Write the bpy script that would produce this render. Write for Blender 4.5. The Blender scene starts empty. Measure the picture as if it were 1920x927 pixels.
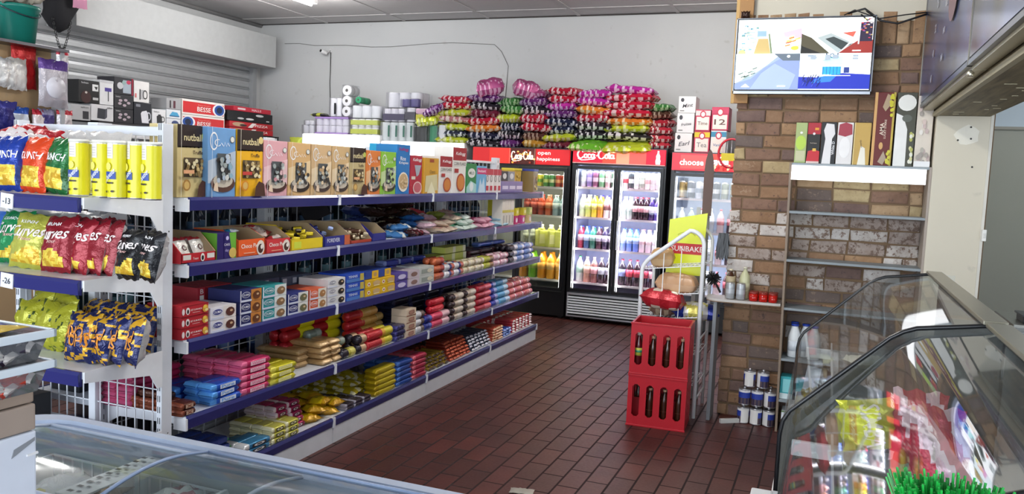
import bpy, bmesh, math, random
from mathutils import Vector, Matrix, noise
random.seed(7)
R = math.radians
C = bpy.context.scene.collection
sc = bpy.context.scene
# ---------------------------------------------------------------- camera
FPX, YAW, PITCH, ROLL, CAMH = 1531.12, R(21.0691), R(5.148), R(2.502), 1.65
_f = Vector((-math.sin(YAW)*math.cos(PITCH), math.cos(YAW)*math.cos(PITCH), -math.sin(PITCH)))
_r0 = Vector((math.cos(YAW), math.sin(YAW), 0)); _u0 = _r0.cross(_f)
_r = _r0*math.cos(ROLL)+_u0*math.sin(ROLL); _u = -_r0*math.sin(ROLL)+_u0*math.cos(ROLL)
cd = bpy.data.cameras.new('camera'); co = bpy.data.objects.new('camera', cd); C.objects.link(co)
cd.sensor_fit = 'HORIZONTAL'; cd.sensor_width = 36; cd.lens = FPX/1920*36; cd.clip_start = .05
co.matrix_world = Matrix(((_r.x,_u.x,-_f.x,0),(_r.y,_u.y,-_f.y,0),(_r.z,_u.z,-_f.z,CAMH),(0,0,0,1)))
sc.camera = co
def gY(px, z, X=-2.65):      # where along a plane of constant X a column of the photo falls
    k = (px-960)/FPX; a = _r-_f*k        # d.a = 0
    return -(X*a.x+(z-CAMH)*a.z)/a.y
def gX(px, z, Y):
    k = (px-960)/FPX; a = _r-_f*k
    return -(Y*a.y+(z-CAMH)*a.z)/a.x
# ---------------------------------------------------------------- world and lights
w = bpy.data.worlds.new('daylight'); sc.world = w; w.use_nodes = True
bg = w.node_tree.nodes['Background']; bg.inputs[0].default_value = (.80,.89,1,1); bg.inputs[1].default_value = 1.2
def area(name, loc, rot, sx, sy, e, col):
    l = bpy.data.lights.new(name,'AREA'); l.shape='RECTANGLE'; l.size=sx; l.size_y=sy; l.energy=e; l.color=col
    o = bpy.data.objects.new(name,l); o.location=loc; o.rotation_euler=rot; C.objects.link(o); return o
area('shopfront_daylight', (-2.2,-2.9,1.7), (R(90),0,0), 8.0, 2.6, 150, (.84,.92,1))
area('side_daylight', (3.3,1.2,1.9), (0,R(90),0), 2.2, 3.5, 44, (.9,.95,1))  # unseen area light added by the solid right wall to lift the brickwork
TUBES = [(-5.8,7.6,3.5),(-1.2,7.4,3.5),(-1.4,3.6,3.5),(-5.6,3.6,3.5)]
for i,(x,y,z) in enumerate(TUBES):
    for q in (-.4,0,.4):
        l=bpy.data.lights.new('tube_light','POINT'); l.energy=(11,15,16,14)[i]; l.color=((1,.98,.96),(1,.95,.88),(1,.97,.92),(1,.97,.92))[i]; l.shadow_soft_size=.12
        o=bpy.data.objects.new('tube_light',l); o.location=(x,y+q,z-.16); C.objects.link(o)
area('kitchen_light', (1.9,6.6,2.9), (0,0,0), 1,1, 9, (.95,.97,1))
sc.view_settings.view_transform='Standard'; sc.view_settings.look='None'; sc.view_settings.gamma=1
sc.view_settings.use_curve_mapping=False; sc.view_settings.exposure=1.0
# ---------------------------------------------------------------- materials
def lin(h):
    h=h.lstrip('#'); v=[int(h[i:i+2],16)/255 for i in (0,2,4)]
    return tuple(((c+.055)/1.055)**2.4 if c>.04045 else c/12.92 for c in v)+(1,)
_M={}
def M(h, kind='paper', rough=None, metal=None, emit=0):
    key=(h,kind,rough,metal,emit)
    if key in _M: return _M[key]
    m=bpy.data.materials.new('%s_%s'%(kind,h.lstrip('#'))); m.use_nodes=True; nt=m.node_tree; b=nt.nodes['Principled BSDF']
    c=lin(h); b.inputs['Base Color'].default_value=c
    rg={'paper':.5,'foil':.27,'plastic':.32,'paint':.5,'metal':.3,'matte':.85,'gloss':.12,'emit':.5,'cloth':.9}[kind]
    b.inputs['Roughness'].default_value=rg if rough is None else rough
    b.inputs['Metallic'].default_value=(.85 if kind=='metal' else .25 if kind=='foil' else 0) if metal is None else metal
    if kind in('paper','paint','matte','cloth','metal'):
        n=nt.nodes.new('ShaderNodeTexNoise'); n.inputs['Scale'].default_value=14; n.inputs['Detail'].default_value=3
        tc=nt.nodes.new('ShaderNodeTexCoord'); nt.links.new(tc.outputs['Object'],n.inputs['Vector'])
        mx=nt.nodes.new('ShaderNodeMix'); mx.data_type='RGBA'; mx.inputs[6].default_value=tuple(x*.9 for x in c[:3])+(1,)
        mx.inputs[7].default_value=tuple(min(1,x*1.06) for x in c[:3])+(1,)
        nt.links.new(n.outputs[0],mx.inputs[0]); nt.links.new(mx.outputs[2],b.inputs['Base Color'])
    if kind=='foil':
        n=nt.nodes.new('ShaderNodeTexNoise'); n.inputs['Scale'].default_value=38; n.inputs['Detail'].default_value=2; n.inputs['Distortion'].default_value=1.5
        tc=nt.nodes.new('ShaderNodeTexCoord'); nt.links.new(tc.outputs['Object'],n.inputs['Vector'])
        bp=nt.nodes.new('ShaderNodeBump'); bp.inputs['Strength'].default_value=.5; bp.inputs['Distance'].default_value=.006
        nt.links.new(n.outputs[0],bp.inputs['Height']); nt.links.new(bp.outputs[0],b.inputs['Normal'])
    if emit:
        emit*=.62
        b.inputs['Emission Color'].default_value=c; b.inputs['Emission Strength'].default_value=emit
    _M[key]=m; return m
def glass(name, tint=(1,1,1,1), rough=.02, gl=1.0, film=0.0, filmc=(.8,.85,.88,1)):
    m=bpy.data.materials.new(name); m.use_nodes=True; nt=m.node_tree; nt.nodes.clear()
    o=nt.nodes.new('ShaderNodeOutputMaterial'); t=nt.nodes.new('ShaderNodeBsdfTransparent'); t.inputs[0].default_value=tint
    g=nt.nodes.new('ShaderNodeBsdfGlossy'); g.inputs['Roughness'].default_value=rough
    f=nt.nodes.new('ShaderNodeFresnel'); f.inputs[0].default_value=1.5
    mm=nt.nodes.new('ShaderNodeMath'); mm.operation='MULTIPLY'; mm.inputs[1].default_value=gl; mm.use_clamp=True
    mx=nt.nodes.new('ShaderNodeMixShader')
    nt.links.new(f.outputs[0],mm.inputs[0]); nt.links.new(mm.outputs[0],mx.inputs[0]); nt.links.new(g.outputs[0],mx.inputs[2])
    if film:
        d=nt.nodes.new('ShaderNodeBsdfDiffuse'); d.inputs[0].default_value=filmc
        m2=nt.nodes.new('ShaderNodeMixShader'); m2.inputs[0].default_value=film
        nt.links.new(t.outputs[0],m2.inputs[1]); nt.links.new(d.outputs[0],m2.inputs[2]); nt.links.new(m2.outputs[0],mx.inputs[1])
    else: nt.links.new(t.outputs[0],mx.inputs[1])
    nt.links.new(mx.outputs[0],o.inputs[0]); return m
GLASS=glass('door_glass'); CASEGLASS=glass('case_glass',(.84,.87,.87,1),.03,.42,.03); LIDGLASS=glass('lid_glass',(.85,.9,.9,1),.08,.6,.05,(.4,.5,.52,1))
FILM=glass('clear_film',(.98,.98,1,1),.2,.6,.04,(.92,.92,.95,1)); TUBPL=glass('clear_tub',(.96,.97,1,1),.12,1.0,.12,(.85,.9,.95,1))
# ---------------------------------------------------------------- mesh builder
class MB:
    def __init__(s): s.v=[]; s.f=[]; s.m=[]; s.mats=[]; s.sm=[]
    def mi(s,m):
        if m not in s.mats: s.mats.append(m)
        return s.mats.index(m)
    def add(s,vs,fs,m,smooth=False):
        b=len(s.v); s.v+= [tuple(v) for v in vs]; i=s.mi(m)
        for f in fs: s.f.append(tuple(b+k for k in f)); s.m.append(i); s.sm.append(smooth)
        return s
    def box(s,x0,y0,z0,x1,y1,z1,m,c=0):
        if x0>x1:x0,x1=x1,x0
        if y0>y1:y0,y1=y1,y0
        if z0>z1:z0,z1=z1,z0
        if not c:
            s.add([(x0,y0,z0),(x1,y0,z0),(x1,y1,z0),(x0,y1,z0),(x0,y0,z1),(x1,y0,z1),(x1,y1,z1),(x0,y1,z1)],
             [(0,3,2,1),(4,5,6,7),(0,1,5,4),(1,2,6,5),(2,3,7,6),(3,0,4,7)],m)
        else:   # softened edges
            bm=bmesh.new(); bmesh.ops.create_cube(bm,size=1)
            for v in bm.verts: v.co=Vector(((x0+x1)/2+v.co.x*(x1-x0),(y0+y1)/2+v.co.y*(y1-y0),(z0+z1)/2+v.co.z*(z1-z0)))
            bmesh.ops.bevel(bm,geom=bm.edges[:],offset=c,segments=2,affect='EDGES',profile=.6)
            bm.verts.index_update(); s.add([v.co for v in bm.verts],[[v.index for v in f.verts] for f in bm.faces],m); bm.free()
        return s
    def tube(s,pts,r,m,n=8,cap=True,closed=False):
        pts=[Vector(p) for p in pts]; N=len(pts); vs=[]; up=None
        for i,p in enumerate(pts):
            a=pts[(i-1)%N] if (i or closed) else p; b=pts[(i+1)%N] if (i<N-1 or closed) else p
            t=(b-a); t=t.normalized() if t.length>1e-9 else Vector((0,0,1))
            if up is None: up=Vector((0,0,1)) if abs(t.z)<.9 else Vector((1,0,0))
            e=t.cross(up); e=e.normalized() if e.length>1e-6 else Vector((1,0,0)); g=e.cross(t); up=g
            rr=r[i] if isinstance(r,(list,tuple)) else r
            vs+=[p+(e*math.cos(k*2*math.pi/n)+g*math.sin(k*2*math.pi/n))*rr for k in range(n)]
        fs=[]
        for i in range(N if closed else N-1):
            j=(i+1)%N
            for k in range(n): fs.append((i*n+k,i*n+(k+1)%n,j*n+(k+1)%n,j*n+k))
        if cap and not closed: fs+=[tuple(range(n-1,-1,-1)),tuple((N-1)*n+k for k in range(n))]
        return s.add(vs,fs,m,True)
    def wire(s,a,b,r,m):     # thin square rod
        a=Vector(a);b=Vector(b);t=(b-a).normalized(); up=Vector((0,0,1)) if abs(t.z)<.9 else Vector((1,0,0))
        e=t.cross(up).normalized(); g=e.cross(t)
        vs=[p+e*i*r+g*j*r for p in(a,b) for i,j in((1,1),(-1,1),(-1,-1),(1,-1))]
        return s.add(vs,[(0,1,5,4),(1,2,6,5),(2,3,7,6),(3,0,4,7),(3,2,1,0),(4,5,6,7)],m)
    def lathe(s,prof,m,c=(0,0,0),n=16,axis='z',smooth=True):   # prof: (r,h[,mat])
        vs=[]
        for p in prof:
            for k in range(n):
                a=2*math.pi*k/n; x,y,z=p[0]*math.cos(a),p[0]*math.sin(a),p[1]
                if axis=='x': x,y,z=z,x,y
                if axis=='y': x,y,z=y,z,x
                vs.append((c[0]+x,c[1]+y,c[2]+z))
        b=len(s.v); s.v+=vs
        for i in range(len(prof)-1):
            mm=prof[i][2] if len(prof[i])>2 and prof[i][2] else m; q=s.mi(mm)
            for k in range(n):
                s.f.append((b+i*n+k,b+i*n+(k+1)%n,b+(i+1)*n+(k+1)%n,b+(i+1)*n+k)); s.m.append(q); s.sm.append(smooth)
        for i,rev in((0,True),(len(prof)-1,False)):
            if prof[i][0]>1e-5:
                f=[b+i*n+k for k in range(n)]; s.f.append(tuple(f[::-1] if rev else f)); s.sm.append(False)
                mm=prof[i if rev else i-1]; s.m.append(s.mi(mm[2] if len(mm)>2 and mm[2] else m))
        return s
    def prism(s,pts,y0,y1,m,axis='y'):     # polygon in (a,b) extruded along an axis
        n=len(pts); T={'y':lambda a,b,t:(a,t,b),'x':lambda a,b,t:(t,a,b),'z':lambda a,b,t:(a,b,t)}[axis]
        vs=[T(a,b,y0) for a,b in pts]+[T(a,b,y1) for a,b in pts]
        return s.add(vs,[tuple(range(n)),tuple(range(2*n-1,n-1,-1))]+[(i,i+n,(i+1)%n+n,(i+1)%n) for i in range(n)],m)
    def mesh(s,name='mesh',fix=True):
        me=bpy.data.meshes.new(name); me.from_pydata(s.v,[],s.f)
        for m in s.mats: me.materials.append(m)
        me.polygons.foreach_set('material_index',s.m); me.polygons.foreach_set('use_smooth',s.sm)
        me.update(); return me
_txt={}
def text_geo(t, bold=.012, res=2):
    if t in _txt: return _txt[t]
    c=bpy.data.curves.new('t','FONT'); c.body=t; c.size=1; c.offset=bold; c.resolution_u=res; c.fill_mode='FRONT'
    o=bpy.data.objects.new('t',c); me=bpy.data.meshes.new_from_object(o)
    vs=[(v.co.x,v.co.y) for v in me.vertices]; fs=[tuple(p.vertices) for p in me.polygons]
    bpy.data.objects.remove(o); bpy.data.curves.remove(c); bpy.data.meshes.remove(me)
    if not vs: return [],[],0,1
    x0=min(v[0] for v in vs); x1=max(v[0] for v in vs); y0=min(v[1] for v in vs); y1=max(v[1] for v in vs)
    vs=[((x-(x0+x1)/2),(y-(y0+y1)/2)) for x,y in vs]
    _txt[t]=(vs,fs,x1-x0,y1-y0); return _txt[t]
class Face:
    """a flat or curved face to print on: fn(u,v,k) -> point, u right, v up, k layer"""
    def __init__(s,mb,fn,w,h): s.mb=mb; s.fn=fn; s.w=w; s.h=h; s.k=1
    def _p(s,pts,m,fs=None):
        s.k+=1; s.mb.add([s.fn(u,v,s.k) for u,v in pts],fs or [tuple(range(len(pts)))],m); return s
    def rect(s,u0,v0,u1,v1,m): 
        a,b,c,d=u0*s.w,v0*s.h,u1*s.w,v1*s.h; return s._p([(a,b),(c,b),(c,d),(a,d)],m)
    def poly(s,pts,m): return s._p([(u*s.w,v*s.h) for u,v in pts],m)
    def ell(s,u,v,ru,rv,m,n=16):
        return s._p([(u*s.w+ru*s.w*math.cos(2*math.pi*k/n),v*s.h+rv*s.h*math.sin(2*math.pi*k/n)) for k in range(n)],m)
    def ring(s,u,v,ru,rv,t,m,n=20):
        pts=[];
        for q in (1,1-t):
            pts+=[(u*s.w+ru*q*s.w*math.cos(2*math.pi*k/n),v*s.h+rv*q*s.h*math.sin(2*math.pi*k/n)) for k in range(n)]
        return s._p(pts,m,[(k,(k+1)%n,n+(k+1)%n,n+k) for k in range(n)])
    def text(s,t,u,v,wid,m,hmax=None,rot=0,slant=0,stretch=1):      # wid = fraction of face width
        vs,fs,tw,th=text_geo(t)
        if not vs: return s
        full=(s.h if rot in(90,-90) else s.w)*wid; k=full/tw; ky=k*stretch
        if hmax: 
            lim=(s.w if rot in(90,-90) else s.h)*hmax
            if th*ky>lim: ky=lim/th
        a=R(rot); ca,sa=math.cos(a),math.sin(a); out=[]
        for x,y in vs:
            x,y=x*k+slant*y*k,y*ky; out.append((u*s.w+x*ca-y*sa,v*s.h+x*sa+y*ca))
        return s._p(out,m,fs)
    def stroke(s,lines,m,u0,v0,su,sv,t):          # ribbon handwriting; lines in unit coords
        vs=[];fs=[]
        for L in lines:
            L=[Vector((u0*s.w+x*su*s.w,v0*s.h+y*sv*s.h)) for x,y in L]
            b=len(vs)
            for i,p in enumerate(L):
                d=(L[min(i+1,len(L)-1)]-L[max(i-1,0)]); d=d.normalized() if d.length else Vector((1,0)); nn=Vector((-d.y,d.x))
                q=t*(.55+.9*abs(nn.x))*.5
                vs+=[tuple(p+nn*q),tuple(p-nn*q)]
            for i in range(len(L)-1): fs.append((b+2*i,b+2*i+1,b+2*i+3,b+2*i+2))
        return s._p(vs,m,fs)
def front(mb,w,h,y=0,x0=None,z0=0,d=.0006):      # face looking to -Y; u from left, v from bottom
    x0=-w/2 if x0 is None else x0
    return Face(mb,lambda u,v,k:(x0+u,y-d*k,z0+v),w,h)
# ---------------------------------------------------------------- object helpers
def setp(o,label=None,cat=None,group=None,kind=None):
    if label:o['label']=label
    if cat:o['category']=cat
    if group:o['group']=group
    if kind:o['kind']=kind
    return o
def obj(name,me,parent=None,loc=(0,0,0),rot=(0,0,0)):
    if isinstance(me,MB): me=me.mesh(name)
    o=bpy.data.objects.new(name,me); C.objects.link(o)
    if parent: o.parent=parent
    o.location=loc; o.rotation_euler=rot; return o
def thing(name,label,cat,me=None,loc=(0,0,0),rot=(0,0,0),group=None,kind=None):
    return setp(obj(name,me,None,loc,rot),label,cat,group,kind)
def struct(name,me,parent=None): return setp(obj(name,me,parent),kind='structure')
class Proto:
    def __init__(s,name,cat,me,parts=()):
        s.name=name;s.cat=cat;s.me=me.mesh(name) if isinstance(me,MB) else me
        s.parts=[(p[0],p[1].mesh(p[0]) if isinstance(p[1],MB) else p[1])+tuple(p[2:]) for p in parts]
def put(p,label,loc,rz=0,group=None,rot=None,scale=None):
    o=thing(p.name,label,p.cat,p.me,loc,rot or (0,0,rz),group)
    if scale:o.scale=scale
    for q in p.parts:
        c=obj(q[0],q[1],o)
        if len(q)>2: c['label']=q[2]
    return o
RZ=R(90)
# ---------------------------------------------------------------- product generators (front looks to -Y, base at z=0, width along X)
def carton(name,cat,w,d,h,base,art=None,side=None,top=None,parts=()):
    b=MB(); b.box(-w/2,0,0,w/2,d,h,M(base),.0018 if min(w,d,h)<.06 else .003)
    if art: art(front(b,w,h,0))
    if side: side(Face(b,lambda u,v,k:(-w/2-.0005*k,d-u,v),d,h))       # left side
    if top: top(Face(b,lambda u,v,k:(-w/2+u,v,h+.0005*k),w,d))
    return Proto(name,cat,b,parts)
def pillow(name,cat,w,h,d,col,texts=(),seed=0,lie=False,pu=2.4,pv=3.0,nu=16,nv=20,wr=.006,taper=.06,crimp=.94,kind='foil',parts=()):
    """flow-wrapped bag. col(u,v,frontside)->hex ; u,v in -1..1"""
    b=MB()
    def t(u,v):
        e=max(0,1-abs(u)**pu)**.5*max(0,1-(abs(v)/crimp)**pv)**.5 if abs(v)<crimp else 0
        ww=noise.noise(Vector((u*2.6+seed*3.1,v*2.6,seed)))*wr*1.4+math.sin(u*17+seed+v*4)*wr*.7*abs(v)**3+noise.noise(Vector((u*7,v*7+seed,seed*2)))*wr*.6
        return e*d/2+ww*min(1,e*3)
    def P(u,v,sg,off=0):
        x=u*w/2*(1-taper*(1-v**4)); z=v*h/2+(math.sin(u*9+seed)*wr*.4 if abs(v)>.85 else 0)
        y=-sg*(t(u,v) if sg>0 else t(u,v)*.9+.0004)-off*sg
        if abs(v)>crimp: y+=math.sin(u*22)*.0015
        return (x,z,-y+d*.42) if lie else (x,y,z+h/2)
    us=[-1+2*i/nu for i in range(nu+1)]; vs=[-1+2*j/nv for j in range(nv+1)]
    for sg in(1,-1):
        base=len(b.v); b.v+=[P(u,v,sg) for v in vs for u in us]
        for j in range(nv):
            for i in range(nu):
                q=[base+j*(nu+1)+i,base+j*(nu+1)+i+1,base+(j+1)*(nu+1)+i+1,base+(j+1)*(nu+1)+i]
                if (sg<0)!=lie*1*False: q=q[::-1]
                b.f.append(tuple(q)); b.m.append(b.mi(M(col((us[i]+us[i+1])/2,(vs[j]+vs[j+1])/2,sg>0),kind))); b.sm.append(True)
    for (s,tu,tv,tw,hexc,*r) in texts:      # centre u,v in -1..1, width fraction
        tvs,tfs,tww,thh=text_geo(s); k=w*tw/tww; slant=r[0] if r else 0; st=r[1] if len(r)>1 else 1; out=[]
        for x,y in tvs:
            X=tu*w/2+x*k+slant*y*k; Z=tv*h/2+y*k*st+slant*x*k*.25
            u=max(-.98,min(.98,X/(w/2))); v=max(-.93,min(.93,Z/(h/2))); out.append(P(u,v,1,.003))
        b.add(out,tfs,M(hexc,'plastic'))
    return Proto(name,cat,b,parts)
def slab(name,cat,L,w,h,c1,c2=None,txt=None,tc='ffffff',seed=0):
    """flat flow-wrapped packet, long axis X, lies down; crimped ends; print on the front edge"""
    c2=c2 or c1; b=MB(); n=14
    ks=[-1,-.93,-.9,-.6,-.3,0,.3,.6,.9,.93,1]; sec=[]
    for k in ks:
        cr=abs(k)>.95; e=.06 if cr else (.55 if abs(k)>.92 else 1)
        ring=[]
        for a in range(n):
            an=2*math.pi*(a+.5)/n; sx=math.copysign(abs(math.cos(an))**.4,math.cos(an)); sz=math.copysign(abs(math.sin(an))**.4,math.sin(an))
            j=noise.noise(Vector((k*4,an,seed)))*.05
            ring.append((k*L/2,w/2+sx*w/2*(1+j),h/2+sz*h/2*(e+j*e)))
        sec.append(ring)
    base=len(b.v); b.v+=[p for r_ in sec for p in r_]
    for i in range(len(ks)-1):
        for a in range(n):
            b.f.append((base+i*n+a,base+(i+1)*n+a,base+(i+1)*n+(a+1)%n,base+i*n+(a+1)%n)); b.sm.append(True)
            b.m.append(b.mi(M(c2 if (i<3 or i>=len(ks)-3) else c1,'foil')))
    if txt: front(b,L,h,-.001).rect(.3,.2,.8,.8,M(tc)).text(txt,.55,.5,.4,M(c2 if c2!=c1 else '#202020'),.45)
    return Proto(name,cat,b)
def rollpack(name,cat,L,r,bands,seed=0,txt=None):
    """round biscuit roll along X. bands: [(until 0..1, hex)]"""
    b=MB(); N=15; prof=[]
    def col(t):
        for q,c in bands:
            if t<=q: return M(c,'foil')
        return M(bands[-1][1],'foil')
    prof.append((.001,-L/2,col(0)))
    prof.append((r*.8,-L/2+.004,col(0)))
    for i in range(N+1):
        t=i/N; rr=r*(1+.035*math.sin(i*2.4+seed)); prof.append((rr,-L/2+.01+t*(L-.02),col(t)))
    prof+= [(r*.8,L/2-.004,col(1)),(.001,L/2,col(1))]
    b.lathe(prof,col(0),(0,r,r),10,'x')
    return Proto(name,cat,b)
def bottle(name,h,r,liquid,cap,label,lh=(.35,.62),neck=.3,kind='gloss',lab2=None,n=12,cat='bottle'):
    b=MB(); L=M(liquid,kind)
    b.lathe([(r*.8,0),(r,.02*h),(r*.96,.3*h),(r,.34*h),(r,.64*h),(r*.85,.74*h),(r*neck*1.15,.88*h),(r*neck,.93*h),(r*neck,.97*h)],L,n=n)
    lb=MB(); lb.lathe([(r*1.015,lh[0]*h),(r*1.015,lh[1]*h)],M(label),n=n)
    if lab2: lb.lathe([(r*1.03,(lh[0]*.6+lh[1]*.4)*h),(r*1.03,(lh[0]*.3+lh[1]*.7)*h)],M(lab2),n=n)
    c=MB(); c.lathe([(r*neck*1.25,.94*h),(r*neck*1.25,h),(.001,h)],M(cap,'plastic'),n=n)
    return Proto(name,cat,b,[('label_band',lb),('cap',c)])
def can(h,r,c1,c2,n=12,top='c8c8cc',name='drink_can',cat='can'):
    b=MB(); b.lathe([(r*.8,0,M(top,'metal')),(r,.06*h,M(c1,'metal',.3,.3)),(r,.35*h,M(c2,'metal',.3,.3)),(r,.6*h,M(c1,'metal',.3,.3)),(r,.92*h,M(top,'metal')),(r*.85,h,M(top,'metal')),(.001,h*.985)],M(top,'metal'),n=n)
    return Proto(name,cat,b)
# script lettering as pen strokes, unit height, unit advance
def _arc(cx,cy,rx,ry,a0,a1,n=12): return [(cx+rx*math.cos(R(a0+(a1-a0)*i/n)),cy+ry*math.sin(R(a0+(a1-a0)*i/n))) for i in range(n+1)]
def script_cola():
    S=[]
    def C_(x): S.append(_arc(x+.40,.55,.36,.44,40,325,20))
    S.append([(.1,.12),(.5,-.1),(1.2,-.04),(2.0,.06)])
    def o(x): S.append(_arc(x+.2,.38,.17,.22,0,360,14))
    def c(x): S.append(_arc(x+.2,.38,.17,.22,40,320,12))
    def a(x): o(x); S.append([(x+.38,.6),(x+.37,.3),(x+.44,.16),(x+.54,.22)])
    def l(x): S.append([(x+.02,.3),(x+.2,.8),(x+.2,1.0),(x+.1,.98),(x+.06,.6),(x+.08,.25),(x+.18,.15),(x+.28,.22)])
    C_(0); o(.78); c(1.2); a(1.6); S.append([(2.2,.42),(2.36,.46)]); C_(2.4); o(3.18); l(3.55); a(3.8)
    W=4.4
    return [[(x/W,y) for x,y in L] for L in S]
COLA=script_cola()

ORD=['first','second','third','fourth','fifth','sixth','seventh','eighth','ninth','tenth','eleventh','twelfth','thirteenth','fourteenth','fifteenth','sixteenth','seventeenth','eighteenth','nineteenth','twentieth']
def layer(t,n): return 'only' if n==1 else 'bottom' if t==0 else 'top' if t==n-1 else ORD[t]
def rowlab(cat,grp,i,n,t,tiers,d,rows):
    l=_rowlab(cat,grp,i,n,t,tiers,d,rows)
    if len(l.split())>16: l=l.replace(' in the ',', ',1).replace('layer of the','layer,')
    if len(l.split())>16: l=l.replace(', ',' ').replace(cat+' ','',1)
    return l
def _rowlab(cat,grp,i,n,t,tiers,d,rows):
    l='%s in the %s layer of the %s'%(cat,layer(t,tiers),grp) if tiers>1 else '%s among the %s'%(cat,grp)
    if n>1: l+=', %s along'%ORD[i]
    if rows>1: l+=', %s row'%('front','second','third','fourth','fifth','sixth')[d]
    return l
# ================================================================ SETTING
def procmat(name,build):
    m=bpy.data.materials.new(name); m.use_nodes=True; nt=m.node_tree; build(nt,nt.nodes['Principled BSDF']); return m
def N(nt,t,**k):
    n=nt.nodes.new(t)
    for a,v in k.items():
        if a.startswith('i_'):
            n.inputs[a[2:].replace('_',' ')].default_value=v
        else: setattr(n,a,v)
    return n
def wallmat(name,c1,c2,rough=.6,stain='8b8880'):
    def f(nt,b):
        tc=N(nt,'ShaderNodeTexCoord'); n=N(nt,'ShaderNodeTexNoise',i_Scale=1.3,i_Detail=5.0); n2=N(nt,'ShaderNodeTexNoise',i_Scale=9.0,i_Detail=6.0)
        mx=N(nt,'ShaderNodeMix',data_type='RGBA'); mx.inputs[6].default_value=lin(c1); mx.inputs[7].default_value=lin(c2)
        r=N(nt,'ShaderNodeValToRGB'); r.color_ramp.elements[0].position=.66; r.color_ramp.elements[1].position=.78
        m2=N(nt,'ShaderNodeMix',data_type='RGBA'); m2.inputs[7].default_value=lin(stain)
        mt=N(nt,'ShaderNodeMath',operation='MULTIPLY'); mt.inputs[1].default_value=.35
        bp=N(nt,'ShaderNodeBump',i_Strength=.15,i_Distance=.01)
        L=nt.links.new; L(tc.outputs['Object'],n.inputs['Vector']); L(tc.outputs['Object'],n2.inputs['Vector']); L(n.outputs[0],mx.inputs[0]); L(n2.outputs[0],r.inputs[0])
        L(r.outputs[0],mt.inputs[0]); L(mt.outputs[0],m2.inputs[0]); L(mx.outputs[2],m2.inputs[6]); L(m2.outputs[2],b.inputs['Base Color']); L(n2.outputs[0],bp.inputs['Height']); L(bp.outputs[0],b.inputs['Normal'])
        b.inputs['Roughness'].default_value=rough
    return procmat(name,f)
WALL=wallmat('plaster_grey','b4b6b8','c6c7c6'); CEIL=wallmat('ceiling_board','b2b0b0','c2c0c0',.6,'6d6a66')
CREAM=wallmat('plaster_cream','cfc8b4','dad3c2'); KITCH=wallmat('kitchen_wall','8f9488','9a9f97'); KUP=wallmat('kitchen_upper','a9bccb','b5c5d0')
def tilef(nt,b):
    L=nt.links.new; tc=N(nt,'ShaderNodeTexCoord'); mp=N(nt,'ShaderNodeMapping'); mp.inputs['Rotation'].default_value=(0,0,R(90))
    br=N(nt,'ShaderNodeTexBrick',i_Scale=1.0); br.inputs['Color1'].default_value=lin('5e302a'); br.inputs['Color2'].default_value=lin('4a2722'); br.inputs['Mortar'].default_value=lin('2a1b1b')
    br.inputs['Mortar Size'].default_value=.006; br.inputs['Mortar Smooth'].default_value=.25; br.inputs['Brick Width'].default_value=.262; br.inputs['Row Height'].default_value=.125; br.offset=.5
    n=N(nt,'ShaderNodeTexNoise',i_Scale=5.0,i_Detail=5.0); n2=N(nt,'ShaderNodeTexNoise',i_Scale=60.0,i_Detail=3.0)
    mx=N(nt,'ShaderNodeMix',data_type='RGBA',blend_type='MULTIPLY'); mx.inputs[0].default_value=.55
    rr=N(nt,'ShaderNodeValToRGB'); rr.color_ramp.elements[0].color=(.55,.5,.5,1); rr.color_ramp.elements[1].color=(1.1,1.05,1.05,1); rr.color_ramp.elements[0].position=.3; rr.color_ramp.elements[1].position=.65
    L(tc.outputs['Object'],mp.inputs[0]); L(mp.outputs[0],br.inputs['Vector']); L(tc.outputs['Object'],n.inputs['Vector']); L(tc.outputs['Object'],n2.inputs['Vector'])
    L(n.outputs[0],rr.inputs[0]); L(br.outputs[0],mx.inputs[6]); L(rr.outputs[0],mx.inputs[7]); L(mx.outputs[2],b.inputs['Base Color'])
    rg=N(nt,'ShaderNodeMapRange'); rg.inputs[3].default_value=.34; rg.inputs[4].default_value=.55; L(n2.outputs[0],rg.inputs[0])
    ad=N(nt,'ShaderNodeMath',operation='ADD'); L(rg.outputs[0],ad.inputs[0]); L(br.outputs['Fac'],ad.inputs[1]); L(ad.outputs[0],b.inputs['Roughness'])
    iv=N(nt,'ShaderNodeMath',operation='SUBTRACT'); iv.inputs[0].default_value=1; L(br.outputs['Fac'],iv.inputs[1])
    bp=N(nt,'ShaderNodeBump',i_Strength=.6,i_Distance=.004); L(iv.outputs[0],bp.inputs['Height'])
    bp2=N(nt,'ShaderNodeBump',i_Strength=.15,i_Distance=.003); L(n2.outputs[0],bp2.inputs['Height']); L(bp.outputs[0],bp2.inputs['Normal']); L(bp2.outputs[0],b.inputs['Normal'])
TILE=procmat('quarry_tile',tilef)
XL,YB,ZC=-7.72,9.72,3.6
struct('floor',MB().box(XL-.1,-3,-.1,3.6,YB+.1,0,TILE))
cb=MB(); cb.box(XL-.1,-3,ZC,3.6,YB+.1,ZC+.1,CEIL)
for x in(-6.6,-5.4,-4.2,-3.0,-1.8,-.6,.6): cb.box(x-.02,-3,ZC-.008,x+.02,YB,ZC+.01,CEIL)
for y in(3.3,6.3,9.3): cb.box(XL,y-.02,ZC-.007,3.6,y+.02,ZC+.01,CEIL)
struct('ceiling',cb)
struct('wall_back',MB().box(XL-.1,YB,0,3.6,YB+.1,ZC,WALL))
struct('wall_left',MB().box(XL-.1,-3,0,XL,YB,ZC,WALL))
struct('wall_right',MB().box(3.5,-3,0,3.6,YB,ZC,KITCH))
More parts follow.
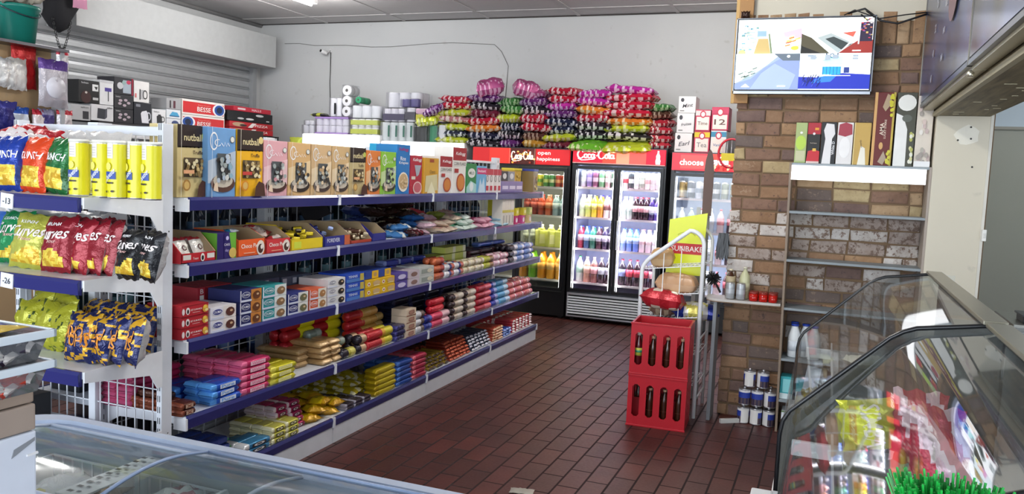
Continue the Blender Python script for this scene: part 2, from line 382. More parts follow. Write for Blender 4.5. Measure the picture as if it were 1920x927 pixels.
fw=MB(); fw.box(XL-.1,-3.1,0,-6.6,-3,ZC,WALL); fw.box(2.2,-3.1,0,3.6,-3,ZC,WALL); fw.box(-6.6,-3.1,3.0,2.2,-3,ZC,WALL); struct('wall_front',fw)
tr=MB(); tr.tube([(XL+.02,y,ZC-.02) for y in(5,9.7)],.03,M('8d8c8c','paint'),6); tr.tube([(x,YB-.015,ZC-.012+.01*math.sin(x*3)) for x in(-7.7,-6,-4,-2,0)],.008,M('3b3735','paint'),5); struct('trim_1',tr)
# brick partition
def blin(h): return tuple(min(.9,q*1.4+.004) for q in lin(h)[:3])+(1,)
def brickmat(name,c1,c2,c3,thr=.62):
    def f(nt,b):
        L=nt.links.new; tc=N(nt,'ShaderNodeTexCoord'); n=N(nt,'ShaderNodeTexNoise',i_Scale=9.0,i_Detail=6.0,i_Roughness=.7); n2=N(nt,'ShaderNodeTexNoise',i_Scale=34.0,i_Detail=5.0,i_Roughness=.7)
        mx=N(nt,'ShaderNodeMix',data_type='RGBA'); mx.inputs[6].default_value=blin(c1); mx.inputs[7].default_value=blin(c2)
        r0=N(nt,'ShaderNodeValToRGB'); r0.color_ramp.elements[0].position=.35; r0.color_ramp.elements[1].position=.65
        r=N(nt,'ShaderNodeValToRGB'); r.color_ramp.elements[0].position=thr-.04; r.color_ramp.elements[1].position=thr+.04
        m2=N(nt,'ShaderNodeMix',data_type='RGBA'); m2.inputs[7].default_value=blin(c3)
        L(tc.outputs['Object'],n.inputs['Vector']); L(tc.outputs['Object'],n2.inputs['Vector']); L(n.outputs[0],r0.inputs[0]); L(r0.outputs[0],mx.inputs[0]); L(n2.outputs[0],r.inputs[0]); L(r.outputs[0],m2.inputs[0]); L(mx.outputs[2],m2.inputs[6]); L(m2.outputs[2],b.inputs['Base Color'])
        bp=N(nt,'ShaderNodeBump',i_Strength=.6,i_Distance=.006); L(n2.outputs[0],bp.inputs['Height']); L(bp.outputs[0],b.inputs['Normal']); b.inputs['Roughness'].default_value=.85
    return procmat(name,f)
BR=[brickmat('brick_%d'%i,*c) for i,c in enumerate((('8a6c52','75583f','5c463a'),('96785a','84664a','6e5542'),('7c6050','6a5040','54433c'),('6f5a52','5e4a44','48403e'),('a0876a','8d7254','75604a'),('846850','725640','8d7660'),('62544e','564a44','7c6a5c'),('a4926f','8f7c5a','7c6a50')))]
WH=[brickmat('limed_brick_%d'%i,*c) for i,c in enumerate((('b4aea8','9c928a','6c584c',.56),('988c84','827268','645248',.55),('bcb7b2','a49c96','7a685e',.60)))]
MORT=wallmat('mortar','8a7157','776048',.9,'957f68')
BY=5.9
bw=MB(); bw.box(-.64,BY+.012,0,.93,BY+.22,2.74,MORT)
def brick(x0,z0,x1,z1,m):
    x0,x1=max(x0,-.645),min(x1,.56)
    if x1-x0<.02: return
    j=random.uniform(-.003,.004); q=[random.uniform(-.005,.005) for _ in range(8)]; e=.007; y=BY-.002+j
    o=[(x0+q[0],z0+q[1]),(x1+q[2],z0+q[3]),(x1+q[4],z1+q[5]),(x0+q[6],z1+q[7])]
    ins=[(o[0][0]+e,o[0][1]+e),(o[1][0]-e,o[1][1]+e),(o[2][0]-e,o[2][1]-e),(o[3][0]+e,o[3][1]-e)]
    vs=[(a,BY+.02,b) for a,b in o]+[(a,y+.004,b) for a,b in o]+[(a,y,b) for a,b in ins]
    fs=[(0,1,5,4),(1,2,6,5),(2,3,7,6),(3,0,4,7),(4,5,9,8),(5,6,10,9),(6,7,11,10),(7,4,8,11),(8,9,10,11)]
    bw.add(vs,fs,m)
row=0; z=.002
while z<2.52:
    hh=.0745; off=(row%2)*.115+random.uniform(-.012,.012); x=-.645-.23+off-.04
    while x<.6:
        wd=.222
        if random.random()<.13: wd=.106
        white=(.95<z<1.42 and random.random()<(.75 if z>1.1 else .45)) or (.15<z<.62 and random.random()<.12)
        lo=z<.9
        m=random.choice(WH) if white else random.choice(BR if not lo else [BR[2],BR[3],BR[5],BR[6],BR[0]])
        brick(x,z,x+wd,z+hh,m); x+=wd+.012
    z+=.0865; row+=1
x=-.64
while x<.56: brick(x,z,x+.075,z+.205,random.choice(BR[:2]+BR[4:5])); x+=.088
struct('wall_brick',bw)
struct('wall_upper',MB().box(-.64,BY,2.74,.93,BY+.22,ZC,CREAM))
tp=MB(); tp.box(-.665,BY-.05,2.2,-.575,BY-.003,ZC,M('a9793c','paint')); tp.box(-.69,BY-.03,2.2,-.668,BY,ZC,M('c9a25e','paint')); struct('trim_2',tp)
pb=MB(); pb.box(.575,5.66,0,.875,6.12,2.13,CREAM,.006); pb.box(.868,5.655,1.0,.884,5.70,2.13,M('d9d6cc','paint')); struct('wall_pillar',pb)
pf=MB()
for cx,cz,rx,rz in((.75,2.0,.07,.06),): pf.add([(cx+rx*random.uniform(.8,1.1)*math.cos(a*.52),5.6585,cz+rz*random.uniform(.8,1.1)*math.sin(a*.52)) for a in range(12)],[tuple(range(12))],M('e8e4d6','paint'))
for cx,cz in((.70,1.97),(.77,1.98),(.765,2.05),(.79,1.81)): pf.lathe([(.006,0),(.006,.001)],M('2b2620'),(cx,5.6565,cz),8,'y',False)
struct('trim_3',pf)
# bulkhead over the serving hatch
bk=MB(); bk.box(.56,-1,2.18,.9,5.9,ZC,CREAM); struct('wall_bulkhead',bk)
def woodf(nt,b):
    L=nt.links.new; tc=N(nt,'ShaderNodeTexCoord'); mp=N(nt,'ShaderNodeMapping'); mp.inputs['Scale'].default_value=(14,1.2,8); n=N(nt,'ShaderNodeTexNoise',i_Scale=3.0,i_Detail=5.0)
    r=N(nt,'ShaderNodeValToRGB'); r.color_ramp.elements[0].color=lin('5b5138'); r.color_ramp.elements[1].color=lin('8a7d5a'); r.color_ramp.elements[0].position=.3; r.color_ramp.elements[1].position=.7
    L(tc.outputs['Object'],mp.inputs[0]); L(mp.outputs[0],n.inputs['Vector']); L(n.outputs[0],r.inputs[0]); L(r.outputs[0],b.inputs['Base Color']); b.inputs['Roughness'].default_value=.6
WOOD=procmat('rough_soffit',woodf)
sf=MB(); sf.box(.562,-1,2.115,.86,5.655,2.18,WOOD)
for k in range(16):
    y=3.2+k*.155+random.uniform(-.05,.05); x=random.uniform(.62,.82); sf.box(x,y,2.1135,x+random.uniform(.02,.06),y+.008,2.115,M('cfc8a8','paint'))
sf.box(.55,-1,2.11,.575,5.655,2.135,M('a49b7c','paint')); struct('trim_4',sf)
# kitchen behind the hatch
kb=MB(); kb.box(.93,8.0,0,3.5,8.08,2.22,KITCH); kb.box(.93,8.0,2.22,3.5,8.08,ZC,KUP); kb.box(.9,7.985,2.2,3.5,8.0,2.225,M('8e8f86','paint')); struct('wall_kitchen',kb)
sw=MB(); sw.box(-.012,-.02,-.035,.012,0,.035,M('e9e9e4','plastic'),.003); sw2=MB(); sw2.box(-.006,-.026,-.014,.006,-.02,.014,M('d7d7d2','plastic'),.002)
s=thing('light_switch','white light switch on the edge of the cream plaster pillar','switch',sw.mesh('light_switch'),(.885,5.65,1.40)); obj('rocker',sw2,s)
kc=MB(); kc.box(-.9,-.3,.86,.9,.3,.9,M('a8aaa5','metal'),.004)
k=thing('kitchen_counter','grey steel counter behind the serving hatch','counter',kc.mesh('kitchen_counter'),(1.95,5.75,0)); lg=MB().box(-.02,-.02,0,.02,.02,.86,M('8d9090','metal')).mesh('leg')
for sx in(-.86,.86):
    for sy in(-.26,.26): obj('leg',lg,k,(sx,sy,0))
tb=MB(); tb.box(-.17,-.1,0,.17,.1,.045,M('22252a','plastic'),.008); t=thing('black_tray','black shallow tray on the kitchen counter behind the hatch','tray',tb.mesh('black_tray'),(1.28,5.62,.90)); obj('rim',MB().box(-.18,-.11,.04,.18,.11,.052,M('33373d','plastic'),.004),t)
# ---------------------------------------------------------------- roller shutter, shutter housing
GAL='aeb0b2'
sb=MB(); prof=[]; z=0.0
while z<2.96:
    for dz,dy in((0,0),(.006,.012),(.014,.014),(.02,.004),(.028,0),(.034,.012),(.040,.004),(.048,0),(.085,.003)): prof.append((z+dz,dy))
    z+=.115
vs=[];
for zz,dy in prof: vs+=[(XL+.05+dy,5.9,min(zz,2.97)),(XL+.05+dy,9.42,min(zz,2.97))]
sb.add(vs,[(2*i,2*i+2,2*i+3,2*i+1)[::-1] for i in range(len(prof)-1)],M(GAL,'metal',.42,.55))
o=thing('roller_shutter','closed grey corrugated roller shutter on the left wall','shutter',sb.mesh('roller_shutter'))
gd=MB(); gd.box(XL+.02,9.42,0,XL+.12,9.5,2.96,M('9fa1a3','metal',.45,.4),.004); obj('guide_rail',gd,o); gd=MB(); gd.box(XL+.02,5.82,0,XL+.12,5.9,2.96,M('9fa1a3','metal',.45,.4),.004); obj('guide_rail',gd,o)
hb=MB(); hb.box(XL+.02,6.28,2.96,-7.28,9.5,3.38,M('b6b8b8','paint'),.006); thing('shutter_housing','long white box housing above the roller shutter','housing',hb.mesh('shutter_housing'))
bs=MB()
bs.lathe([(.02,-.36),(.08,-.33),(.12,-.24),(.135,-.14),(.12,.05),(.09,.18),(.05,.26),(.02,.32)],M('17171b','cloth'),(0,0,0),24); 
for v in range(len(bs.v)):
    x,y,z_=bs.v[v]; q=noise.noise(Vector((x*9,y*9,z_*7)))*.04; bs.v[v]=(x*(1+q*14),y*(1+q*14),z_+q*.9)
bag=thing('black_bag','black cloth bag hanging at the left end of the shutter housing','bag',bs.mesh('black_bag'),(-7.22,gY(110,3.1,-7.22),3.22))
pk=pillow('pink_flap','part',.14,.2,.05,lambda u,v,f:'c98ba6',kind='cloth',nu=8,nv=8).me; obj('pink_flap',pk,bag,(.17,.10,-.13),(0,0,R(70)))
ch=MB()
for i in range(22):
    a=i/21; zz=-.0-.28*math.sin(a*math.pi); yy=-.10+.2*a
    lk=[(0,yy+.011*math.cos(t*.785)+0,zz+.017*math.sin(t*.785)) if i%2 else (.011*math.cos(t*.785),yy,zz+.017*math.sin(t*.785)) for t in range(8)]
    ch.tube(lk,.0035,M('3a3a3a','metal'),5,closed=True)
thing('shutter_chain','dark steel chain loop hanging below the black bag','chain',ch.mesh('shutter_chain'),(-7.15,gY(116,2.9,-7.15),2.95))
# CCTV camera and cable on the back wall
cc=MB(); cc.lathe([(.03,0),(.034,.01),(.02,.03)],M('c9c9c9','plastic'),(0,-.0,0),12,'y'); cc.tube([(0,-.01,0),(-.01,-.06,-.03),(-.03,-.09,-.03)],.009,M('d0d0d0','plastic'))
cam=thing('cctv_camera','small white dome security camera on the grey back wall','camera',cc.mesh('cctv_camera'),(-6.54,YB-.005,3.22)); 
hd=MB(); hd.lathe([(.002,-.04),(.026,-.035),(.03,0),(.03,.05),(.02,.06),(.001,.06)],M('dcdcdc','plastic'),(0,0,0),14,'y'); h_=obj('camera_head',hd,cam,(-.04,-.12,-.03),(R(-15),0,R(-20)))
obj('lens',MB().lathe([(.001,-.047),(.018,-.045),(.02,-.036)],M('111111','gloss'),(0,0,0),12,'y'),h_)
cbm=MB(); cbm.tube([(-6.535,YB-.006,3.2),(-6.535,YB-.006,2.95),(-6.54,YB-.006,2.8),(-6.53,YB-.006,2.6),(-6.53,YB-.006,2.2)],.006,M('2a2a2a','plastic'),6); thing('camera_cable','black cable running down the back wall from the camera','cable',cbm.mesh('camera_cable'))
cbm=MB(); cbm.tube([(-7.3+.25*i,YB-.005,3.33-.012*i+.012*math.sin(i*2.1)) for i in range(5)]+[(-6.2+.3*i,YB-.005,3.28-.02*math.sin(i)) for i in range(1,8)]+[(-4.0,YB-.005,3.18),(-3.9,YB-.005,3.0),(-3.92,YB-.005,2.6)],.0035,M('6d6b68','plastic'),5); thing('wall_wire','thin grey wire sagging across the top of the back wall','wire',cbm.mesh('wall_wire'))
# ceiling lights
for i,(x,y,z) in enumerate(TUBES):
    b=MB(); b.box(-.045,-.66,.0,.045,.66,.075,M('e8e8e6','paint'),.006)
    L=thing('tube_light_fitting',['fluorescent tube fitting on the ceiling above the shutter corner','fluorescent tube fitting on the ceiling above the drinks fridges','fluorescent tube fitting on the ceiling over the tiled aisle','fluorescent tube fitting on the ceiling over the left aisle'][i],'light',b.mesh('fitting'),(x,y,z+.025))
    obj('tube',MB().lathe([(.001,-.6),(.016,-.6),(.016,.6),(.001,.6)],M('ffffff','emit',None,None,9),(0,0,-.018),10,'y'),L)
# ================================================================ GONDOLA SHELVING
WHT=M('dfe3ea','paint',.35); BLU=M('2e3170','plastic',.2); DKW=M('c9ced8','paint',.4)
ZS=[1.478,1.182,.835,.478,.152]; XF=-2.65; XS=-3.17; Y0,Y1=2.86,7.66
def wiremesh(mb,a,b,z0,z1,axis,c,m,dv=.088,dh=.11,r=.0024):
    n=int((b-a)/dv)
    for i in range(n+1):
        t=a+(b-a)*i/n
        mb.wire((c,t,z0) if axis=='y' else (t,c,z0),(c,t,z1) if axis=='y' else (t,c,z1),r,m)
    k=int((z1-z0)/dh)
    for j in range(k+1):
        zz=z0+(z1-z0)*j/k; mb.wire((c,a,zz) if axis=='y' else (a,c,zz),(c,b,zz) if axis=='y' else (b,c,zz),r,m)
g=thing('gondola_shelving','long white double sided shop shelving with blue price strips beside the tiled aisle','shelving',None,(0,0,0))
for i in range(5):
    y=Y0+i*1.2; 
    b=MB(); b.box(XS-.03,y-.042,0,XS+.03,y+.042,1.80,WHT,.003)
    for k in range(34):
        for s_ in(-.009,.009): b.box(XS+.0295,y+s_-.002,.1+k*.05,XS+.0308,y+s_+.002,.125+k*.05,M('3a3d45'))
    obj('upright',b,g)
    if i<4:
        b=MB(); wiremesh(b,y+.03,y+1.17,.12,1.74,'y',XS,M('d5dae2','paint',.4)); b.box(XS-.01,y+.03,1.74,XS+.01,y+1.17,1.76,WHT); obj('wire_back_panel',b,g)
        for zi,zs in enumerate(ZS):
            f=XF; b=MB()
            b.box(XS+.03,y+.004,zs-.03,f-.012,y+1.196,zs,WHT)
            if zi<4:
                for q in(0,1.2): 
                    yy=y+q; e=.006 if q==0 else -.006
                    b.prism([(XS+.03,zs-.10),(XS+.03,zs-.001),(f-.02,zs-.001),(f-.02,zs-.035),(XS+.12,zs-.05)],yy,yy+e,WHT)
            sh=obj('shelf',b,g)
            b=MB(); b.prism([(f-.014,zs-(.058 if zi<4 else .05)),(f-.002,zs-(.056 if zi<4 else .048)),(f+.004,zs-.01),(f-.004,zs+.004),(f-.014,zs+.004)],y+.012,y+1.188,BLU); obj('price_strip',b,sh)
            b=MB(); b.box(f-.004,y+1.19,zs-.055,f+.006,y+1.21,zs+.006,M('e8ebf2','plastic')); obj('strip_joint',b,sh)
            # far side of the unit
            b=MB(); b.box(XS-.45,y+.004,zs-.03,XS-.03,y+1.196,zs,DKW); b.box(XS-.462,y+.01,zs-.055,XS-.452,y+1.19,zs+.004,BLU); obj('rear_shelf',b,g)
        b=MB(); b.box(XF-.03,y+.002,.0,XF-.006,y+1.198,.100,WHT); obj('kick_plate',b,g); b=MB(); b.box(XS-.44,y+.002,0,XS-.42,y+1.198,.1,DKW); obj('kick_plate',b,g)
for zs in ZS[:4]: b=MB(); b.box(XF-.07,Y0-.006,zs-.062,XF+.002,Y0+.008,zs-.006,M('eef0f4','paint'),.002); obj('bracket_end',b,g)
b=MB(); b.box(XS-.44,Y1-.004,0,XF-.01,Y1+.012,.10,WHT); obj('end_plate',b,g)
# end unit
EX0,EX1,EYF,EYB=-3.567,-2.695,2.342,2.79
ZE=[1.482,1.157,.791,.43]
e=thing('end_shelving','white end unit of the shelving holding chips and canisters','shelving')
for x in(EX0,EX1):
    b=MB(); b.box(x-.03,2.757,0,x,2.818,1.80,M('dfe3ea','paint',.35),.003)
    for k in range(34):
        for s_ in(-.021,-.010): b.box(x+s_-.0015,2.7555,.12+k*.05,x+s_+.0015,2.7575,.148+k*.05,M('30333b'))
    if x==EX1: b.lathe([(.005,-.001),(.001,.001)],M('30333b'),(x+.0005,2.795,1.33),8,'x'); b.lathe([(.005,-.001),(.001,.001)],M('30333b'),(x+.0005,2.795,.42),8,'x')
    obj('upright',b,e)
b=MB(); wiremesh(b,EX0,EX1-.03,.30,1.76,'x',2.79,M('e6eaf0','paint',.4),.052,.098,.0022); b.box(EX0,2.78,1.745,EX1-.03,2.80,1.785,WHT,.003); obj('wire_back_panel',b,e)
b=MB(); b.box(-3.15,2.775,.2,-3.11,2.805,1.76,WHT); obj('centre_upright',b,e)
for i,zs in enumerate(ZE):
    yf=EYF if i<3 else 2.28
    b=MB(); b.box(EX0,yf+.012,zs-.028,EX1-.004,2.752,zs,WHT)
    for x,t in((EX1-.002,.006),(EX0,.006)): b.prism([(yf+.01,zs-.042),(yf+.01,zs+.002),(2.757,zs+.012),(2.757,zs-.15),(2.73,zs-.15),(2.69,zs-.085)],x,x+t,M('f0f2f6','paint',.35),'x')
    sh=obj('shelf',b,e)
    b=MB(); b.prism([(yf+.012,zs-.058),(yf-.004,zs-.056),(yf-.008,zs-.01),(yf+.002,zs+.002),(yf+.012,zs+.002)],EX0,EX1-.012,BLU,'x'); obj('price_strip',b,sh)
    if i<2:
        b=MB(); b.box(-.035,-.004,-.03,.035,0,.03,M('e8eaf2','plastic')); front(b,.07,.06,-.004,-.035,-.03).text('-13' if i==0 else '-26',.5,.5,.62,M('202028'),.4)
        obj('price_label',b,sh,(gX(14,zs-.03,yf-.007),yf-.007,zs-.03),(0,R(4),0))
b=MB(); b.box(EX0,2.31,0,EX1-.01,2.75,.37,WHT); obj('plinth',b,e)
# ================================================================ STOCK ON THE AISLE SIDE
FX=XF-.016
def yspan(p0,p1,z): return gY(p0,z),gY(p1,z)
# --- top shelf: cartons side by side
def nutball(bgc):
    def a(f):
        f.rect(0,.70,1,1,M('2b1d18')); f.poly([(0,.70)]+[(i/14,.685+.02*(i%2)) for i in range(15)]+[(1,.70)],M('2b1d18'))
        f.text('nutball',.52,.83,.62,M('ecdca8'),.16); f.ell(.9,.86,.09,.055,M('b9c45a' if bgc!='f0b41c' else 'e8cf8a')); f.text('Truffle',.68,.625,.34,M('4a352a'),.07)
        f.rect(.2,.28,.86,.55,M('5a4a36')); 
        for i in range(26): f.ell(random.uniform(.26,.8),random.uniform(.31,.52),.055,.03,M(random.choice(['c9b27c','a98d58','e6d9ae','8d7446'])),7)
        f.rect(.1,.33,.46,.38,M('c6403a' if bgc=='f0b41c' else 'e6a97c')); f.ell(.2,.17,.13,.08,M('a97c3c' if bgc!='f0b41c' else 'd98a1e')); f.ell(.2,.17,.09,.055,M('d9b368'))
        f.poly([(.55,.01),(.98,.01),(.93,.2),(.72,.24),(.6,.16)],M('4a2c22')); f.rect(0,0,.012,1,M('f2ead6'))
    return a
def omega(c1,c2,dk):
    def a(f):
        f.poly([(0,.52),(1,.68),(1,.22),(0,.2)],M(c2)); f.ring(.2,.8,.14,.13,.18,M('f2f2f2')); f.stroke([_arc(.2,.5,.18,.3,60,330,10),[(0.4,.5),(.55,.2),(.62,.6),(.72,.2),(.8,.55),(.9,.25)]],M('f4f4f4'),.22,.70,.6,.16,.004)
        f.ell(.86,.84,.09,.05,M('e4e4dc')); f.ring(.86,.84,.09,.05,.2,M('6f6f6f'))
        f.ell(.52,.2,.44,.13,M(dk)); f.ell(.52,.24,.36,.1,M('c9bfae')); f.rect(.3,.25,.78,.63,M('54585a'))
        for i in range(30): f.ell(random.uniform(.32,.76),random.uniform(.24,.6),.07,.04,M(random.choice([c1,c2,'3d3a38','9fa8a6','d6d8d2'])),6)
        f.poly([(.06,.1),(.24,.08),(.2,.22),(.1,.2)],M('e6cdb2')); f.rect(0,0,.01,1,M('f4f4f4'))
    return a
def rice(bg,t1): 
    def a(f):
        f.text('Kellogg',.5,.9,.7,M('c2286a'),.08,0,.2); f.text('Rice',.45,.72,.4,M('ffffff'),.08); f.text('Krispies',.5,.63,.7,M('ffffff'),.07)
        f.ell(.5,.25,.4,.2,M('e9e2d4')); f.ell(.5,.26,.34,.16,M('c9ab7e'))
        for i in range(14): f.ell(random.uniform(.25,.75),random.uniform(.14,.36),.05,.022,M('e2cba2'),6)
    return a
def corn(f):
    f.rect(0,.72,1,1,M('a8262e')); f.text('Kellogg',.55,.86,.7,M('ffffff'),.09,0,.2); f.rect(0,.60,1,.71,M('f1eee6')); f.text('CORN FLAKES',.5,.65,.9,M('1d1d1d'),.08)
    f.ell(.6,.24,.32,.2,M('b5401c')); f.ell(.6,.24,.26,.16,M('d98a3c')); f.rect(.1,.45,.4,.54,M('b0302c'))
def kred(f):
    f.text('Kellogg',.55,.88,.75,M('ffffff'),.1,0,.2); f.poly([(.3,.75),(.9,.75),(.7,.5),(.5,.45)],M('a9b2bc')); f.rect(.05,.38,.4,.46,M('ded6c6')); f.ell(.6,.16,.4,.17,M('e6c9c2')); f.ell(.6,.17,.33,.13,M('c4606a'))
def gold(f):
    f.rect(.35,.88,.65,.97,M('a84c28')); f.poly([(.1,.5),(.9,.55),(.95,.1),(.05,.05)],M('d9cfa0')); f.text('Oats',.55,.62,.4,M('9a7a3a'),.1); f.poly([(.2,.02),(.8,.02),(.5,.35)],M('efe8c4'))
def milo(f):
    f.ell(.5,.68,.38,.16,M('e9ece6')); f.text('MILO',.5,.68,.5,M('2e5c3a'),.1); f.poly([(0,0),(1,0),(1,.3),(.4,.42),(0,.2)],M('a9d8d4')); f.ell(.5,.22,.2,.16,M('e9f2f2'))
def sky(f): f.rect(0,.7,1,.93,M('d23f7c')); f.text('Instant',.5,.82,.8,M('ffffff'),.1); f.poly([(.1,0),(.9,0),(.7,.6),(.5,.3),(.3,.55)],M('c9e2f2'))
def whitebox(c,c2):
    def a(f): f.rect(0,.75,1,1,M(c)); f.ell(.5,.6,.3,.14,M(c2)); f.ring(.5,.6,.3,.14,.2,M('444444')); f.rect(.2,.1,.8,.3,M(c))
    return a
top=[('sweet_carton',331,387,.325,'d8c48a',nutball('d8c48a'),'cream and dark brown truffle sweet carton next to the white post','sweet box'),
('sweet_carton',388.5,441,.325,'6f9fd0',omega('8fb2c6','b9c6d4','5a3a30'),'sky blue sweet carton between the cream and yellow ones','sweet box'),
('sweet_carton',442.5,492,.325,'f0b41c',nutball('f0b41c'),'yellow and dark brown truffle sweet carton on the top shelf','sweet box'),
('sweet_carton',493,538,.285,'e0a8ae',omega('c98f96','ecc6c8','4c2e2a'),'pink sweet carton to the right of the yellow truffle carton','sweet box'),
('sweet_carton',539,581,.285,'d9b078',omega('c9a46a','ead0a2','2f2420'),'tan sweet carton directly right of the pink one','sweet box'),
('sweet_carton',582.5,620,.285,'d6b486',omega('bfa078','e8d2ae','4a3a36'),'tan sweet carton in the middle of the three tan ones','sweet box'),
('sweet_carton',621,653,.285,'d2b07e',omega('bfa27c','e8d2ae','40322c'),'tan sweet carton furthest right of the three tan ones','sweet box'),
('sweet_carton',654,684,.285,'c9b684',nutball('c9b684'),'dull gold truffle sweet carton between tan and orange cartons','sweet box'),
('sweet_carton',685,712,.275,'e0803a',omega('c98a4a','e9b98a','3c2a22'),'orange sweet carton beside the lime green one','sweet box'),
('sweet_carton',713,741,.275,'8cc43c',omega('a9c46a','c6dca0','3c3a2a'),'lime green sweet carton on the top shelf','sweet box'),
('cereal_box',742,767,.33,'1f78c0',rice('1f78c0',0),'tall blue puffed rice cereal box behind the green carton','cereal box'),
('cereal_box',768.5,790,.265,'b8283c',kred,'dark red cereal box with a bowl on the top shelf','cereal box'),
('oats_bag',794,821,.255,'d9a432',gold,'gold cereal packet with a clear front on the top shelf','cereal packet'),
('cereal_box',823,846,.275,'eae6e2',corn,'short white corn flakes box with a red top','cereal box'),
('cereal_box',847,872,.35,'efece6',corn,'tallest white corn flakes box standing above its neighbours','cereal box'),
('cereal_box',873.5,892,.235,'2f8a4c',milo,'green malt cereal box with a white oval','cereal box'),
('cereal_box',893,911,.22,'6fb4dc',sky,'light blue box with a pink band right of the green cereal box','box')]
for nm,p0,p1,h,base,art,lab,cat in top:
    fx=FX-.034 if p0<340 else FX; y0,y1=gY(p0,ZS[0],fx),gY(p1,ZS[0],fx); p=carton(nm,cat,y1-y0-.004,.16,h,base,art); put(p,lab,(fx,(y0+y1)/2,ZS[0]+.001),RZ)
p=carton('cereal_box','cereal box',gY(742,1.5,-2.85)-gY(716,1.5,-2.85),.1,.335,'22a8d8',rice('',0)); put(p,'tall cyan puffed rice cereal box behind the lime green carton',(-2.86,gY(729,1.7,-2.86),ZS[0]+.001),RZ)
def rowput(p,label,n,p0,p1,z,depth_rows,tiers,dx,dz,group,x0=FX,jit=.002,stag=0,rzj=1.5,skip=None):
    """identical packs: n along the shelf, depth_rows back from the edge, tiers up"""
    y0,y1=yspan(p0,p1,z) ; wy=(y1-y0)/n
    for t in range(tiers):
        for d in range(depth_rows):
            for i in range(n):
                if skip and skip(i,d,t): continue
                put(p,rowlab(p.cat,group,i,n,t,tiers,d,depth_rows),(x0-d*dx-t*stag-random.uniform(0,jit),y0+wy*(i+.5)+random.uniform(-jit,jit),z+.001+t*dz),RZ+R(random.uniform(-rzj,rzj)),group)
# white slim boxes, small boxes and lidded tubs at the far end of the top shelf
y0,y1=yspan(912,942,ZS[0]); p=carton('tea_box','box',(y1-y0)/4-.003,.12,.2,'efe9e6',whitebox('c4404c','d8d4d0'))
rowput(p,'slim white box with a red top in the row of four near the far end of the top shelf',4,912,942,ZS[0],1,1,.1,.1,'slim white boxes on the top shelf',rzj=.4)
for i,(c,q) in enumerate((('3b3d42','dark grey'),('8d8f96','mid grey'))):
    a,b_=yspan(944+i*13,956+i*13,ZS[0]); p=carton('spice_box','box',b_-a-.004,.08,.085,c,lambda f:f.ell(.5,.5,.3,.3,M('dcdcdc'))); put(p,'%s small box on top of the purple boxes'%q,(FX-.01,(a+b_)/2,ZS[0]+.104),RZ)
y0,y1=yspan(943,983,ZS[0]); p=carton('spice_box','box',(y1-y0)/3-.003,.09,.10,'8c7fb0',lambda f:(f.rect(.1,.3,.9,.6,M('d8d0e6')),f.rect(0,0,1,.15,M('6a5c98'))))
rowput(p,'small lilac box in the row of three below the grey boxes',3,943,983,ZS[0],1,1,.1,.1,'small lilac boxes on the top shelf',rzj=.4)
for (px,c,lidc,lab,x) in ((970,'cfa94a','e6d43a','clear tub of rusks with a yellow lid behind the small boxes',FX-.13),(1004,'8a7448','2e3f9a','clear tub with a blue lid at the far end of the top shelf',FX-.02)):
    wd=.20 if px<1000 else .13
    b=MB(); b.prism([(-wd*.44,0),(wd*.44,0),(wd*.5,.2),(-wd*.5,.2)],0,.12,M(c,'plastic')); fr=front(b,wd*.9,.2,0)
    for i in range(14): fr.ell(random.uniform(.1,.9),random.uniform(.1,.9),.12,.07,M(random.choice(['dcc078','b8924a','efdc9c','5b4630'])),6)
    pr=Proto('snack_tub','tub',b,[('lid',MB().box(-wd*.53,-.006,.2,wd*.53,.126,.222,M(lidc,'plastic'),.004))])
    put(pr,lab,(x,gY(px,1.6,x),ZS[0]+.001),RZ)
# --- second shelf: open display trays
def tray(name,w,d,h,hf,c,art,lab,y,z,inner='b09a78',x=FX,rz=RZ,cut=True):
    b=MB(); m=M(c); t=.004
    b.box(-w/2,0,0,w/2,d,t,M(inner)); b.box(-w/2,d-t,0,w/2,d,h,M(inner)); b.box(-w/2,0,0,w/2,t,hf,m)
    for s_ in(-1,1):
        x0=s_*w/2; b.prism([(0,0),(d,0),(d,h),(d*.35,h),(0,hf)],x0,x0-s_*t,m if s_<0 else M(inner),'x'); b.prism([(0,0),(d,0),(d,h),(d*.35,h),(0,hf)],x0,x0+s_*.001,m,'x')
    if art: art(front(b,w,hf,0))
    return put(Proto(name,'display tray',b),lab,(x,y,z+.001),rz)
def yc(p0,p1,z): a,b=yspan(p0,p1,z); return (a+b)/2,b-a
def heap(p,label,group,cx,cy,z,w,d,n,h=.03,seed=1):
    rr=random.Random(seed)
    for i in range(n):
        put(p,label,(cx+rr.uniform(-d,d)/2,cy+rr.uniform(-w,w)/2,z+(i%3)*h*.8+rr.uniform(0,.004)),0,group,(R(rr.uniform(-16,16)),R(rr.uniform(-16,16)),R(rr.uniform(0,180))))
z=ZS[1]
c,wd=yc(345,409,z)
def rusk(f): f.rect(.05,.35,.27,.85,M('e6e2da')); f.rect(.74,.35,.96,.85,M('e6e2da')); f.text('Toast',.4,.45,.16,M('f2e6e0'),.3); f.ell(.6,.5,.06,.42,M('f2efe8')); f.ell(.6,.45,.035,.25,M('1d1d1d'))
tray('display_tray',wd,.26,.13,.045,'c4202c',rusk,'low red open carton tray at the near end of the second shelf',c,z)
p=pillow('soup_sachet','sachet',.085,.11,.03,lambda u,v,f:'e8e4de' if abs(v)<.8 else 'c43a44',[('O',0,0,.35,'5a2a34')],3,nu=8,nv=8)
for i in range(4): put(p,'white and red sachet in the low red tray, %s %s'%(('front','rear')[i//2],('left','right')[i%2]),(FX-.05-.04*(i//2),c-wd*.3+.10*(i%2)+.04,z+.008),0,'white sachets in the red tray',(R(-28),0,RZ))
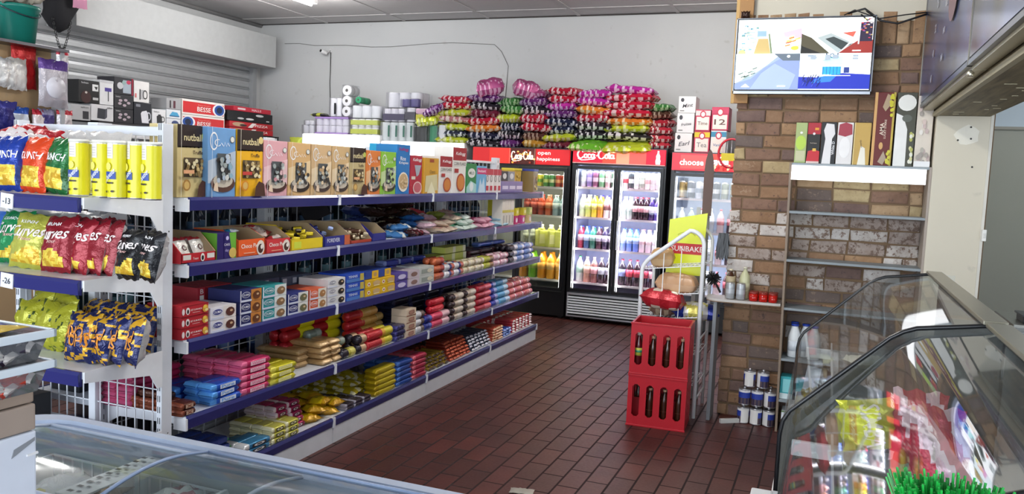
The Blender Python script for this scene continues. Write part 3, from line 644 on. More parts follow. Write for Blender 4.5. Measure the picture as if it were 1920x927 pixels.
def cake(f): f.rect(.42,0,1,1,M('6db33a')); f.poly([(.35,0),(.8,0),(.62,1),(.35,1)],M('2a1e66')); f.text('CAKE',.5,.55,.3,M('e8e4f2'),.2); f.text('day',.5,.32,.2,M('b9aee0'),.18); f.ell(.8,.22,.2,.2,M('d8b860')); f.ell(.5,.8,.08,.08,M('c9c0ee'))
c,wd=yc(413,449,z); put(carton('cake_box','box',wd-.004,.26,.125,'2a1e66',cake,lambda f:f.rect(0,0,1,1,M('6db33a'))),'purple and green cake bar box between the red tray and orange box',(FX-.005,c,z+.001),RZ)
def choco(bgc):
    def a(f): f.text('Choco Pie',.42,.62,.6,M('fff4ea'),.3); f.ell(.82,.45,.15,.45,M('e9ddd0')); f.ell(.82,.4,.1,.28,M('4a2a22')); f.ell(.86,.5,.05,.14,M('f2e8de')); f.rect(.2,.18,.6,.24,M('f0b090'))
    return a
c,wd=yc(450,502,z); tray('display_tray',wd-.004,.27,.13,.085,'ec6024',choco(0),'orange open carton of chocolate pies',c,z)
c2,w2=c,wd
c,wd=yc(503,549,z); tray('display_tray',wd-.004,.27,.13,.075,'d2383c',choco(0),'red open carton of chocolate pies right of the orange one',c,z)
def sweets(c1,c2,s): return slab('wrapped_sweet','sweet',.06,.03,.022,c1,c2,seed=s)
p=pillow('pie_packet','packet',.09,.09,.035,lambda u,v,f:'c23a40' if v>0 else 'e8d8ce',seed=4,lie=True,nu=8,nv=8); heap(p,'red and white pie packet inside the red open carton','pie packets in the red carton',FX-.13,c,z+.05,wd*.5,.13,6,.03,2)
p=pillow('pie_packet','packet',.09,.09,.035,lambda u,v,f:'2f94c8' if v>0 else 'd8e4ec',seed=5,lie=True,nu=8,nv=8); heap(p,'blue and white pie packet inside the orange open carton','pie packets in the orange carton',FX-.13,c2-.06,z+.05,.06,.1,3,.03,3)
c,wd=yc(550,610,z); tray('display_tray',wd-.006,.30,.135,.06,'e8cc22',lambda f:f.rect(.08,.2,.3,.8,M('d6e04a')),'yellow open carton tray of wrapped chocolates',c,z)
heap(sweets('e0c826','2a221c',1),'yellow and black wrapped chocolate in the yellow tray','yellow wrapped chocolates',FX-.13,c,z+.05,wd*.8,.2,26,.022,4)
c,wd=yc(612,660,z); tray('display_tray',wd-.006,.28,.13,.06,'2c2f86',lambda f:(f.text('FOREVER',.35,.6,.5,M('dfe2f2'),.4),f.rect(.78,0,1,1,M('c8643c'))),'dark blue open carton tray right of the yellow tray',c,z)
heap(sweets('28307c','9fb0dc',2),'dark blue wrapped sweet in the dark blue tray','dark blue wrapped sweets',FX-.12,c-.03,z+.05,wd*.5,.15,8,.022,5)
c,wd=yc(662,701,z); tray('display_tray',wd-.006,.26,.12,.02,'b2402c',None,'brown and red open tray of small chocolates',c,z)
heap(sweets('5a3a2a','d8c8a8',3),'brown and cream wrapped chocolate in the low open tray','brown wrapped chocolates',FX-.10,c,z+.02,wd*.8,.17,30,.022,6)
c,wd=yc(702,728,z); tray('display_tray',wd-.006,.24,.11,.05,'2b2e88',None,'small blue open tray beside the loose sweet bags',c,z)
# loose bags
def lbag(c1,c2,s,w=.17,h=.13,d=.045,txt=None): return pillow('sweet_bag','sweet bag',w,h,d,lambda u,v,f:(c1 if (u*.6+v+.3*math.sin(u*4+s))>-.3 else c2),[txt] if txt else (),s,lie=True,nu=12,nv=10,wr=.01)
def bagheap(c1,c2,s,lab,grp,lst,**k):
    p=lbag(c1,c2,s,**k)
    order=sorted(range(len(lst)),key=lambda q:lst[q][0])
    for i,(px,dx,dz,a) in enumerate(lst): put(p,lab+', %s from the left'%ORD[order.index(i)],(FX-dx,gY(px,ZS[1],FX-dx),ZS[1]+dz),0,grp,(R(8*math.sin(i*3)),R(7*math.cos(i*2)),R(a)))
bagheap('241a18','3a2620',1,'large black sweet bag piled at the back of the second shelf','black sweet bags',[(690,.33,.13,80),(712,.30,.03,95),(722,.34,.12,85),(735,.31,.05,100),(745,.34,.17,88),(712,.34,.19,92),(765,.33,.03,80),(755,.3,.11,75)],w=.24,h=.18,d=.06,txt=('Choco Dots',0,0,.7,'d8cfa6'))
bagheap('c02038','e04a58',2,'bright red sweet bag lying on the black bags','red sweet bags',[(772,.36,.12,70),(780,.34,.07,95)])
bagheap('6c88c0','2f3f78',3,'blue patterned sweet bag standing at the back','blue patterned sweet bags',[(662,.40,.13,75),(668,.37,.06,80)],d=.07)
bagheap('e8ece9','4a86c4',4,'white and blue sweet bag near the edge of the second shelf','white and blue sweet bags',[(738,.07,.0,30),(744,.1,.045,60),(752,.08,.0,80)])
bagheap('3a8cd8','2a6cb8',5,'bright blue sweet bag in the middle of the loose bags','bright blue sweet bags',[(765,.18,.05,50),(772,.2,.09,70)])
bagheap('6c1f28','3c1a1c',6,'dark red sweet bag under the blue ones','dark red sweet bags',[(762,.06,.0,95),(772,.07,.0,60),(768,.15,.0,85)])
bagheap('dedada','c8a8b8',7,'white and pink sweet bag at the strip joint','white and pink sweet bags',[(785,.06,.0,90),(795,.08,.045,70),(788,.2,.05,80),(798,.17,.09,95)])
bagheap('d6d84a','8a9a3a',8,'yellow green sweet bag behind the white bags','yellow green sweet bags',[(806,.25,.06,80),(815,.22,.1,85)])
bagheap('caa09a','d8c4b0',9,'pale pink and cream sweet bag in the long row','pale pink sweet bags',[(810,.07,.0,88),(822,.06,.0,92),(834,.06,.0,85),(816,.1,.045,95),(830,.1,.045,85),(842,.14,.08,80),(828,.2,.08,80),(838,.26,.1,80)],w=.13,h=.17)
bagheap('5aa884','e0eee6',10,'green and white sweet bag in the long row','green and white sweet bags',[(850,.07,.0,88),(862,.07,.0,92),(874,.07,.0,88),(856,.09,.042,88),(868,.09,.042,92),(860,.14,.08,88)],w=.12,h=.16)
bagheap('d4628c','e8b0c4',11,'pink sweet bag in the long row','pink sweet bags',[(886,.07,.0,88),(898,.07,.0,92),(908,.07,.0,88),(892,.09,.042,88),(903,.09,.042,92)],w=.12,h=.16)
bagheap('6cb4de','b8dcf0',12,'light blue sweet bag in the long row','light blue sweet bags',[(922,.07,.0,88),(934,.07,.0,92),(927,.09,.042,88)],w=.12,h=.16)
z=ZS[1]
y0,y1=yspan(944,966,z); p=carton('chocolate_carton','box',(y1-y0)/4-.003,.1,.235,'e4ddd0',lambda f:(f.rect(0,.5,1,.6,M('d8c850')),f.rect(.3,.1,.7,.4,M('b8b0a4'))))
rowput(p,'tall slim cream carton in the row of four at the far end of the second shelf',4,944,966,z,1,1,.1,.1,'tall slim cream cartons',rzj=.4)
put(carton('snack_carton','box',.14,.1,.2,'e4d834',lambda f:f.rect(.1,.5,.9,.8,M('f0ec8c'))),'tall yellow carton behind the light blue bags',(FX-.2,gY(938,1.3,FX-.2),z+.03),RZ)
for i,(px,c,l) in enumerate(((972,'c43070','pink'),(985,'c8488a','rose pink'),(997,'d8c088','cream'))):
    p=carton('small_box','box',.075,.07,.075,c,lambda f:f.ell(.5,.5,.3,.3,M('f0e0e8'))); put(p,'%s small box, lower pile at the far end of the second shelf'%l,(FX-.02,gY(px,z,FX),z+.001),RZ)
for i,(px,c,l) in enumerate(((975,'e6da30','yellow'),(989,'ded23c','deep yellow'),(1000,'c4d27a','pale green'))):
    p=carton('small_box','box',.075,.07,.07,c,lambda f:f.rect(.2,.3,.8,.7,M('f4efa0'))); put(p,'%s small box, top of the pile ending the second shelf'%l,(FX-.03,gY(px,z,FX),z+.078),RZ)
put(bottle('syrup_bottle',.17,.025,'5a2420','c42830','e0d8d0'),'small brown sauce bottle with a red cap at the far end of the second shelf',(FX-.2,gY(958,1.3,FX-.2),z+.001))
# --- third shelf: biscuit cartons
z=ZS[2]
def biscuit(c1,c2,cook,txt='OUMA',split=.5):
    def a(f):
        f.rect(split,0,1,1,M(c2)); f.rect(0,0,.04,1,M('e6e6ee')); f.ell(split*.52,.6,split*.4,.26,M('e6e8f4')); f.ell(split*.52,.6,split*.36,.22,M(c1)); f.text(txt,split*.52,.6,split*.6,M('f4f4fa'),.2)
        f.ell((1+split)/2,.48,(1-split)*.36,.36,M(cook),10); f.ell((1+split)/2+.04,.55,(1-split)*.12,.1,M('d8b890'),8); f.rect(.02,.02,split,.2,M('cfd4e4'))
    return a
def eet(f):
    f.rect(0,.93,1,1,M('8c1820')); f.ell(.22,.5,.075,.33,M('f0e4e2')); f.ell(.22,.45,.035,.2,M('2a1a1a')); f.text('EET-SUM-MOR',.53,.55,.42,M('f6e8e4'),.3); f.rect(.38,.28,.66,.33,M('e0b8b4'))
    f.ell(.86,.5,.11,.36,M('e0a83c'),9); f.ell(.84,.66,.07,.16,M('f0cc50'),7); f.ell(.90,.36,.07,.14,M('f2dc96'),7); f.ell(.0+.03,.5,.05,.3,M('f0e4e2'))
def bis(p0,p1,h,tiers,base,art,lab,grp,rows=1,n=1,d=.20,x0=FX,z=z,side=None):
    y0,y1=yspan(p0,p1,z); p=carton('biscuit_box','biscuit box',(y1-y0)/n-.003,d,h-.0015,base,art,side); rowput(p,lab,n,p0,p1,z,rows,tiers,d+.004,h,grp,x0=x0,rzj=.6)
bis(345,396,.052,3,'bc2430',eet,'red shortbread biscuit box in the near stack of three on the third shelf','red shortbread boxes')
bis(399,447,.062,2,'e6e2e6',biscuit('2c2f7c','e9e0da','5a3028',split=.5),'white and purple chocolate biscuit box in the stack of two beside the red boxes','white and purple biscuit boxes')
y0,y1=yspan(350,452,z+.13); p=carton('biscuit_box','biscuit box',.05,.19,.075,'a82836',None,lambda f:f.rect(0,0,1,1,M('a82836')))
p=carton('biscuit_box','biscuit box',.058,.19,.08,'b02a38',lambda f:(f.rect(.25,.1,.75,.5,M('e8e4e0')),f.text('B',.5,.75,.4,M('f0d8d8'),.3)))
for i in range(4): put(p,'dark red biscuit box standing behind the near stacks, %s along'%ORD[i],(FX-.225,gY(378,z+.12,FX-.225)+i*.064,z+.0995),RZ,'dark red upright biscuit boxes')
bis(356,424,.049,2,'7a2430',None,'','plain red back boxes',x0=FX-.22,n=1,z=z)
bis(454,494,.06,3,'232a66',biscuit('232a66','c8823c','6a3c20'),'navy and orange biscuit box in the stack of three','navy and orange biscuit boxes')
bis(496,541,.06,3,'2f9a9c',biscuit('2f8a90','dfe4e2','8a6a4a'),'teal and white biscuit box in the stack of three','teal and white biscuit boxes')
bis(544,582,.058,2,'2b3478',biscuit('2b3478','e2e2dc','6a6a4a'),'navy and white biscuit box in the stack of two','navy and white biscuit boxes')
bis(584,616,.058,2,'e0643c',biscuit('e0643c','e8e2d4','a87848'),'orange and white biscuit box in the stack of two','orange and white biscuit boxes')
bis(618,651,.052,3,'e6e4e2',biscuit('9a98a0','e6e4e2','2c2826'),'white and black biscuit box in the stack of three','white and black biscuit boxes')
bis(520,590,.04,1,'39405c',lambda f:f.rect(.1,.2,.4,.8,M('c8ccd4')),'','flat dark boxes',x0=FX-.22,n=2,z=z+.13)
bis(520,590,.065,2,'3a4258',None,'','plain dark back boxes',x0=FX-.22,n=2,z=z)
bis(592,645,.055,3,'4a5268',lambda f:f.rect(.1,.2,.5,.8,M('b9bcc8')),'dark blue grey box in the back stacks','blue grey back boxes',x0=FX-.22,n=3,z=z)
def blueb(f): f.rect(0,.05,1,.42,M('4c7cc4')); f.text('TENNIS',.35,.68,.5,M('dfe8f6'),.28); f.rect(.74,.1,.95,.9,M('c8b24c'))
bis(653,687,.055,3,'1f4ab8',blueb,'bright blue biscuit box in the stack of three','bright blue biscuit boxes')
bis(689,744,.052,2,'e2b41c',lambda f:(f.ell(.2,.5,.1,.25,M('f2f0e4')),f.ell(.2,.5,.05,.12,M('b8342c')),f.ell(.7,.55,.25,.3,M('c9a878')),f.rect(.5,.2,.9,.3,M('f4e8b0'))),'yellow biscuit box in the two stacks','yellow biscuit boxes',n=2,rows=1)
bis(694,742,.05,1,'22439a',lambda f:(f.rect(.5,0,1,1,M('e2b41c')),f.ell(.75,.5,.12,.3,M('b89468'))),'blue and yellow biscuit box on top of the yellow ones','blue and yellow biscuit boxes',n=2,x0=FX-.02,z=z+.106)
bis(746,768,.056,2,'5a4a9c',lambda f:(f.ell(.5,.5,.35,.3,M('cfc8e6')),f.rect(0,0,1,.15,M('382c70'))),'purple biscuit box in the stack of two','purple biscuit boxes')
bis(770,790,.056,2,'c9bcc4',lambda f:f.ell(.5,.5,.3,.3,M('8a6a60')),'pale pink grey biscuit box in the stack of two','pale biscuit boxes')
bis(791,817,.06,2,'c6c9c4',lambda f:(f.rect(.1,.2,.9,.75,M('98a096')),f.ell(.7,.5,.2,.25,M('e0d8c0'))),'grey white biscuit box in the stack of two','grey white biscuit boxes')
def rolls(p0,p1,L,r,tiers,rows,bands,lab,grp,z,n=1,x0=FX,stag=.0,seed=1,skip=None):
    y0,y1=yspan(p0,p1,z); L=(y1-y0)/n-.004; p=rollpack('biscuit_roll','biscuit roll',L,r,bands,seed)
    rowput(p,lab,n,p0,p1,z,rows,tiers,2*r+.002,2*r*.98,grp,x0=x0,stag=stag,rzj=1,skip=skip)
rolls(819,838,0,.028,3,2,[(.5,'c4643c'),(1,'a83c30')],'orange red biscuit roll stacked left of the white ones','orange red biscuit rolls',z)
rolls(839,874,0,.026,2,3,[(.35,'dfe0e4'),(.6,'3a4488'),(1,'c8705c')],'white and red biscuit roll lying along the strip','white and red biscuit rolls',z,2)
rolls(875,912,0,.026,2,2,[(.3,'e0d8b8'),(.6,'b8a888'),(1,'e6e0cc')],'cream biscuit roll lying along the strip','cream biscuit rolls',z,3)
rolls(913,930,0,.026,2,2,[(.5,'b4b83c'),(1,'8a6a3c')],'olive biscuit roll beside the cream ones','olive biscuit rolls',z)
rolls(931,957,0,.027,2,2,[(.4,'e0b8c4'),(.7,'f0e4e6'),(1,'c88494')],'pink and white biscuit roll','pink and white biscuit rolls',z,2)
rolls(958,974,0,.027,3,3,[(.5,'28222c'),(1,'d8d8e0')],'black and white biscuit roll','black and white biscuit rolls',z)
rolls(975,1003,0,.026,3,3,[(.4,'7c98d0'),(.7,'d8e0f0'),(1,'5470b8')],'light blue biscuit roll at the far end of the third shelf','light blue biscuit rolls',z,2)
def lp(name,cat,L,w,h,c1,c2,seed,txt=None,tc='ffffff'): return slab(name,cat,L,w,h,c1,c2,txt,tc,seed)
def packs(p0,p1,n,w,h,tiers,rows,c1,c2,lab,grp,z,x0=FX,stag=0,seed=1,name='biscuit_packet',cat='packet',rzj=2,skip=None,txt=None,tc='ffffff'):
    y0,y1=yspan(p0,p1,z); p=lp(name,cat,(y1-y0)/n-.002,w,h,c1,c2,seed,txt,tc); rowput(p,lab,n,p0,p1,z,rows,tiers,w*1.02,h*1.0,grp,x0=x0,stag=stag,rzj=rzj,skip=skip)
packs(757,842,4,.07,.042,3,2,'1c2c8c','2f44b4','shiny dark blue biscuit packet stacked at the back of the third shelf','dark blue biscuit packets',z+.0,x0=FX-.17,stag=.012)
packs(765,838,3,.07,.04,1,1,'24389c','8a9cd8','blue packet on top of the dark blue packets','top blue packets',z+.128,x0=FX-.17,rzj=8)
bis(842,905,.05,3,'c3cc5c',lambda f:f.rect(.72,0,1,1,M('e4e6c4')),'pale lime green wafer box in the back stacks','lime green wafer boxes',n=3,x0=FX-.14,d=.12,z=z)
bis(868,905,.05,1,'c9d264',lambda f:f.rect(.72,0,1,1,M('e4e6c4')),'pale lime green wafer box on the very top','top lime green wafer boxes',n=2,x0=FX-.14,d=.12,z=z+.155)
packs(908,985,4,.07,.036,4,3,'2c1a1c','52303a','dark chocolate brown biscuit packet in the heap at the far end','dark brown biscuit packets',z+.0,x0=FX-.1,stag=.01,rzj=7)
packs(940,985,2,.07,.036,1,1,'2c58c0','6a8cdc','blue packet lying on the dark brown heap','blue packets on the brown heap',z+.148,x0=FX-.2,rzj=9)
# --- fourth shelf
z=ZS[3]
packs(346,373,1,.085,.03,2,4,'5a2c22','8a4a34','brown chocolate bar packet at the near end of the fourth shelf','brown bar packets',z,txt='x',tc='c8a890',rzj=5)
packs(352,368,1,.085,.03,1,3,'33201c','5a3628','dark brown bar packet at the near end of the fourth shelf','dark brown bar packets',z+.062,x0=FX-.1,rzj=9)
packs(401,456,1,.085,.034,3,2,'1f58c4','5aa0e8','blue biscuit packet in the small stack beside the pink ones','blue biscuit packets',z,seed=3,rzj=5,txt='Pure',tc='dfe8f6')
packs(392,452,1,.085,.034,2,2,'1c50b8','4a90e0','blue biscuit packet set back behind the front blue stack','rear blue biscuit packets',z,x0=FX-.19,rzj=9)
packs(457,511,1,.09,.034,5,2,'d0386c','ea7098','pink wafer packet in the tall stack of five','front pink wafer packets',z,seed=4,rzj=2,txt='Wafers',tc='f4c8d4')
packs(400,455,1,.09,.034,4,1,'c03466','e0688e','pink wafer packet in the stack behind the blue packets','pink wafer packets behind the blue ones',z,x0=FX-.37,rzj=5)
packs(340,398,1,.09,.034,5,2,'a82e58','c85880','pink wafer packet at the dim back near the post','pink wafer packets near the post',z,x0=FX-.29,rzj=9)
packs(455,509,1,.09,.034,5,2,'c03466','e0688e','pink wafer packet in the rear tall stack','rear pink wafer packets',z,x0=FX-.19,rzj=4)
packs(512,560,1,.08,.032,3,3,'d8d02c','ece45c','yellow wafer packet in the stack between pink and green','yellow wafer packets',z,seed=5,rzj=3,txt='Wafers',tc='f0ecb0')
packs(562,590,1,.08,.03,1,3,'1f5a3a','3a8a5c','dark green packet lying flat behind the yellow stack','dark green packets',z,x0=FX-.12,rzj=6)
p_=slab('finger_biscuit_packet','packet',.30,.095,.034,'bf9a68','cfae80',None,'ffffff',6)
y0,y1=yspan(606,646,z)
for t in range(4):
    for i in range(2): put(p_,'tan finger biscuit packet, %s layer, %s column of the stack'%(layer(t,4),('left','right')[i]),(FX-.16-(t%2)*.01,y0+.08+i*.11+(.02 if t<2 else 0)-.05,z+.001+t*.035),R(4*math.sin(t+i)),'tan finger biscuit packets')
    if t<3: put(p_,'tan finger biscuit packet set back on the left, %s layer'%layer(t,3),(FX-.25,y0-.07,z+.001+t*.035),R(-5+4*t),'rear tan finger biscuit packets')
rolls(648,674,0,.03,1,1,[(.35,'2a2430'),(.55,'a8a43c'),(1,'d8cf6c')],'black and yellow biscuit roll next to the tan packets','black and yellow biscuit rolls',z)
rolls(650,672,0,.03,1,1,[(.5,'8a9a90'),(1,'a8b4a8')],'grey green biscuit roll lying on the black and yellow one','lower grey green biscuit rolls',z+.06,x0=FX-.07)
rolls(628,652,0,.03,2,1,[(.5,'7c8c84'),(1,'98a8a0')],'grey green biscuit roll behind the tan packets','grey green biscuit rolls',z+.06,x0=FX-.16)
rolls(676,694,0,.03,2,2,[(.3,'2a2430'),(1,'cdab88')],'cream biscuit roll with a black end','cream and black biscuit rolls',z)
rolls(695,743,0,.03,2,2,[(.5,'c02c34'),(.62,'e8b040'),(1,'dccf3c')],'red biscuit roll with a yellow end, front stack','red and yellow biscuit rolls',z)
rolls(690,722,0,.03,4,1,[(.6,'b8242e'),(1,'c83c3c')],'red biscuit roll in the stack behind the front ones','red biscuit rolls',z,x0=FX-.13)
rolls(600,700,0,.032,5,2,[(.4,'b0202a'),(.42,'e6e01c'),(1,'f0e82a')],'bright yellow and red biscuit roll in the high back stack','bright yellow biscuit rolls',z,2,x0=FX-.22,skip=lambda i,d,t:t>3 and i==0)
rolls(715,745,0,.03,3,1,[(.5,'d0a858'),(1,'c8984a')],'golden biscuit roll behind the front rolls','golden biscuit rolls',z+.06,x0=FX-.13)
packs(745,764,1,.07,.035,3,2,'28285c','4a4a90','navy packet between the yellow rolls and beige boxes','navy packets',z,rzj=6)
def beige(f): f.rect(0,0,1,.12,M('8c4838')); f.rect(.25,.25,.8,.8,M('b88a78')); f.ring(.5,.5,.3,.3,.15,M('7c4438'))
bis(765,783,.05,4,'dcc8b0',beige,'beige biscuit box in the stack of four on the fourth shelf','beige biscuit boxes',d=.12,z=z)
rolls(735,760,0,.03,2,1,[(.5,'c8b070'),(1,'b89858')],'khaki biscuit roll behind the navy packets','khaki biscuit rolls',z+.06,x0=FX-.15)
rolls(784,801,0,.027,3,2,[(.5,'d8d8dc'),(1,'6a5c58')],'white and brown biscuit roll right of the beige boxes','white and brown biscuit rolls',z)
rolls(802,815,0,.027,2,2,[(.5,'28348c'),(1,'5868b8')],'blue biscuit roll in the short stack','blue biscuit rolls',z)
rolls(816,848,0,.027,2,2,[(.5,'d84868'),(1,'f0c8d0')],'pink biscuit roll near the second strip joint','pink biscuit rolls',z)
rolls(816,842,0,.027,2,1,[(.3,'c81c30'),(1,'e03c48')],'bright red biscuit roll on top of the pink ones','bright red biscuit rolls',z+.106,x0=FX-.02)
rolls(849,896,0,.027,4,2,[(.2,'3a2c2c'),(.5,'c8b8a4'),(1,'d8cfc0')],'cream and brown long biscuit roll in the stack of four','cream and brown biscuit rolls',z,2)
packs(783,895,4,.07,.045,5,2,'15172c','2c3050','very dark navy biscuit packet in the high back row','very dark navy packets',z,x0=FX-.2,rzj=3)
rolls(898,925,0,.028,4,2,[(.5,'b02434'),(1,'d85868')],'crimson biscuit roll in the stack of four','crimson biscuit rolls',z)
rolls(926,940,0,.027,4,3,[(.5,'2434a0'),(1,'98a8dc')],'royal blue biscuit roll near the far end','royal blue biscuit rolls',z,stag=.012)
rolls(941,961,0,.027,4,2,[(.5,'58a0cc'),(1,'b0d4e8')],'pale blue biscuit roll near the far end','pale blue biscuit rolls',z,stag=.012)
rolls(962,1002,0,.027,3,3,[(.5,'d87878'),(.6,'f0e0dc'),(1,'c86474')],'salmon pink biscuit roll at the far end of the fourth shelf','salmon pink biscuit rolls',z,3,stag=.015)
# --- bottom shelf
z=ZS[4]
def bars(p0,p1,n,tiers,c1,c2,lab,grp,L=.24,w=.05,h=.024,x0=FX-.13,seed=1,rzj=4,z=z,skip=None,stag=0):
    y0,y1=yspan(p0,p1,z); wy=(y1-y0)/n; p=slab('chocolate_bar','chocolate bar',L,min(w,wy*.98),h,c1,c2,None,'ffffff',seed)
    for t in range(tiers):
        for i in range(n):
            if skip and skip(i,t): continue
            put(p,rowlab(p.cat,grp,i,n,t,tiers,0,1),(x0-random.uniform(0,.01)-t*stag,y0+wy*i,z+.001+t*h),R(random.uniform(-rzj,rzj)),grp)
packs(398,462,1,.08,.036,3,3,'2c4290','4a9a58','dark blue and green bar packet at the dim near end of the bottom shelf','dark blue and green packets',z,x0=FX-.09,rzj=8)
packs(463,513,1,.07,.03,2,2,'3c84b0','e8e8e8','light blue and white bar packet on the bottom shelf','light blue packets',z,rzj=2,txt='o',tc='303030')
packs(465,515,1,.07,.03,1,1,'3c84b0','e8e8e8','light blue and white bar packet set back on the bottom shelf','rear light blue packets',z,x0=FX-.16)
packs(514,566,2,.07,.03,3,4,'d2cc58','ece8c0','pale yellow bar packet on the bottom shelf','pale yellow packets',z,rzj=2,txt='o',tc='505030')
packs(545,593,2,.07,.03,5,3,'b83468','ecd8e0','raspberry pink bar packet in the back stack of the bottom shelf','raspberry pink packets',z,x0=FX-.06,rzj=3,stag=.01,txt='o',tc='502030')
bp=pillow('crisp_packet','packet',.15,.12,.05,lambda u,v,f:'e2c41c' if abs(v)<.7 else 'c49418',seed=8,lie=True,nu=10,nv=10,wr=.01)
for i in range(14):
    x=FX-.09-.11*(i%3); put(bp,'yellow foil snack packet in the loose pile on the bottom shelf',(x,gY(600+ (i%5)*11,z,FX),z+.002+.035*(i//5)),0,'yellow foil snack packets',(R(6*math.sin(i)),R(6*math.cos(i*2)),R(80+25*math.sin(i*1.7))))
packs(652,700,3,.06,.02,2,5,'3c3340','a8a4b4','grey and purple thin bar lying flat on the bottom shelf','grey and purple thin bars',z,rzj=4)
packs(707,746,1,.09,.036,5,1,'c8b41e','b49a18','yellow snack pouch in the neat stack of five','front yellow snack pouches',z,rzj=2,seed=4)
bp=pillow('crisp_packet','packet',.14,.17,.04,lambda u,v,f:'bfae22' if (math.sin(u*5)+math.sin(v*6))<.9 else 'e8e4c0',seed=9,lie=True,nu=10,nv=10,wr=.008)
for i in range(24):
    d=i%4; k=(i//4)%2; t=i//8; put(bp,'dull yellow snack pouch, %s layer, %s row back, %s column'%(layer(t,3),ORD[d],('left','right')[k]),(FX-.16-.10*d,gY(690+k*26-d*6,z,FX),z+.002+.04*t+.02*(d%2)),0,'dull yellow snack pouches',(R(5*math.sin(i)),R(5*math.cos(i*2)),R(90+8*math.sin(i*1.7))))
packs(748,776,1,.09,.034,5,3,'2450a4','4a78c8','blue bar packet in the stack on the bottom shelf','blue bar packets',z,rzj=3)
packs(778,802,1,.09,.034,5,3,'b83450','d86878','dark pink bar packet in the stack on the bottom shelf','dark pink bar packets',z,rzj=3)
bars(804,850,6,4,'a88c34','3c2a1c','gold and brown chocolate bar near the front edge','gold and brown chocolate bars',seed=3,stag=.012)
bars(806,850,5,5,'4a1c16','8a3a2a','dark brown chocolate bar piled at the back','dark brown chocolate bars',x0=FX-.34,seed=4)
bars(852,890,6,6,'7c2a1c','c8603c','reddish brown chocolate bar in the middle pile','reddish brown chocolate bars',seed=5,stag=.012)
bars(852,900,5,7,'2c2220','54403a','black brown chocolate bar at the back of the middle pile','black brown chocolate bars',x0=FX-.35,seed=6)
bars(892,930,6,5,'262c40','c8ccd8','black and white chocolate bar','black and white chocolate bars',seed=7,stag=.012)
bars(932,950,4,5,'b84a34','e0b890','orange brown chocolate bar','orange brown chocolate bars',seed=8)
bars(951,966,3,3,'2c50a8','88a4e0','bright blue chocolate bar at the front','bright blue chocolate bars',seed=9)
bars(951,1004,8,5,'c84048','ecd8d4','red and white chocolate bar in the neat far pile','red and white chocolate bars',x0=FX-.33,seed=10)
bars(968,1004,6,5,'c03c48','f0dcd8','red and white chocolate bar at the front of the far pile','front red and white chocolate bars',seed=11)
# goods seen through the wire backs, on the far side of the same unit
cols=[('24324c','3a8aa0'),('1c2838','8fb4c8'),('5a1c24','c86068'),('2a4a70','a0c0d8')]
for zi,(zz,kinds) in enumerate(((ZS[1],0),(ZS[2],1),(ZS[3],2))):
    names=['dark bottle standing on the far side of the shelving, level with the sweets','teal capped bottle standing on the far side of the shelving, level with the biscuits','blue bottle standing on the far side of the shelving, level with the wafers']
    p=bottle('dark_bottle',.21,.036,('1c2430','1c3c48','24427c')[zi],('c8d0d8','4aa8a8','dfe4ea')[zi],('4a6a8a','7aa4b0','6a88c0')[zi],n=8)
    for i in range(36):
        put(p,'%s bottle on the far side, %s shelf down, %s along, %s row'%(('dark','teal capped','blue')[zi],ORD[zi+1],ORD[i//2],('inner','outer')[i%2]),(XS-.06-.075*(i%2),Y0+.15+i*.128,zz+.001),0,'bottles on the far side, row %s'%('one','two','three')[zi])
for zi,zz in enumerate(ZS):  # dark boxes added so the gaps behind the wire read dark
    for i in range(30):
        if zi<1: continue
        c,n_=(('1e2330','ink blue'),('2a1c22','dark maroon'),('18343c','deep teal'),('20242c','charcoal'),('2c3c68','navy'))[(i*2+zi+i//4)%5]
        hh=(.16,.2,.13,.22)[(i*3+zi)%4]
        put(carton('back_stock_box','box',.13,.10,hh,c,None),'%s filler box behind the wire panel, %s shelf down, %s along the far side'%(n_,ORD[zi],(ORD+['twenty '+o for o in ORD])[i]),(XS-.06,Y0+.12+i*.155,zz+.001),RZ+R(180)) if False else put(carton('back_stock_box','box',.13,.20,hh,c,None),'%s filler box by the wire panel, %s shelf down, %s along'%(n_,ORD[zi],(ORD+['twenty '+o for o in ORD])[i]),(XS-.20,Y0+.12+i*.155,zz+.001),RZ)
put(carton('folder','folder',.26,.012,.11,'1a1b20',None),'black flat folder tilted against the wire panel above the yellow tray',(FX-.36,gY(600,1.3,FX-.36),ZS[1]+.13),RZ,None,(R(-30),R(-12),RZ))
p=carton('tea_carton','box',.11,.08,.31,'c8446c',lambda f:(f.rect(0,.6,1,1,M('e6c8d4')),f.ell(.5,.4,.3,.2,M('f4ecf0'))))
for i in range(7): put(p,'pink and white carton peeking above the tan sweet cartons, %s along'%ORD[i],(-3.5,gY(616,1.7,-3.5)+i*.165,ZS[0]+.001),RZ,'pink and white cartons on the far side top shelf')
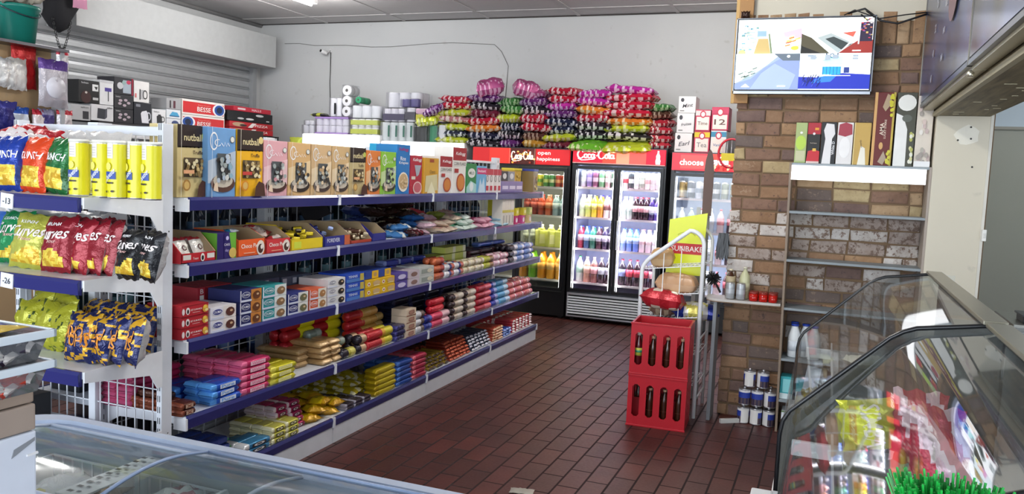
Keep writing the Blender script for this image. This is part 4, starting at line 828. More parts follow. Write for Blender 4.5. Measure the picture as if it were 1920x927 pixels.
# ================================================================ END UNIT STOCK
def chips(name,w,h,c1,c2,brand,sub,seed,bcol='ffffff',kind='krunch',d=.09):
    pal=['e0bc34','edd14e','d2a62c','f0dc7c']
    def col(u,v,f):
        if not f: return 'c8c8c8'
        lim=-.12 if kind=='krunch' else -.38+.18*math.sin(u*3+seed)
        if kind=='shot' and abs(v)<.36 and abs(u)<.82: return '1c2458'
        if kind=='shot': return ['1c2458','1c2458','1c2458','d8a428','1c2458','8a2c20'][int((noise.noise(Vector((u*2.6,v*3.2,seed)))+1)*2.9)%5]
        if v<lim and (abs(u)<.78) and v>-.86: return pal[int((noise.noise(Vector((u*3,v*4,seed)))+1)*2)%4]
        return c1 if v>lim or v<-.86 else c2
    tx=[]
    if kind=='krunch': tx=[(brand,0,.28,.82,bcol,.1,1.3)]
    elif kind=='curves': tx=[(brand,-.05,.68,.42,bcol,.1),('Curves',0,.34,.9,'f2e8e4',.3,1.15),(sub,0,.06,.34,'e8b8b0',.1)]
    elif kind=='shot': tx=[('SHOT',.02,.14,.8,'e0902c',0,1.3),('PORK',.02,-.18,.8,'e0902c',0,1.3)]
    return pillow(name,'chips bag',w,h,d,col,tx,seed,nu=18,nv=22,wr=.009)
zt=ZE[0]+.001; lean=R(-9)
for i,(px,c1,c2,lab,yy,rz) in enumerate(((14,'1c3c9c','26408c','blue bag of potato chips at the left edge of the top end shelf',2.46,4),(62,'e0481c','c83a18','orange bag of potato chips between the blue and green bags',2.47,-6),(104,'1c6a34','2c5a34','green bag of potato chips beside the yellow canisters',2.48,-10))):
    p=chips('chips_bag',.165,.235,c1,c2,'KRUNCH','',11+i); put(p,lab,(gX(px,1.6,yy),yy,zt),0,None,(lean,R(-2+3*i),R(rz)))
rb=pillow('chips_bag','chips bag',.3,.12,.1,lambda u,v,f:'b81c28' if abs(v)<.7 else 'e8dcd8',seed=21,lie=True,nu=14,nv=12,wr=.016)
for i,(px,zz,a,l) in enumerate(((40,.22,-10,'left'),(72,.20,12,'middle'),(110,.19,20,'right'))): put(rb,'crumpled red and white foil bag behind the chips bags, the %s one of three'%l,(gX(px,1.72,2.68),2.68,ZE[0]+zz-.03),0,None,(R(10),R(a),R(5)))
sp=pillow('chips_bag','chips bag',.22,.27,.1,lambda u,v,f:'d8d4d0' if v>0 else '9c2a30',seed=23,nu=12,nv=12,wr=.014)
for i in range(3): put(sp,'grey foil chips bag at the back of the top end shelf, %s from the left'%ORD[i],(-3.22+i*.14,2.68,zt),0,'grey foil bags at the back',(lean*.6,0,R(i*7)))
# canisters
def canister():
    b=MB(); r=.036; h=.225
    b.lathe([(r,0,M('d8d8d8','metal')),(r*1.02,.006,M('e4dc28','plastic')),(r,.012,M('e4dc28','plastic')),(r,h-.012,M('e8e8e0','metal')),(r*1.02,h,M('e8e8e0','metal')),(.001,h)],M('e4dc28','plastic'),n=24)
    f=Face(b,lambda u,v,k:((r+.0005*k)*math.sin((u-.5)*2.6),-(r+.0005*k)*math.cos((u-.5)*2.6),v),1,h)
    def grid(u0,v0,u1,v1,m,n=8):
        for i in range(n): f.rect(u0+(u1-u0)*i/n,v0,u0+(u1-u0)*(i+1)/n,v1,m); f.k-=1
        f.k+=1
    grid(.33,.70,.67,.97,M('e6e0d8')); 
    for k in range(4): grid(.38,.74+k*.045,.62,.748+k*.045,M('b8aeb0'),4)
    grid(.25,.34,.78,.47,M('2c4ca0'),10); f.text('Cheese',.51,.405,.46,M('eef0f8'),.12,6)
    grid(.36,.26,.68,.29,M('3a3020'),5); f.ell(.36,.12,.07,.022,M('3a2c18'),8); f.ell(.66,.13,.07,.02,M('3a2c18'),8); f.ell(.5,.56,.12,.07,M('f0e868'),10)
    return Proto('snack_canister','canister',b,[('lid',MB().lathe([(r*1.06,h-.008),(r*1.06,h+.003),(.001,h+.004)],M('e6e4da','plastic'),n=20))])
cp=canister()
for px,rz,l in((148,6,'first'),(192,-10,'second'),(220,-4,'third'),(257,-24,'fourth'),(285,-14,'fifth')):
    yy=2.455 if px<240 else 2.50
    put(cp,'yellow cheese snack canister, %s of five counted from the chips bags'%l,(gX(px,1.58,yy),yy,zt),R(rz))
for i in range(4): put(cp,'yellow snack canister behind the front ones, %s from the left'%ORD[i],(-3.07+i*.08,2.60,zt),R(i*30),'rear canisters')
# curves bags
zt=ZE[1]+.001
cur=[(24,'1c8a50','green','white lettered green chips bag at the left edge of the second end shelf',2.55,0,.0),(50,'b8b84c','olive','yellow olive chips bag in front of the green ones',2.47,8,.0),(104,'8c1a28','red','front dark red chips bag with cursive lettering',2.46,-5,0),(139,'941c2a','red','second dark red chips bag, half hidden by the front one',2.50,-14,0),(170,'8c1a28','red','third dark red chips bag in the leaning row',2.52,-20,0),(194,'86202a','red','last dark red chips bag beside the black ones',2.55,-24,0),(240,'17171a','black','larger black chips bag leaning beside the red bags',2.48,-12,0),(275,'1c1c20','black','black chips bag nearest to the white post',2.50,-22,0)]
for i,(px,c,q,lab,yy,rz,dz) in enumerate(cur):
    p=chips('chips_bag',.19 if q!='black' else .15,.235 if q!='black' else .205,c,c,'KRUNCH','Flavour',31+i,kind='curves'); put(p,lab,(gX(px,1.25,yy),yy,zt),0,None,(R(-12),R(4 if i%2 else -2),R(rz)))
for i,(px,c,l) in enumerate(((45,'1c6c44','dark green chips bag lying behind the front row, left'),(85,'1f7a4a','dark green chips bag lying behind the front row, right'),(20,'2a62b4','blue foil bag at the very back left of the second end shelf'),(140,'a8ac3c','olive foil bag lying at the back above the red bags'),(195,'9c2c34','dull red foil bag at the back above the red bags'))):
    p=pillow('chips_bag','chips bag',.26,.2,.09,lambda u,v,f,c=c:c if v<.6 else 'd8d8d8',seed=40+i,nu=12,nv=12,wr=.012); put(p,l,(gX(px,1.3,2.72),2.70,zt+.04),0,None,(R(-14),R(10-i*4),0))
# third end shelf
zt=ZE[2]+.001
for i,(px,lab,yy,rz,pz) in enumerate(((165,'front navy and yellow snack bag with upside down red lettering',2.50,2,180),(205,'second navy and yellow snack bag in the leaning row',2.53,-22,180),(235,'third navy and yellow snack bag in the leaning row',2.55,-28,180),(265,'navy and yellow snack bag closest to the white post',2.57,-30,180))):
    p=chips('snack_bag',.17,.205,'1c2458','1c2458','','',51+i,kind='shot')
    o=put(p,lab,(gX(px,.86,yy),yy,zt+.205),0,None,(R(-168),0,R(180+rz)),None); o.rotation_euler=(R(12),R(180),R(rz))
for i,px in enumerate((55,85,112,70,100)):
    p=pillow('snack_bag','snack bag',.17,.2,.08,lambda u,v,f:['6c7a1e','a8a82c','3a4a18'][int((noise.noise(Vector((u*3,v*3,4)))+1)*1.5)%3],seed=60,nu=12,nv=12,wr=.012)
    put(p,'olive green snack bag left of the navy bags, %s'%('front left','front middle','front right','rear left','rear right')[i],(gX(px,.85,2.55+.1*(i//3)),2.55+.1*(i//3),zt+.01+.03*(i//3)),0,'olive green snack bags',(R(-14),R(12*math.sin(i*2)),R(14*math.cos(i))))
for i,px in enumerate((160,190,220,250)):
    p=chips('snack_bag',.17,.2,'1c2458','1c2458','','',71,kind='shot'); put(p,'navy and yellow snack bag lying behind the standing ones, %s from the left'%ORD[i],(gX(px,.95,2.70),2.70,zt+.015),0,'rear navy snack bags',(R(-20),R(8*math.sin(i*3)),R(10*i-20)))
p=carton('black_box','box',.3,.2,.12,'17181c',lambda f:f.text('DRAGON',.6,.5,.5,M('8a8c92'),.3)); put(p,'black carton on the lowest end shelf behind the tubs',(-3.45,2.5,ZE[3]+.001),0)
for i,px in enumerate((70,100,130,165,190)):
    p=pillow('snack_bag','snack bag',.17,.2,.07,lambda u,v,f:'5a4a1c' if v>0 else '2c2a18',seed=80,lie=True,nu=10,nv=10,wr=.012); put(p,'brown snack bag on the lowest end shelf, %s from the left'%ORD[i],(gX(px,.42,2.42),2.42+.02*i,ZE[3]+.002),R(30*i),'brown snack bags on the lowest end shelf')
# ================================================================ DRINKS FRIDGES ON THE BACK WALL
BLK=M('121214','plastic',.3); FYF=8.9
def fridge(name,lab,x0,x1,top,hz0,body,header,doors,shelves,zb,grille,glow,shelfcol='e8eaf0',inner='dfe4ee',depth=.7):
    t=thing(name,lab,'fridge',None,(x0,FYF,0)); W=x1-x0; B=M(body,'plastic',.3)
    b=MB(); b.box(0,.02,.03,.035,depth,top,B); b.box(W-.035,.02,.03,W,depth,top,B); b.box(.035,depth-.03,.03,W-.035,depth,top,B); b.box(.035,.02,top-.03,W-.035,depth,top,B); b.box(.035,.03,.03,W-.035,depth-.03,zb-.02,B); b.box(.035,.05,hz0-.02,W-.035,depth-.03,hz0+.0,B)
    b.box(.036,.1,zb-.02,W-.036,depth-.031,zb,M(inner)); b.box(.036,depth-.045,zb,W-.036,depth-.031,hz0-.02,M(inner)); b.box(.036,.12,zb,.04,depth-.045,hz0-.02,M(inner)); b.box(W-.04,.12,zb,W-.036,depth-.045,hz0-.02,M(inner))
    for fx in(.04,W-.09): b.box(fx,.08,0,fx+.05,.13,.03,BLK)
    obj('cabinet',b,t)
    hb=MB(); hb.box(.01,-.012,hz0,W-.01,.04,top-.012,M(header[0],'emit',None,None,header[1]),.006); 
    f=Face(hb,lambda u,v,k:(.01+u,-.012-.0008*k,hz0+v),W-.02,top-.012-hz0); header[2](f); obj('header_sign',hb,t)
    for (a,c) in doors:
        d=MB(); z0,z1=zb-.01,hz0-.03; fr=.035
        for q in((a,z0,a+fr,z1),(c-fr,z0,c,z1),(a+fr,z0,c-fr,z0+fr),(a+fr,z1-fr,c-fr,z1)): d.box(q[0],-.01,q[1],q[2],.02,q[3],B)
        dr=obj('door',d,t); gm=MB(); gm.box(a+fr,.0,z0+fr,c-fr,.006,z1-fr,GLASS); obj('glass_pane',gm,dr)
        hm=MB(); hx=c-.02 if a<.3 and len(doors)>1 else a+.02; hm.box(hx-.012,-.045,.85,hx+.012,-.012,1.18,BLK,.005); obj('door_handle',hm,dr)
    for zz in shelves:
        s=MB(); s.box(.04,.07,zz-.012,W-.04,depth-.05,zz,M(shelfcol,'paint')); s.box(.04,.06,zz-.018,W-.04,.07,zz+.006,M('f0e4e8' if glow>1.5 else 'd8d8c8','paint')); obj('shelf',s,t)
    lt=MB()
    for (a,c) in doors: 
        for xx in((a+.042,c-.05) if glow>1.5 else (c-.05,)): lt.box(xx,.03,zb+.03,xx+.008,.04,hz0-.08,M('ffffff','emit',None,None,glow*4))
    obj('light_strip',lt,t)
    if grille:
        g_=MB(); g_.box(.02,-.015,.05,W-.0,.02,.065,M('d8dce0','metal')); g_.box(.02,-.015,zb-.05,W,.02,zb-.025,M('d8dce0','metal')); g_.box(.02,-.012,.05,.035,.02,zb-.03,M('d8dce0','metal')); g_.box(W-.015,-.012,.05,W,.02,zb-.03,M('d8dce0','metal'))
        for k in range(7): g_.box(.03,-.014,.085+k*.030,W-.01,.0,.085+k*.030+.017,M('f0f4f8','paint',.35))
        obj('grille',g_,t)
    return t
def hleft(f):
    f.rect(.0,0,.40,1,M('b01a1c','emit',None,None,.75)); f.rect(.18,0,.40,1,M('c82a20','emit',None,None,.9)); f.rect(.40,0,.66,1,M('5a1a10')); 
    for i in range(40): f.ell(.41+.24*random.random(),.06+.9*random.random(),.012,.07,M(random.choice(['8a2c14','d8842c','f2c468','3c1410','e8a040']),'emit',None,None,.8),6)
    f.stroke(COLA,M('fff6e4','emit',None,None,1.2),.42,.22,.23,.58,.0085); f.text('open',.755,.68,.13,M('f4d8d4','emit',None,None,1),.25); f.text('happiness',.80,.34,.23,M('f4d8d4','emit',None,None,1),.3); f.rect(.40,0,.404,1,M('e8b89c')); f.rect(.66,0,.664,1,M('e8b89c'))
def hmid(f):
    f.rect(0,0,.33,1,M('b8162c','emit',None,None,1.0)); f.rect(.33,0,.48,1,M('d84030','emit',None,None,1.2)); f.rect(.48,0,.62,1,M('f08468','emit',None,None,1.2)); f.rect(.62,0,.8,1,M('e85048','emit',None,None,1.1)); f.rect(.8,0,1,1,M('c01c34','emit',None,None,1.0))
    f.stroke(COLA,M('ffffff','emit',None,None,1.8),.05,.26,.42,.56,.0115)
    cx=.925; f.poly([(cx-.022,.08),(cx+.022,.08),(cx+.026,.3),(cx+.018,.45),(cx+.022,.58),(cx+.008,.78),(cx+.008,.93),(cx-.008,.93),(cx-.008,.78),(cx-.022,.58),(cx-.018,.45),(cx-.026,.3)],M('ffffff','emit',None,None,1.6))
    f.rect(0,0,1,.05,M('f0c8c0'))
def hright(f):
    f.rect(0,0,.5,1,M('d83440','emit',None,None,1.1)); f.rect(.12,.1,.5,.9,M('e04c4c','emit',None,None,1.1)); f.rect(.5,0,.8,1,M('b84038','emit',None,None,1)); f.text('choose',.28,.48,.34,M('fff4f0','emit',None,None,1.6),.4)
    f.stroke(COLA,M('ffffff','emit',None,None,1.6),.50,.33,.30,.5,.010)
    for i in range(14): f.ell(.52+.3*random.random(),.05+.25*random.random(),.02,.12,M(random.choice(['d81c24','f4c8a0','e8e0d0','a81820']),'emit',None,None,.8),7)
fl=fridge('drinks_fridge','black drinks fridge with a red sign reading open happiness, mostly behind the shelving',-3.98,-2.765,1.955,1.765,'141416',('b81a20',.8,hleft),[(.03,.605),(.61,1.185)],[.44,.81,1.18,1.51],.33,False,1.0,'c8c8bc','b8bcae')
fm=fridge('drinks_fridge','brightly lit double door drinks fridge with a white bottle shape on its red sign',-2.745,-1.68,1.985,1.80,'121214',('c01c30',1,hmid),[(.02,.53),(.535,1.045)],[.44,.83,1.19,1.53],.35,True,2.2,'e4b4c4','b0bce0')
fr=fridge('drinks_fridge','drinks fridge with a red sign reading choose, partly behind the brick wall',-1.625,-.86,1.96,1.765,'2c2e30',('d02c38',1,hright),[(.02,.745)],[.42,.76,1.10,1.46],.33,False,1.8,'dcdce4','bcc8dc')
wh1=fridge('display_cooler','display cooler with a bright white lit sign near the left corner, under the toilet rolls',-6.39,-5.26,2.05,1.80,'e6e6e6',('ffffff',2.2,lambda f:None),[(.02,.56),(.565,1.11)],[.5,.9,1.3],.35,False,.8)
wh2=fridge('display_cooler','display cooler with a bright white lit sign directly left of the red signed fridge',-5.23,-4.10,1.985,1.66,'e6e6e6',('ffffff',2.2,lambda f:f.rect(.85,.2,1,.23,M('8a8a8a'))),[(.02,.56),(.565,1.11)],[.5,.9,1.3],.35,False,.8)
for nm,x,z0,z1,e in(('a',-2.21,.35,1.78,28),('b',-1.24,.35,1.74,13),('c',-3.1,.35,1.74,7)):
    for zz in (1.70,1.15,.78,.42)[:4]:
        area('fridge_light',(x,FYF+.10,zz+.30 if zz<1.6 else 1.74),(R(35),0,0),.9 if nm=='a' else .6,.03,e/9,(.9,.93,1) if nm!='c' else (1,.95,.75))
def stock(t,zz,x0,x1,prs,rows=2,y=.14,dy=.09,lab='',grp=None,step=None):
    X0=t.location.x; n=len(prs)
    for r_ in range(rows):
        for i in range(n):
            p,l,g_=prs[i]; put(p,l+(', rear row' if r_ else ''),(X0+x0+(x1-x0)*(i+.5)/n,FYF+y+r_*dy,zz+.001),random.uniform(0,6),g_)
def bt(liq,cap,labc,h=.255,r=.0345,l2=None): return bottle('drink_bottle',h,r,liq,cap,labc,lab2=l2,n=12)
can1=lambda a,b_:can(.19,.0335,a,b_)
# middle fridge, eight half shelves
def mk(pr,colour,where): return (pr,'%s, %s'%(colour,where),'%s, %s'%(colour,where))
L='left door of the bright fridge'; Rr='right door of the bright fridge'
W0,W1,W2,W3=.07,.50,.57,1.00
stock(fm,1.53,W0,W1,[mk(can1(a,b_),c+' tall can',L+', top shelf') for a,b_,c in(('c8d0d8','f0f0f0','silver'),('8878b0','c8b8e0','lilac'),('8a5878','e0c0d0','plum'),('7ab488','e0f0e0','mint'),('b8a0a0','f0e8e8','rose grey'),('4a6a54','d0e0d8','forest green'))])
stock(fm,1.53,W2,W3,[mk(can1(a,b_),c+' tall can',Rr+', top shelf') for a,b_,c in(('e8dce0','c84858','white and red'),('3c4048','e0e0e4','charcoal'),('e8eaee','f8f8f8','white'),('b0b8b0','e8f0e8','pale grey green'),('f0e4e8','e0a8b0','white and pink'),('e8e8ec','d0c0c8','pearl white'),('e4dce8','f0f0f4','pale violet'))])
stock(fm,1.19,W0,W1,[mk(bt(a,b_,c),l+' juice bottle',L+', second shelf') for a,b_,c,l in(('d8e8c0','e8f0e0','e8f0d8','pale lime'),('d0e07a','e8f0c8','e0ec9c','lime'),('e8d83c','3c4044','f0e080','yellow'),('e09a3c','3a3aa0','e8b060','orange'),('e8e0e0','3a34a0','8a5a60','purple capped cream'),('e8e4e4','3a3a9c','b88890','blue capped'))])
stock(fm,1.19,W2,W3,[mk(bt(a,b_,c),l+' bottle',Rr+', second shelf') for a,b_,c,l in(('d8e8e4','e0e8e8','e0f0ee','clear water'),('c8dcd8','e0e8e8','d8ece8','clear tonic'),('2a1820','d03048','e8a8b0','red capped cola'),('2a1820','d03048','d8909c','red capped pink labelled cola'),('2a1822','d83850','f0c0c8','red capped dark cola'),('3a2c60','e8e8f0','e8e4f0','white capped purple'),('5848a0','e8e4f0','d8d0ec','violet'))])
stock(fm,.83,W0,W1,[mk(bt(a,b_,c),l+' bottle',L+', third shelf') for a,b_,c,l in(('a83850','4a5ac8','e0b8c8','blue capped red'),('4a6a98','3c50c0','c8d4f0','blue'),('3a7a68','4a5ac8','a8d0c4','teal'),('48303c','3a4aa8','d0c8d8','dark plum'),('38304c','e8e8f0','c0b8d0','dark violet'),('2c2838','e8e8f0','b8a8c0','black cola'))])
stock(fm,.83,W2,W3,[mk(bt(a,b_,c),l+' bottle',Rr+', third shelf') for a,b_,c,l in(('8aa8e0','3c6cd8','c8d8f4','light blue'),('6c90dc','2c5cd0','b8ccf0','sky blue'),('5c80d4','2c54c8','a8c0f0','cobalt'),('e0d4dc','e8a8b8','e8c8d0','white and rose'),('dcd0dc','e0a0b4','f0d8e0','milky pink'),('e0e0e8','f0f0f4','e8dce4','milky white'))])
stock(fm,.44,W0,W1,[mk(bt(a,b_,c,.30,.042),l+' large bottle',L+', fourth shelf') for a,b_,c,l in(('c8d0cc','3c9a6c','a8c8b8','green capped clear'),('b88a78','e0e0e8','e0b0a0','brown'),('8a5c58','e0e0e8','e8a8b0','reddish brown'),('30242c','e8e8f0','c8c8d8','black cola'),('2c2028','e0e0e8','a8a0b0','dark cola'))],1)
stock(fm,.44,W2,W3,[mk(bt(a,b_,c,.30,.042),l+' large bottle',Rr+', fourth shelf') for a,b_,c,l in(('28202c','d03048','8894c8','dark cola with blue label'),('2c1c24','d03048','d84860','cola with crimson label'),('2a1c24','d03048','c84058','cola with red label'),('302030','d03048','b83850','cola with maroon label'),('342434','d83850','e0a0b0','cola with pink label'))],1)
# left fridge
L='in the open happiness fridge'
stock(fl,1.51,.62,1.15,[mk(can(.15,.032,a,b_),c+' can',L+', top shelf') for a,b_,c in(('c8c23c','4aa0b0','teal and yellow'),('d8c832','e0e060','yellow'),('e0d84a','7ab040','yellow green'),('5a9a4a','c8d870','green'),('4a8a4a','d8e0a0','leaf green'),('b0442c','e0a060','brick red'),('c0542c','e8b470','rust orange'))])
stock(fl,1.18,.62,1.15,[mk(bt(a,b_,c,.24,.036),l+' bottle',L+', second shelf') for a,b_,c,l in(('7a2c1c','c8a090','a84c34','dark red'),('8a3420','c03830','c86048','brick red'),('a84024','d04030','d87050','scarlet'),('c06038','d8a080','d89060','amber'),('88a0a0','e0e0d8','c0d0c8','grey'),('6a8a8a','d0d8d8','a8c0c0','grey teal'))])
def jug():
    b=MB(); b.box(-.06,-.05,0,.06,.05,.2,M('d6dc6c','plastic'),.018); b.lathe([(.045,.2),(.03,.225),(.022,.24)],M('d6dc6c','plastic')); 
    hd=MB().tube([(.05,0,.19),(.075,0,.17),(.078,0,.11),(.058,0,.08)],.008,M('c8d058','plastic')); cp_=MB().lathe([(.026,.238),(.026,.262),(.001,.262)],M('e8ecc0','plastic')); lb=MB().box(-.045,-.052,.04,.045,-.0505,.15,M('eef0a8'))
    return Proto('juice_jug','jug',b,[('handle',hd),('cap',cp_),('label_patch',lb)])
stock(fl,.81,.80,1.16,[(jug(),'%s pale yellow plastic juice jug on the third shelf of the open happiness fridge'%q,'yellow juice jugs') for q in('left','middle','right')],1)
stock(fl,.81,.62,.80,[mk(bt('98a090','c8c8b8','b0b8a0',.24,.035),'grey green bottle',L+', third shelf')]*2,1)
stock(fl,.44,.60,1.16,[mk(bt(a,b_,c,.31,.05),l+' large soda bottle',L+', fourth shelf') for a,b_,c,l in(('d8922c','e0b040','e0a848','orange'),('6cb82c','58a030','a8d060','green'),('e09a2c','e0a030','ecb850','deep orange'),('e0a438','e0a030','e8c068','golden orange'),('dca040','e0a838','e4b45c','amber orange'))],2,dy=.1)
# right fridge
L='in the fridge that reads choose'
stock(fr,1.46,.07,.70,[mk(can(.19,.036,a,b_),c+' can','top shelf '+L) for a,b_,c in(('a88c5c','c8b078','bronze'),('3c3c44','c8c8d0','black and silver'),('dcdce4','9098a8','silver'),('585850','c8b848','olive and yellow'),('484848','e0e0e0','charcoal'),('8a9078','c8c8b0','moss'),('707868','b0b4a0','grey green'))])
for zz,nm in((1.10,'second'),(.76,'third'),(.42,'fourth')):
    stock(fr,zz,.07,.70,[mk(bt(a,b_,c,.26,.038),l+' bottle',nm+' shelf '+L) for a,b_,c,l in(('c8d8dc','e8e8e8','e0ecf0','clear'),('b8d0d0','e0e8e8','d8e8e8','clear blue'),('e8dcdc','d04050','f0c8cc','pink capped'),('d8e0e8','f0f0f0','f0f4f8','white capped'),('e0c8cc','c83848','e89098','rose'),('483038','c83848','d86878','cola'))],1)
# white coolers: rows of cartons
p=carton('milk_carton','carton',.09,.09,.2,'e8eaf0',lambda f:(f.rect(0,.35,1,.65,M('3a64b8')),f.ell(.5,.5,.3,.12,M('f0f0f0'))))
for t,nm in((wh1,'left corner cooler'),(wh2,'cooler beside the red fridge')):
    for zz in(.5,.9,1.3):
        for i in range(8): put(p,'blue banded milk carton, %s, %s shelf, %s along'%(nm,('lower','middle','upper')[(.5,.9,1.3).index(zz)],ORD[i]),(t.location.x+.12+i*.125,FYF+.14,zz+.001),0,'milk cartons in the %s'%nm)
# ================================================================ SNACK BAGS HEAPED ON THE FRIDGES
BC={'lime':('b8c42c','d8dca0'),'navy':('1c2440','c8ccd8'),'blk':('26222a','dcd8dc'),'red':('b81c38','e8c8cc'),'pst':('b8707c','e4d0cc'),'mar':('6a1c34','a8848c'),'ora':('d87c2c','e8d4b0'),'pur':('5c2468','b8a0c0'),'mag':('b82c9c','e8c0e4'),'pnk':('a8487c','dca8c8'),'grn':('3c7a3c','a8c89c'),'gld':('b8842c','dcc48c'),'brn':('4a2c24','a89484'),'gry':('8c8c98','d0d0d8'),'rw':('b02c3c','f0e0dc'),'kiw':('6ab42c','d8e4a8'),'olv':('6a6c3c','b8b890')}
NM={'lime':'lime yellow','navy':'dark navy','blk':'black and silver','red':'red','pst':'pink striped','mar':'maroon','ora':'orange','pur':'purple','mag':'magenta','pnk':'translucent pink','grn':'green','gld':'golden','brn':'dark brown','gry':'silver grey','rw':'red and white','kiw':'bright green','olv':'olive'}
_bp={}
def snackbag(k,wd):
    q=(k,round(wd,1))
    if q not in _bp:
        c1,c2=BC[k]; s=len(_bp)
        _bp[q]=pillow('snack_multipack','snack bag',wd,.32,.12,lambda u,v,f:(c1 if (f and not(v<-.55 and math.sin(u*22+v*9+s)>.1)) else (c2 if math.sin(u*19+s+v*11)>-.15 else c1)),seed=s,lie=True,nu=20,nv=20,wr=.016,pu=5.5,pv=6,crimp=.985)
    return _bp[q]
colz=[(834,888,['lime','navy','lime','pst','lime','red','red']),(888,944,['blk','navy','ora','red','mar','blk','pur']),(944,984,['pur','blk','navy','lime','grn','grn']),(984,1032,['gld','brn','red','red','blk','pur','pnk']),(1032,1086,['mar','lime','navy','navy','pur','mag','red','red']),(1086,1144,['kiw','blk','blk','red','ora','mag','mag']),(1144,1222,['lime','blk','lime','ora','red','red','red','mag']),(1208,1264,['rw','rw','rw','rw','brn','grn'])]
colnm=['first','second','third','fourth','fifth','sixth','seventh','eighth']
zt0=[1.985,1.957,1.957,1.957,1.957,1.986,1.986,1.986]
for ci,(p0,p1,seq) in enumerate(colz):
    yy=9.12 if ci<7 else 9.22
    xa,xb=gX(p0,2.3,yy),gX(p1,2.3,yy); wd=(xb-xa)*1.12
    step=(.082,.088,.098,.098,.088,.094,.087,.085)[ci]
    for k,c in enumerate(seq):
        base=zt0[ci]; dr=1 if (ci in(5,6) and k==0) else 0
        put(snackbag(c,wd),'%s snack bag, %s up in the %s heap along the fridges'%(NM[c],ORD[k],colnm[ci]),((xa+xb)/2+random.uniform(-.015,.015),yy-.13*dr+random.uniform(-.02,.02),base+k*step-.03*dr),0,None,(R(random.uniform(-2,4)+13*dr),R(random.uniform(-4,4)),R(random.uniform(-14,14))),(wd/(round(wd,1) or wd),1,step/.118))
for i,(px,zz,c,l) in enumerate(((822,2.36,'pur','purple snack bag drooping over the left side of the heap'),(806,2.22,'lime','lime yellow snack bag spilling onto the toilet rolls'),(922,2.595,'pnk','crumpled pink snack bag on top of the heap, left of two'),(985,2.57,'pnk','crumpled pink snack bag on top of the heap, right of two'))):
    yy=9.05; put(snackbag(c,.3),l,(gX(px,zz,yy),yy,zz-.02),0,None,(R(12 if i>1 else 8),R(-12+24*(i-2) if i>1 else -24+16*i),R(10*i)),(1.15 if i>1 else 1,.8,1.55 if i>1 else .9))
# tea boxes on the right hand fridge
def teabox(c,bt_,txt,tc,white=False):
    def a(f):
        if white: f.ell(.22,.78,.1,.12,M('3a3a42')); f.text(txt,.55,.45,.6,M('4a4a52'),.22,8,.3); f.rect(.1,.1,.35,.16,M('8a8a8a'))
        else: f.rect(0,.72,1,.95,M(bt_)); f.rect(.08,.05,.92,.66,M('efe4dc')); f.text(txt,.5,.36,.66,M(tc),.24); f.ring(.5,.78,.2,.17,.35,M('c8304c')); f.ell(.5,.78,.13,.11,M('f4ece8'))
    return a
ty=8.98
for px0,px1,z0,z1,c,a,l in((1265,1298,0,.205,'e8e6e6',teabox('','','Earl','',1),'bottom white box of the three stacked beside the snack bags'),(1267,1300,.206,.42,'e4e2e4',teabox('','','fruitea','',1),'middle white box of the three stacked beside the snack bags'),(1268,1301,.421,.60,'e6e4e4',teabox('','','Mint','',1),'top white box of the three stacked beside the snack bags'),(1301,1331,0,.23,'c83458',teabox('','e0c82c','Tea','8a8a8a'),'red box with a yellow band on the right hand fridge'),(1332,1362,0,.24,'e6e4e6',teabox('','3c8cb0','Vanilla','3c6a9c'),'white box with a blue band and the word Vanilla on the right hand fridge'),(1301,1330,.231,.46,'c83a5c',teabox('','d8d0d0','Time','6a4a44'),'red box reading Time on top of the yellow banded box'),(1331,1364,.241,.49,'c02c54',teabox('','c83a60','12','6a4a44'),'pinkish red box on top of the Vanilla box')):
    xa,xb=gX(px0,2.1,ty),gX(px1,2.1,ty); put(carton('tea_carton','box',xb-xa-.006,.26,z1-z0-.002,c,a),l,((xa+xb)/2,ty,1.962+z0),0)
wr=MB(); wr.tube([(.13*math.cos(a*.3),0,.16+.15*math.sin(a*.3)) for a in range(21)],.012,M('c81c34','plastic'),8,closed=True); wr.box(-.1,-.004,.08,.12,.004,.16,M('e0cc2c')); wr.ell if 0 else None
for i in range(5): wr.tube([(-.09+.045*i,0,.02),(-.09+.045*i,-.0,.3)],.003,M('d8d8e0','metal'),5)
thing('round_sign','round red and yellow wire hanger sign beside the brick wall edge','sign',wr.mesh('round_sign'),(-1.0,8.875,1.80))
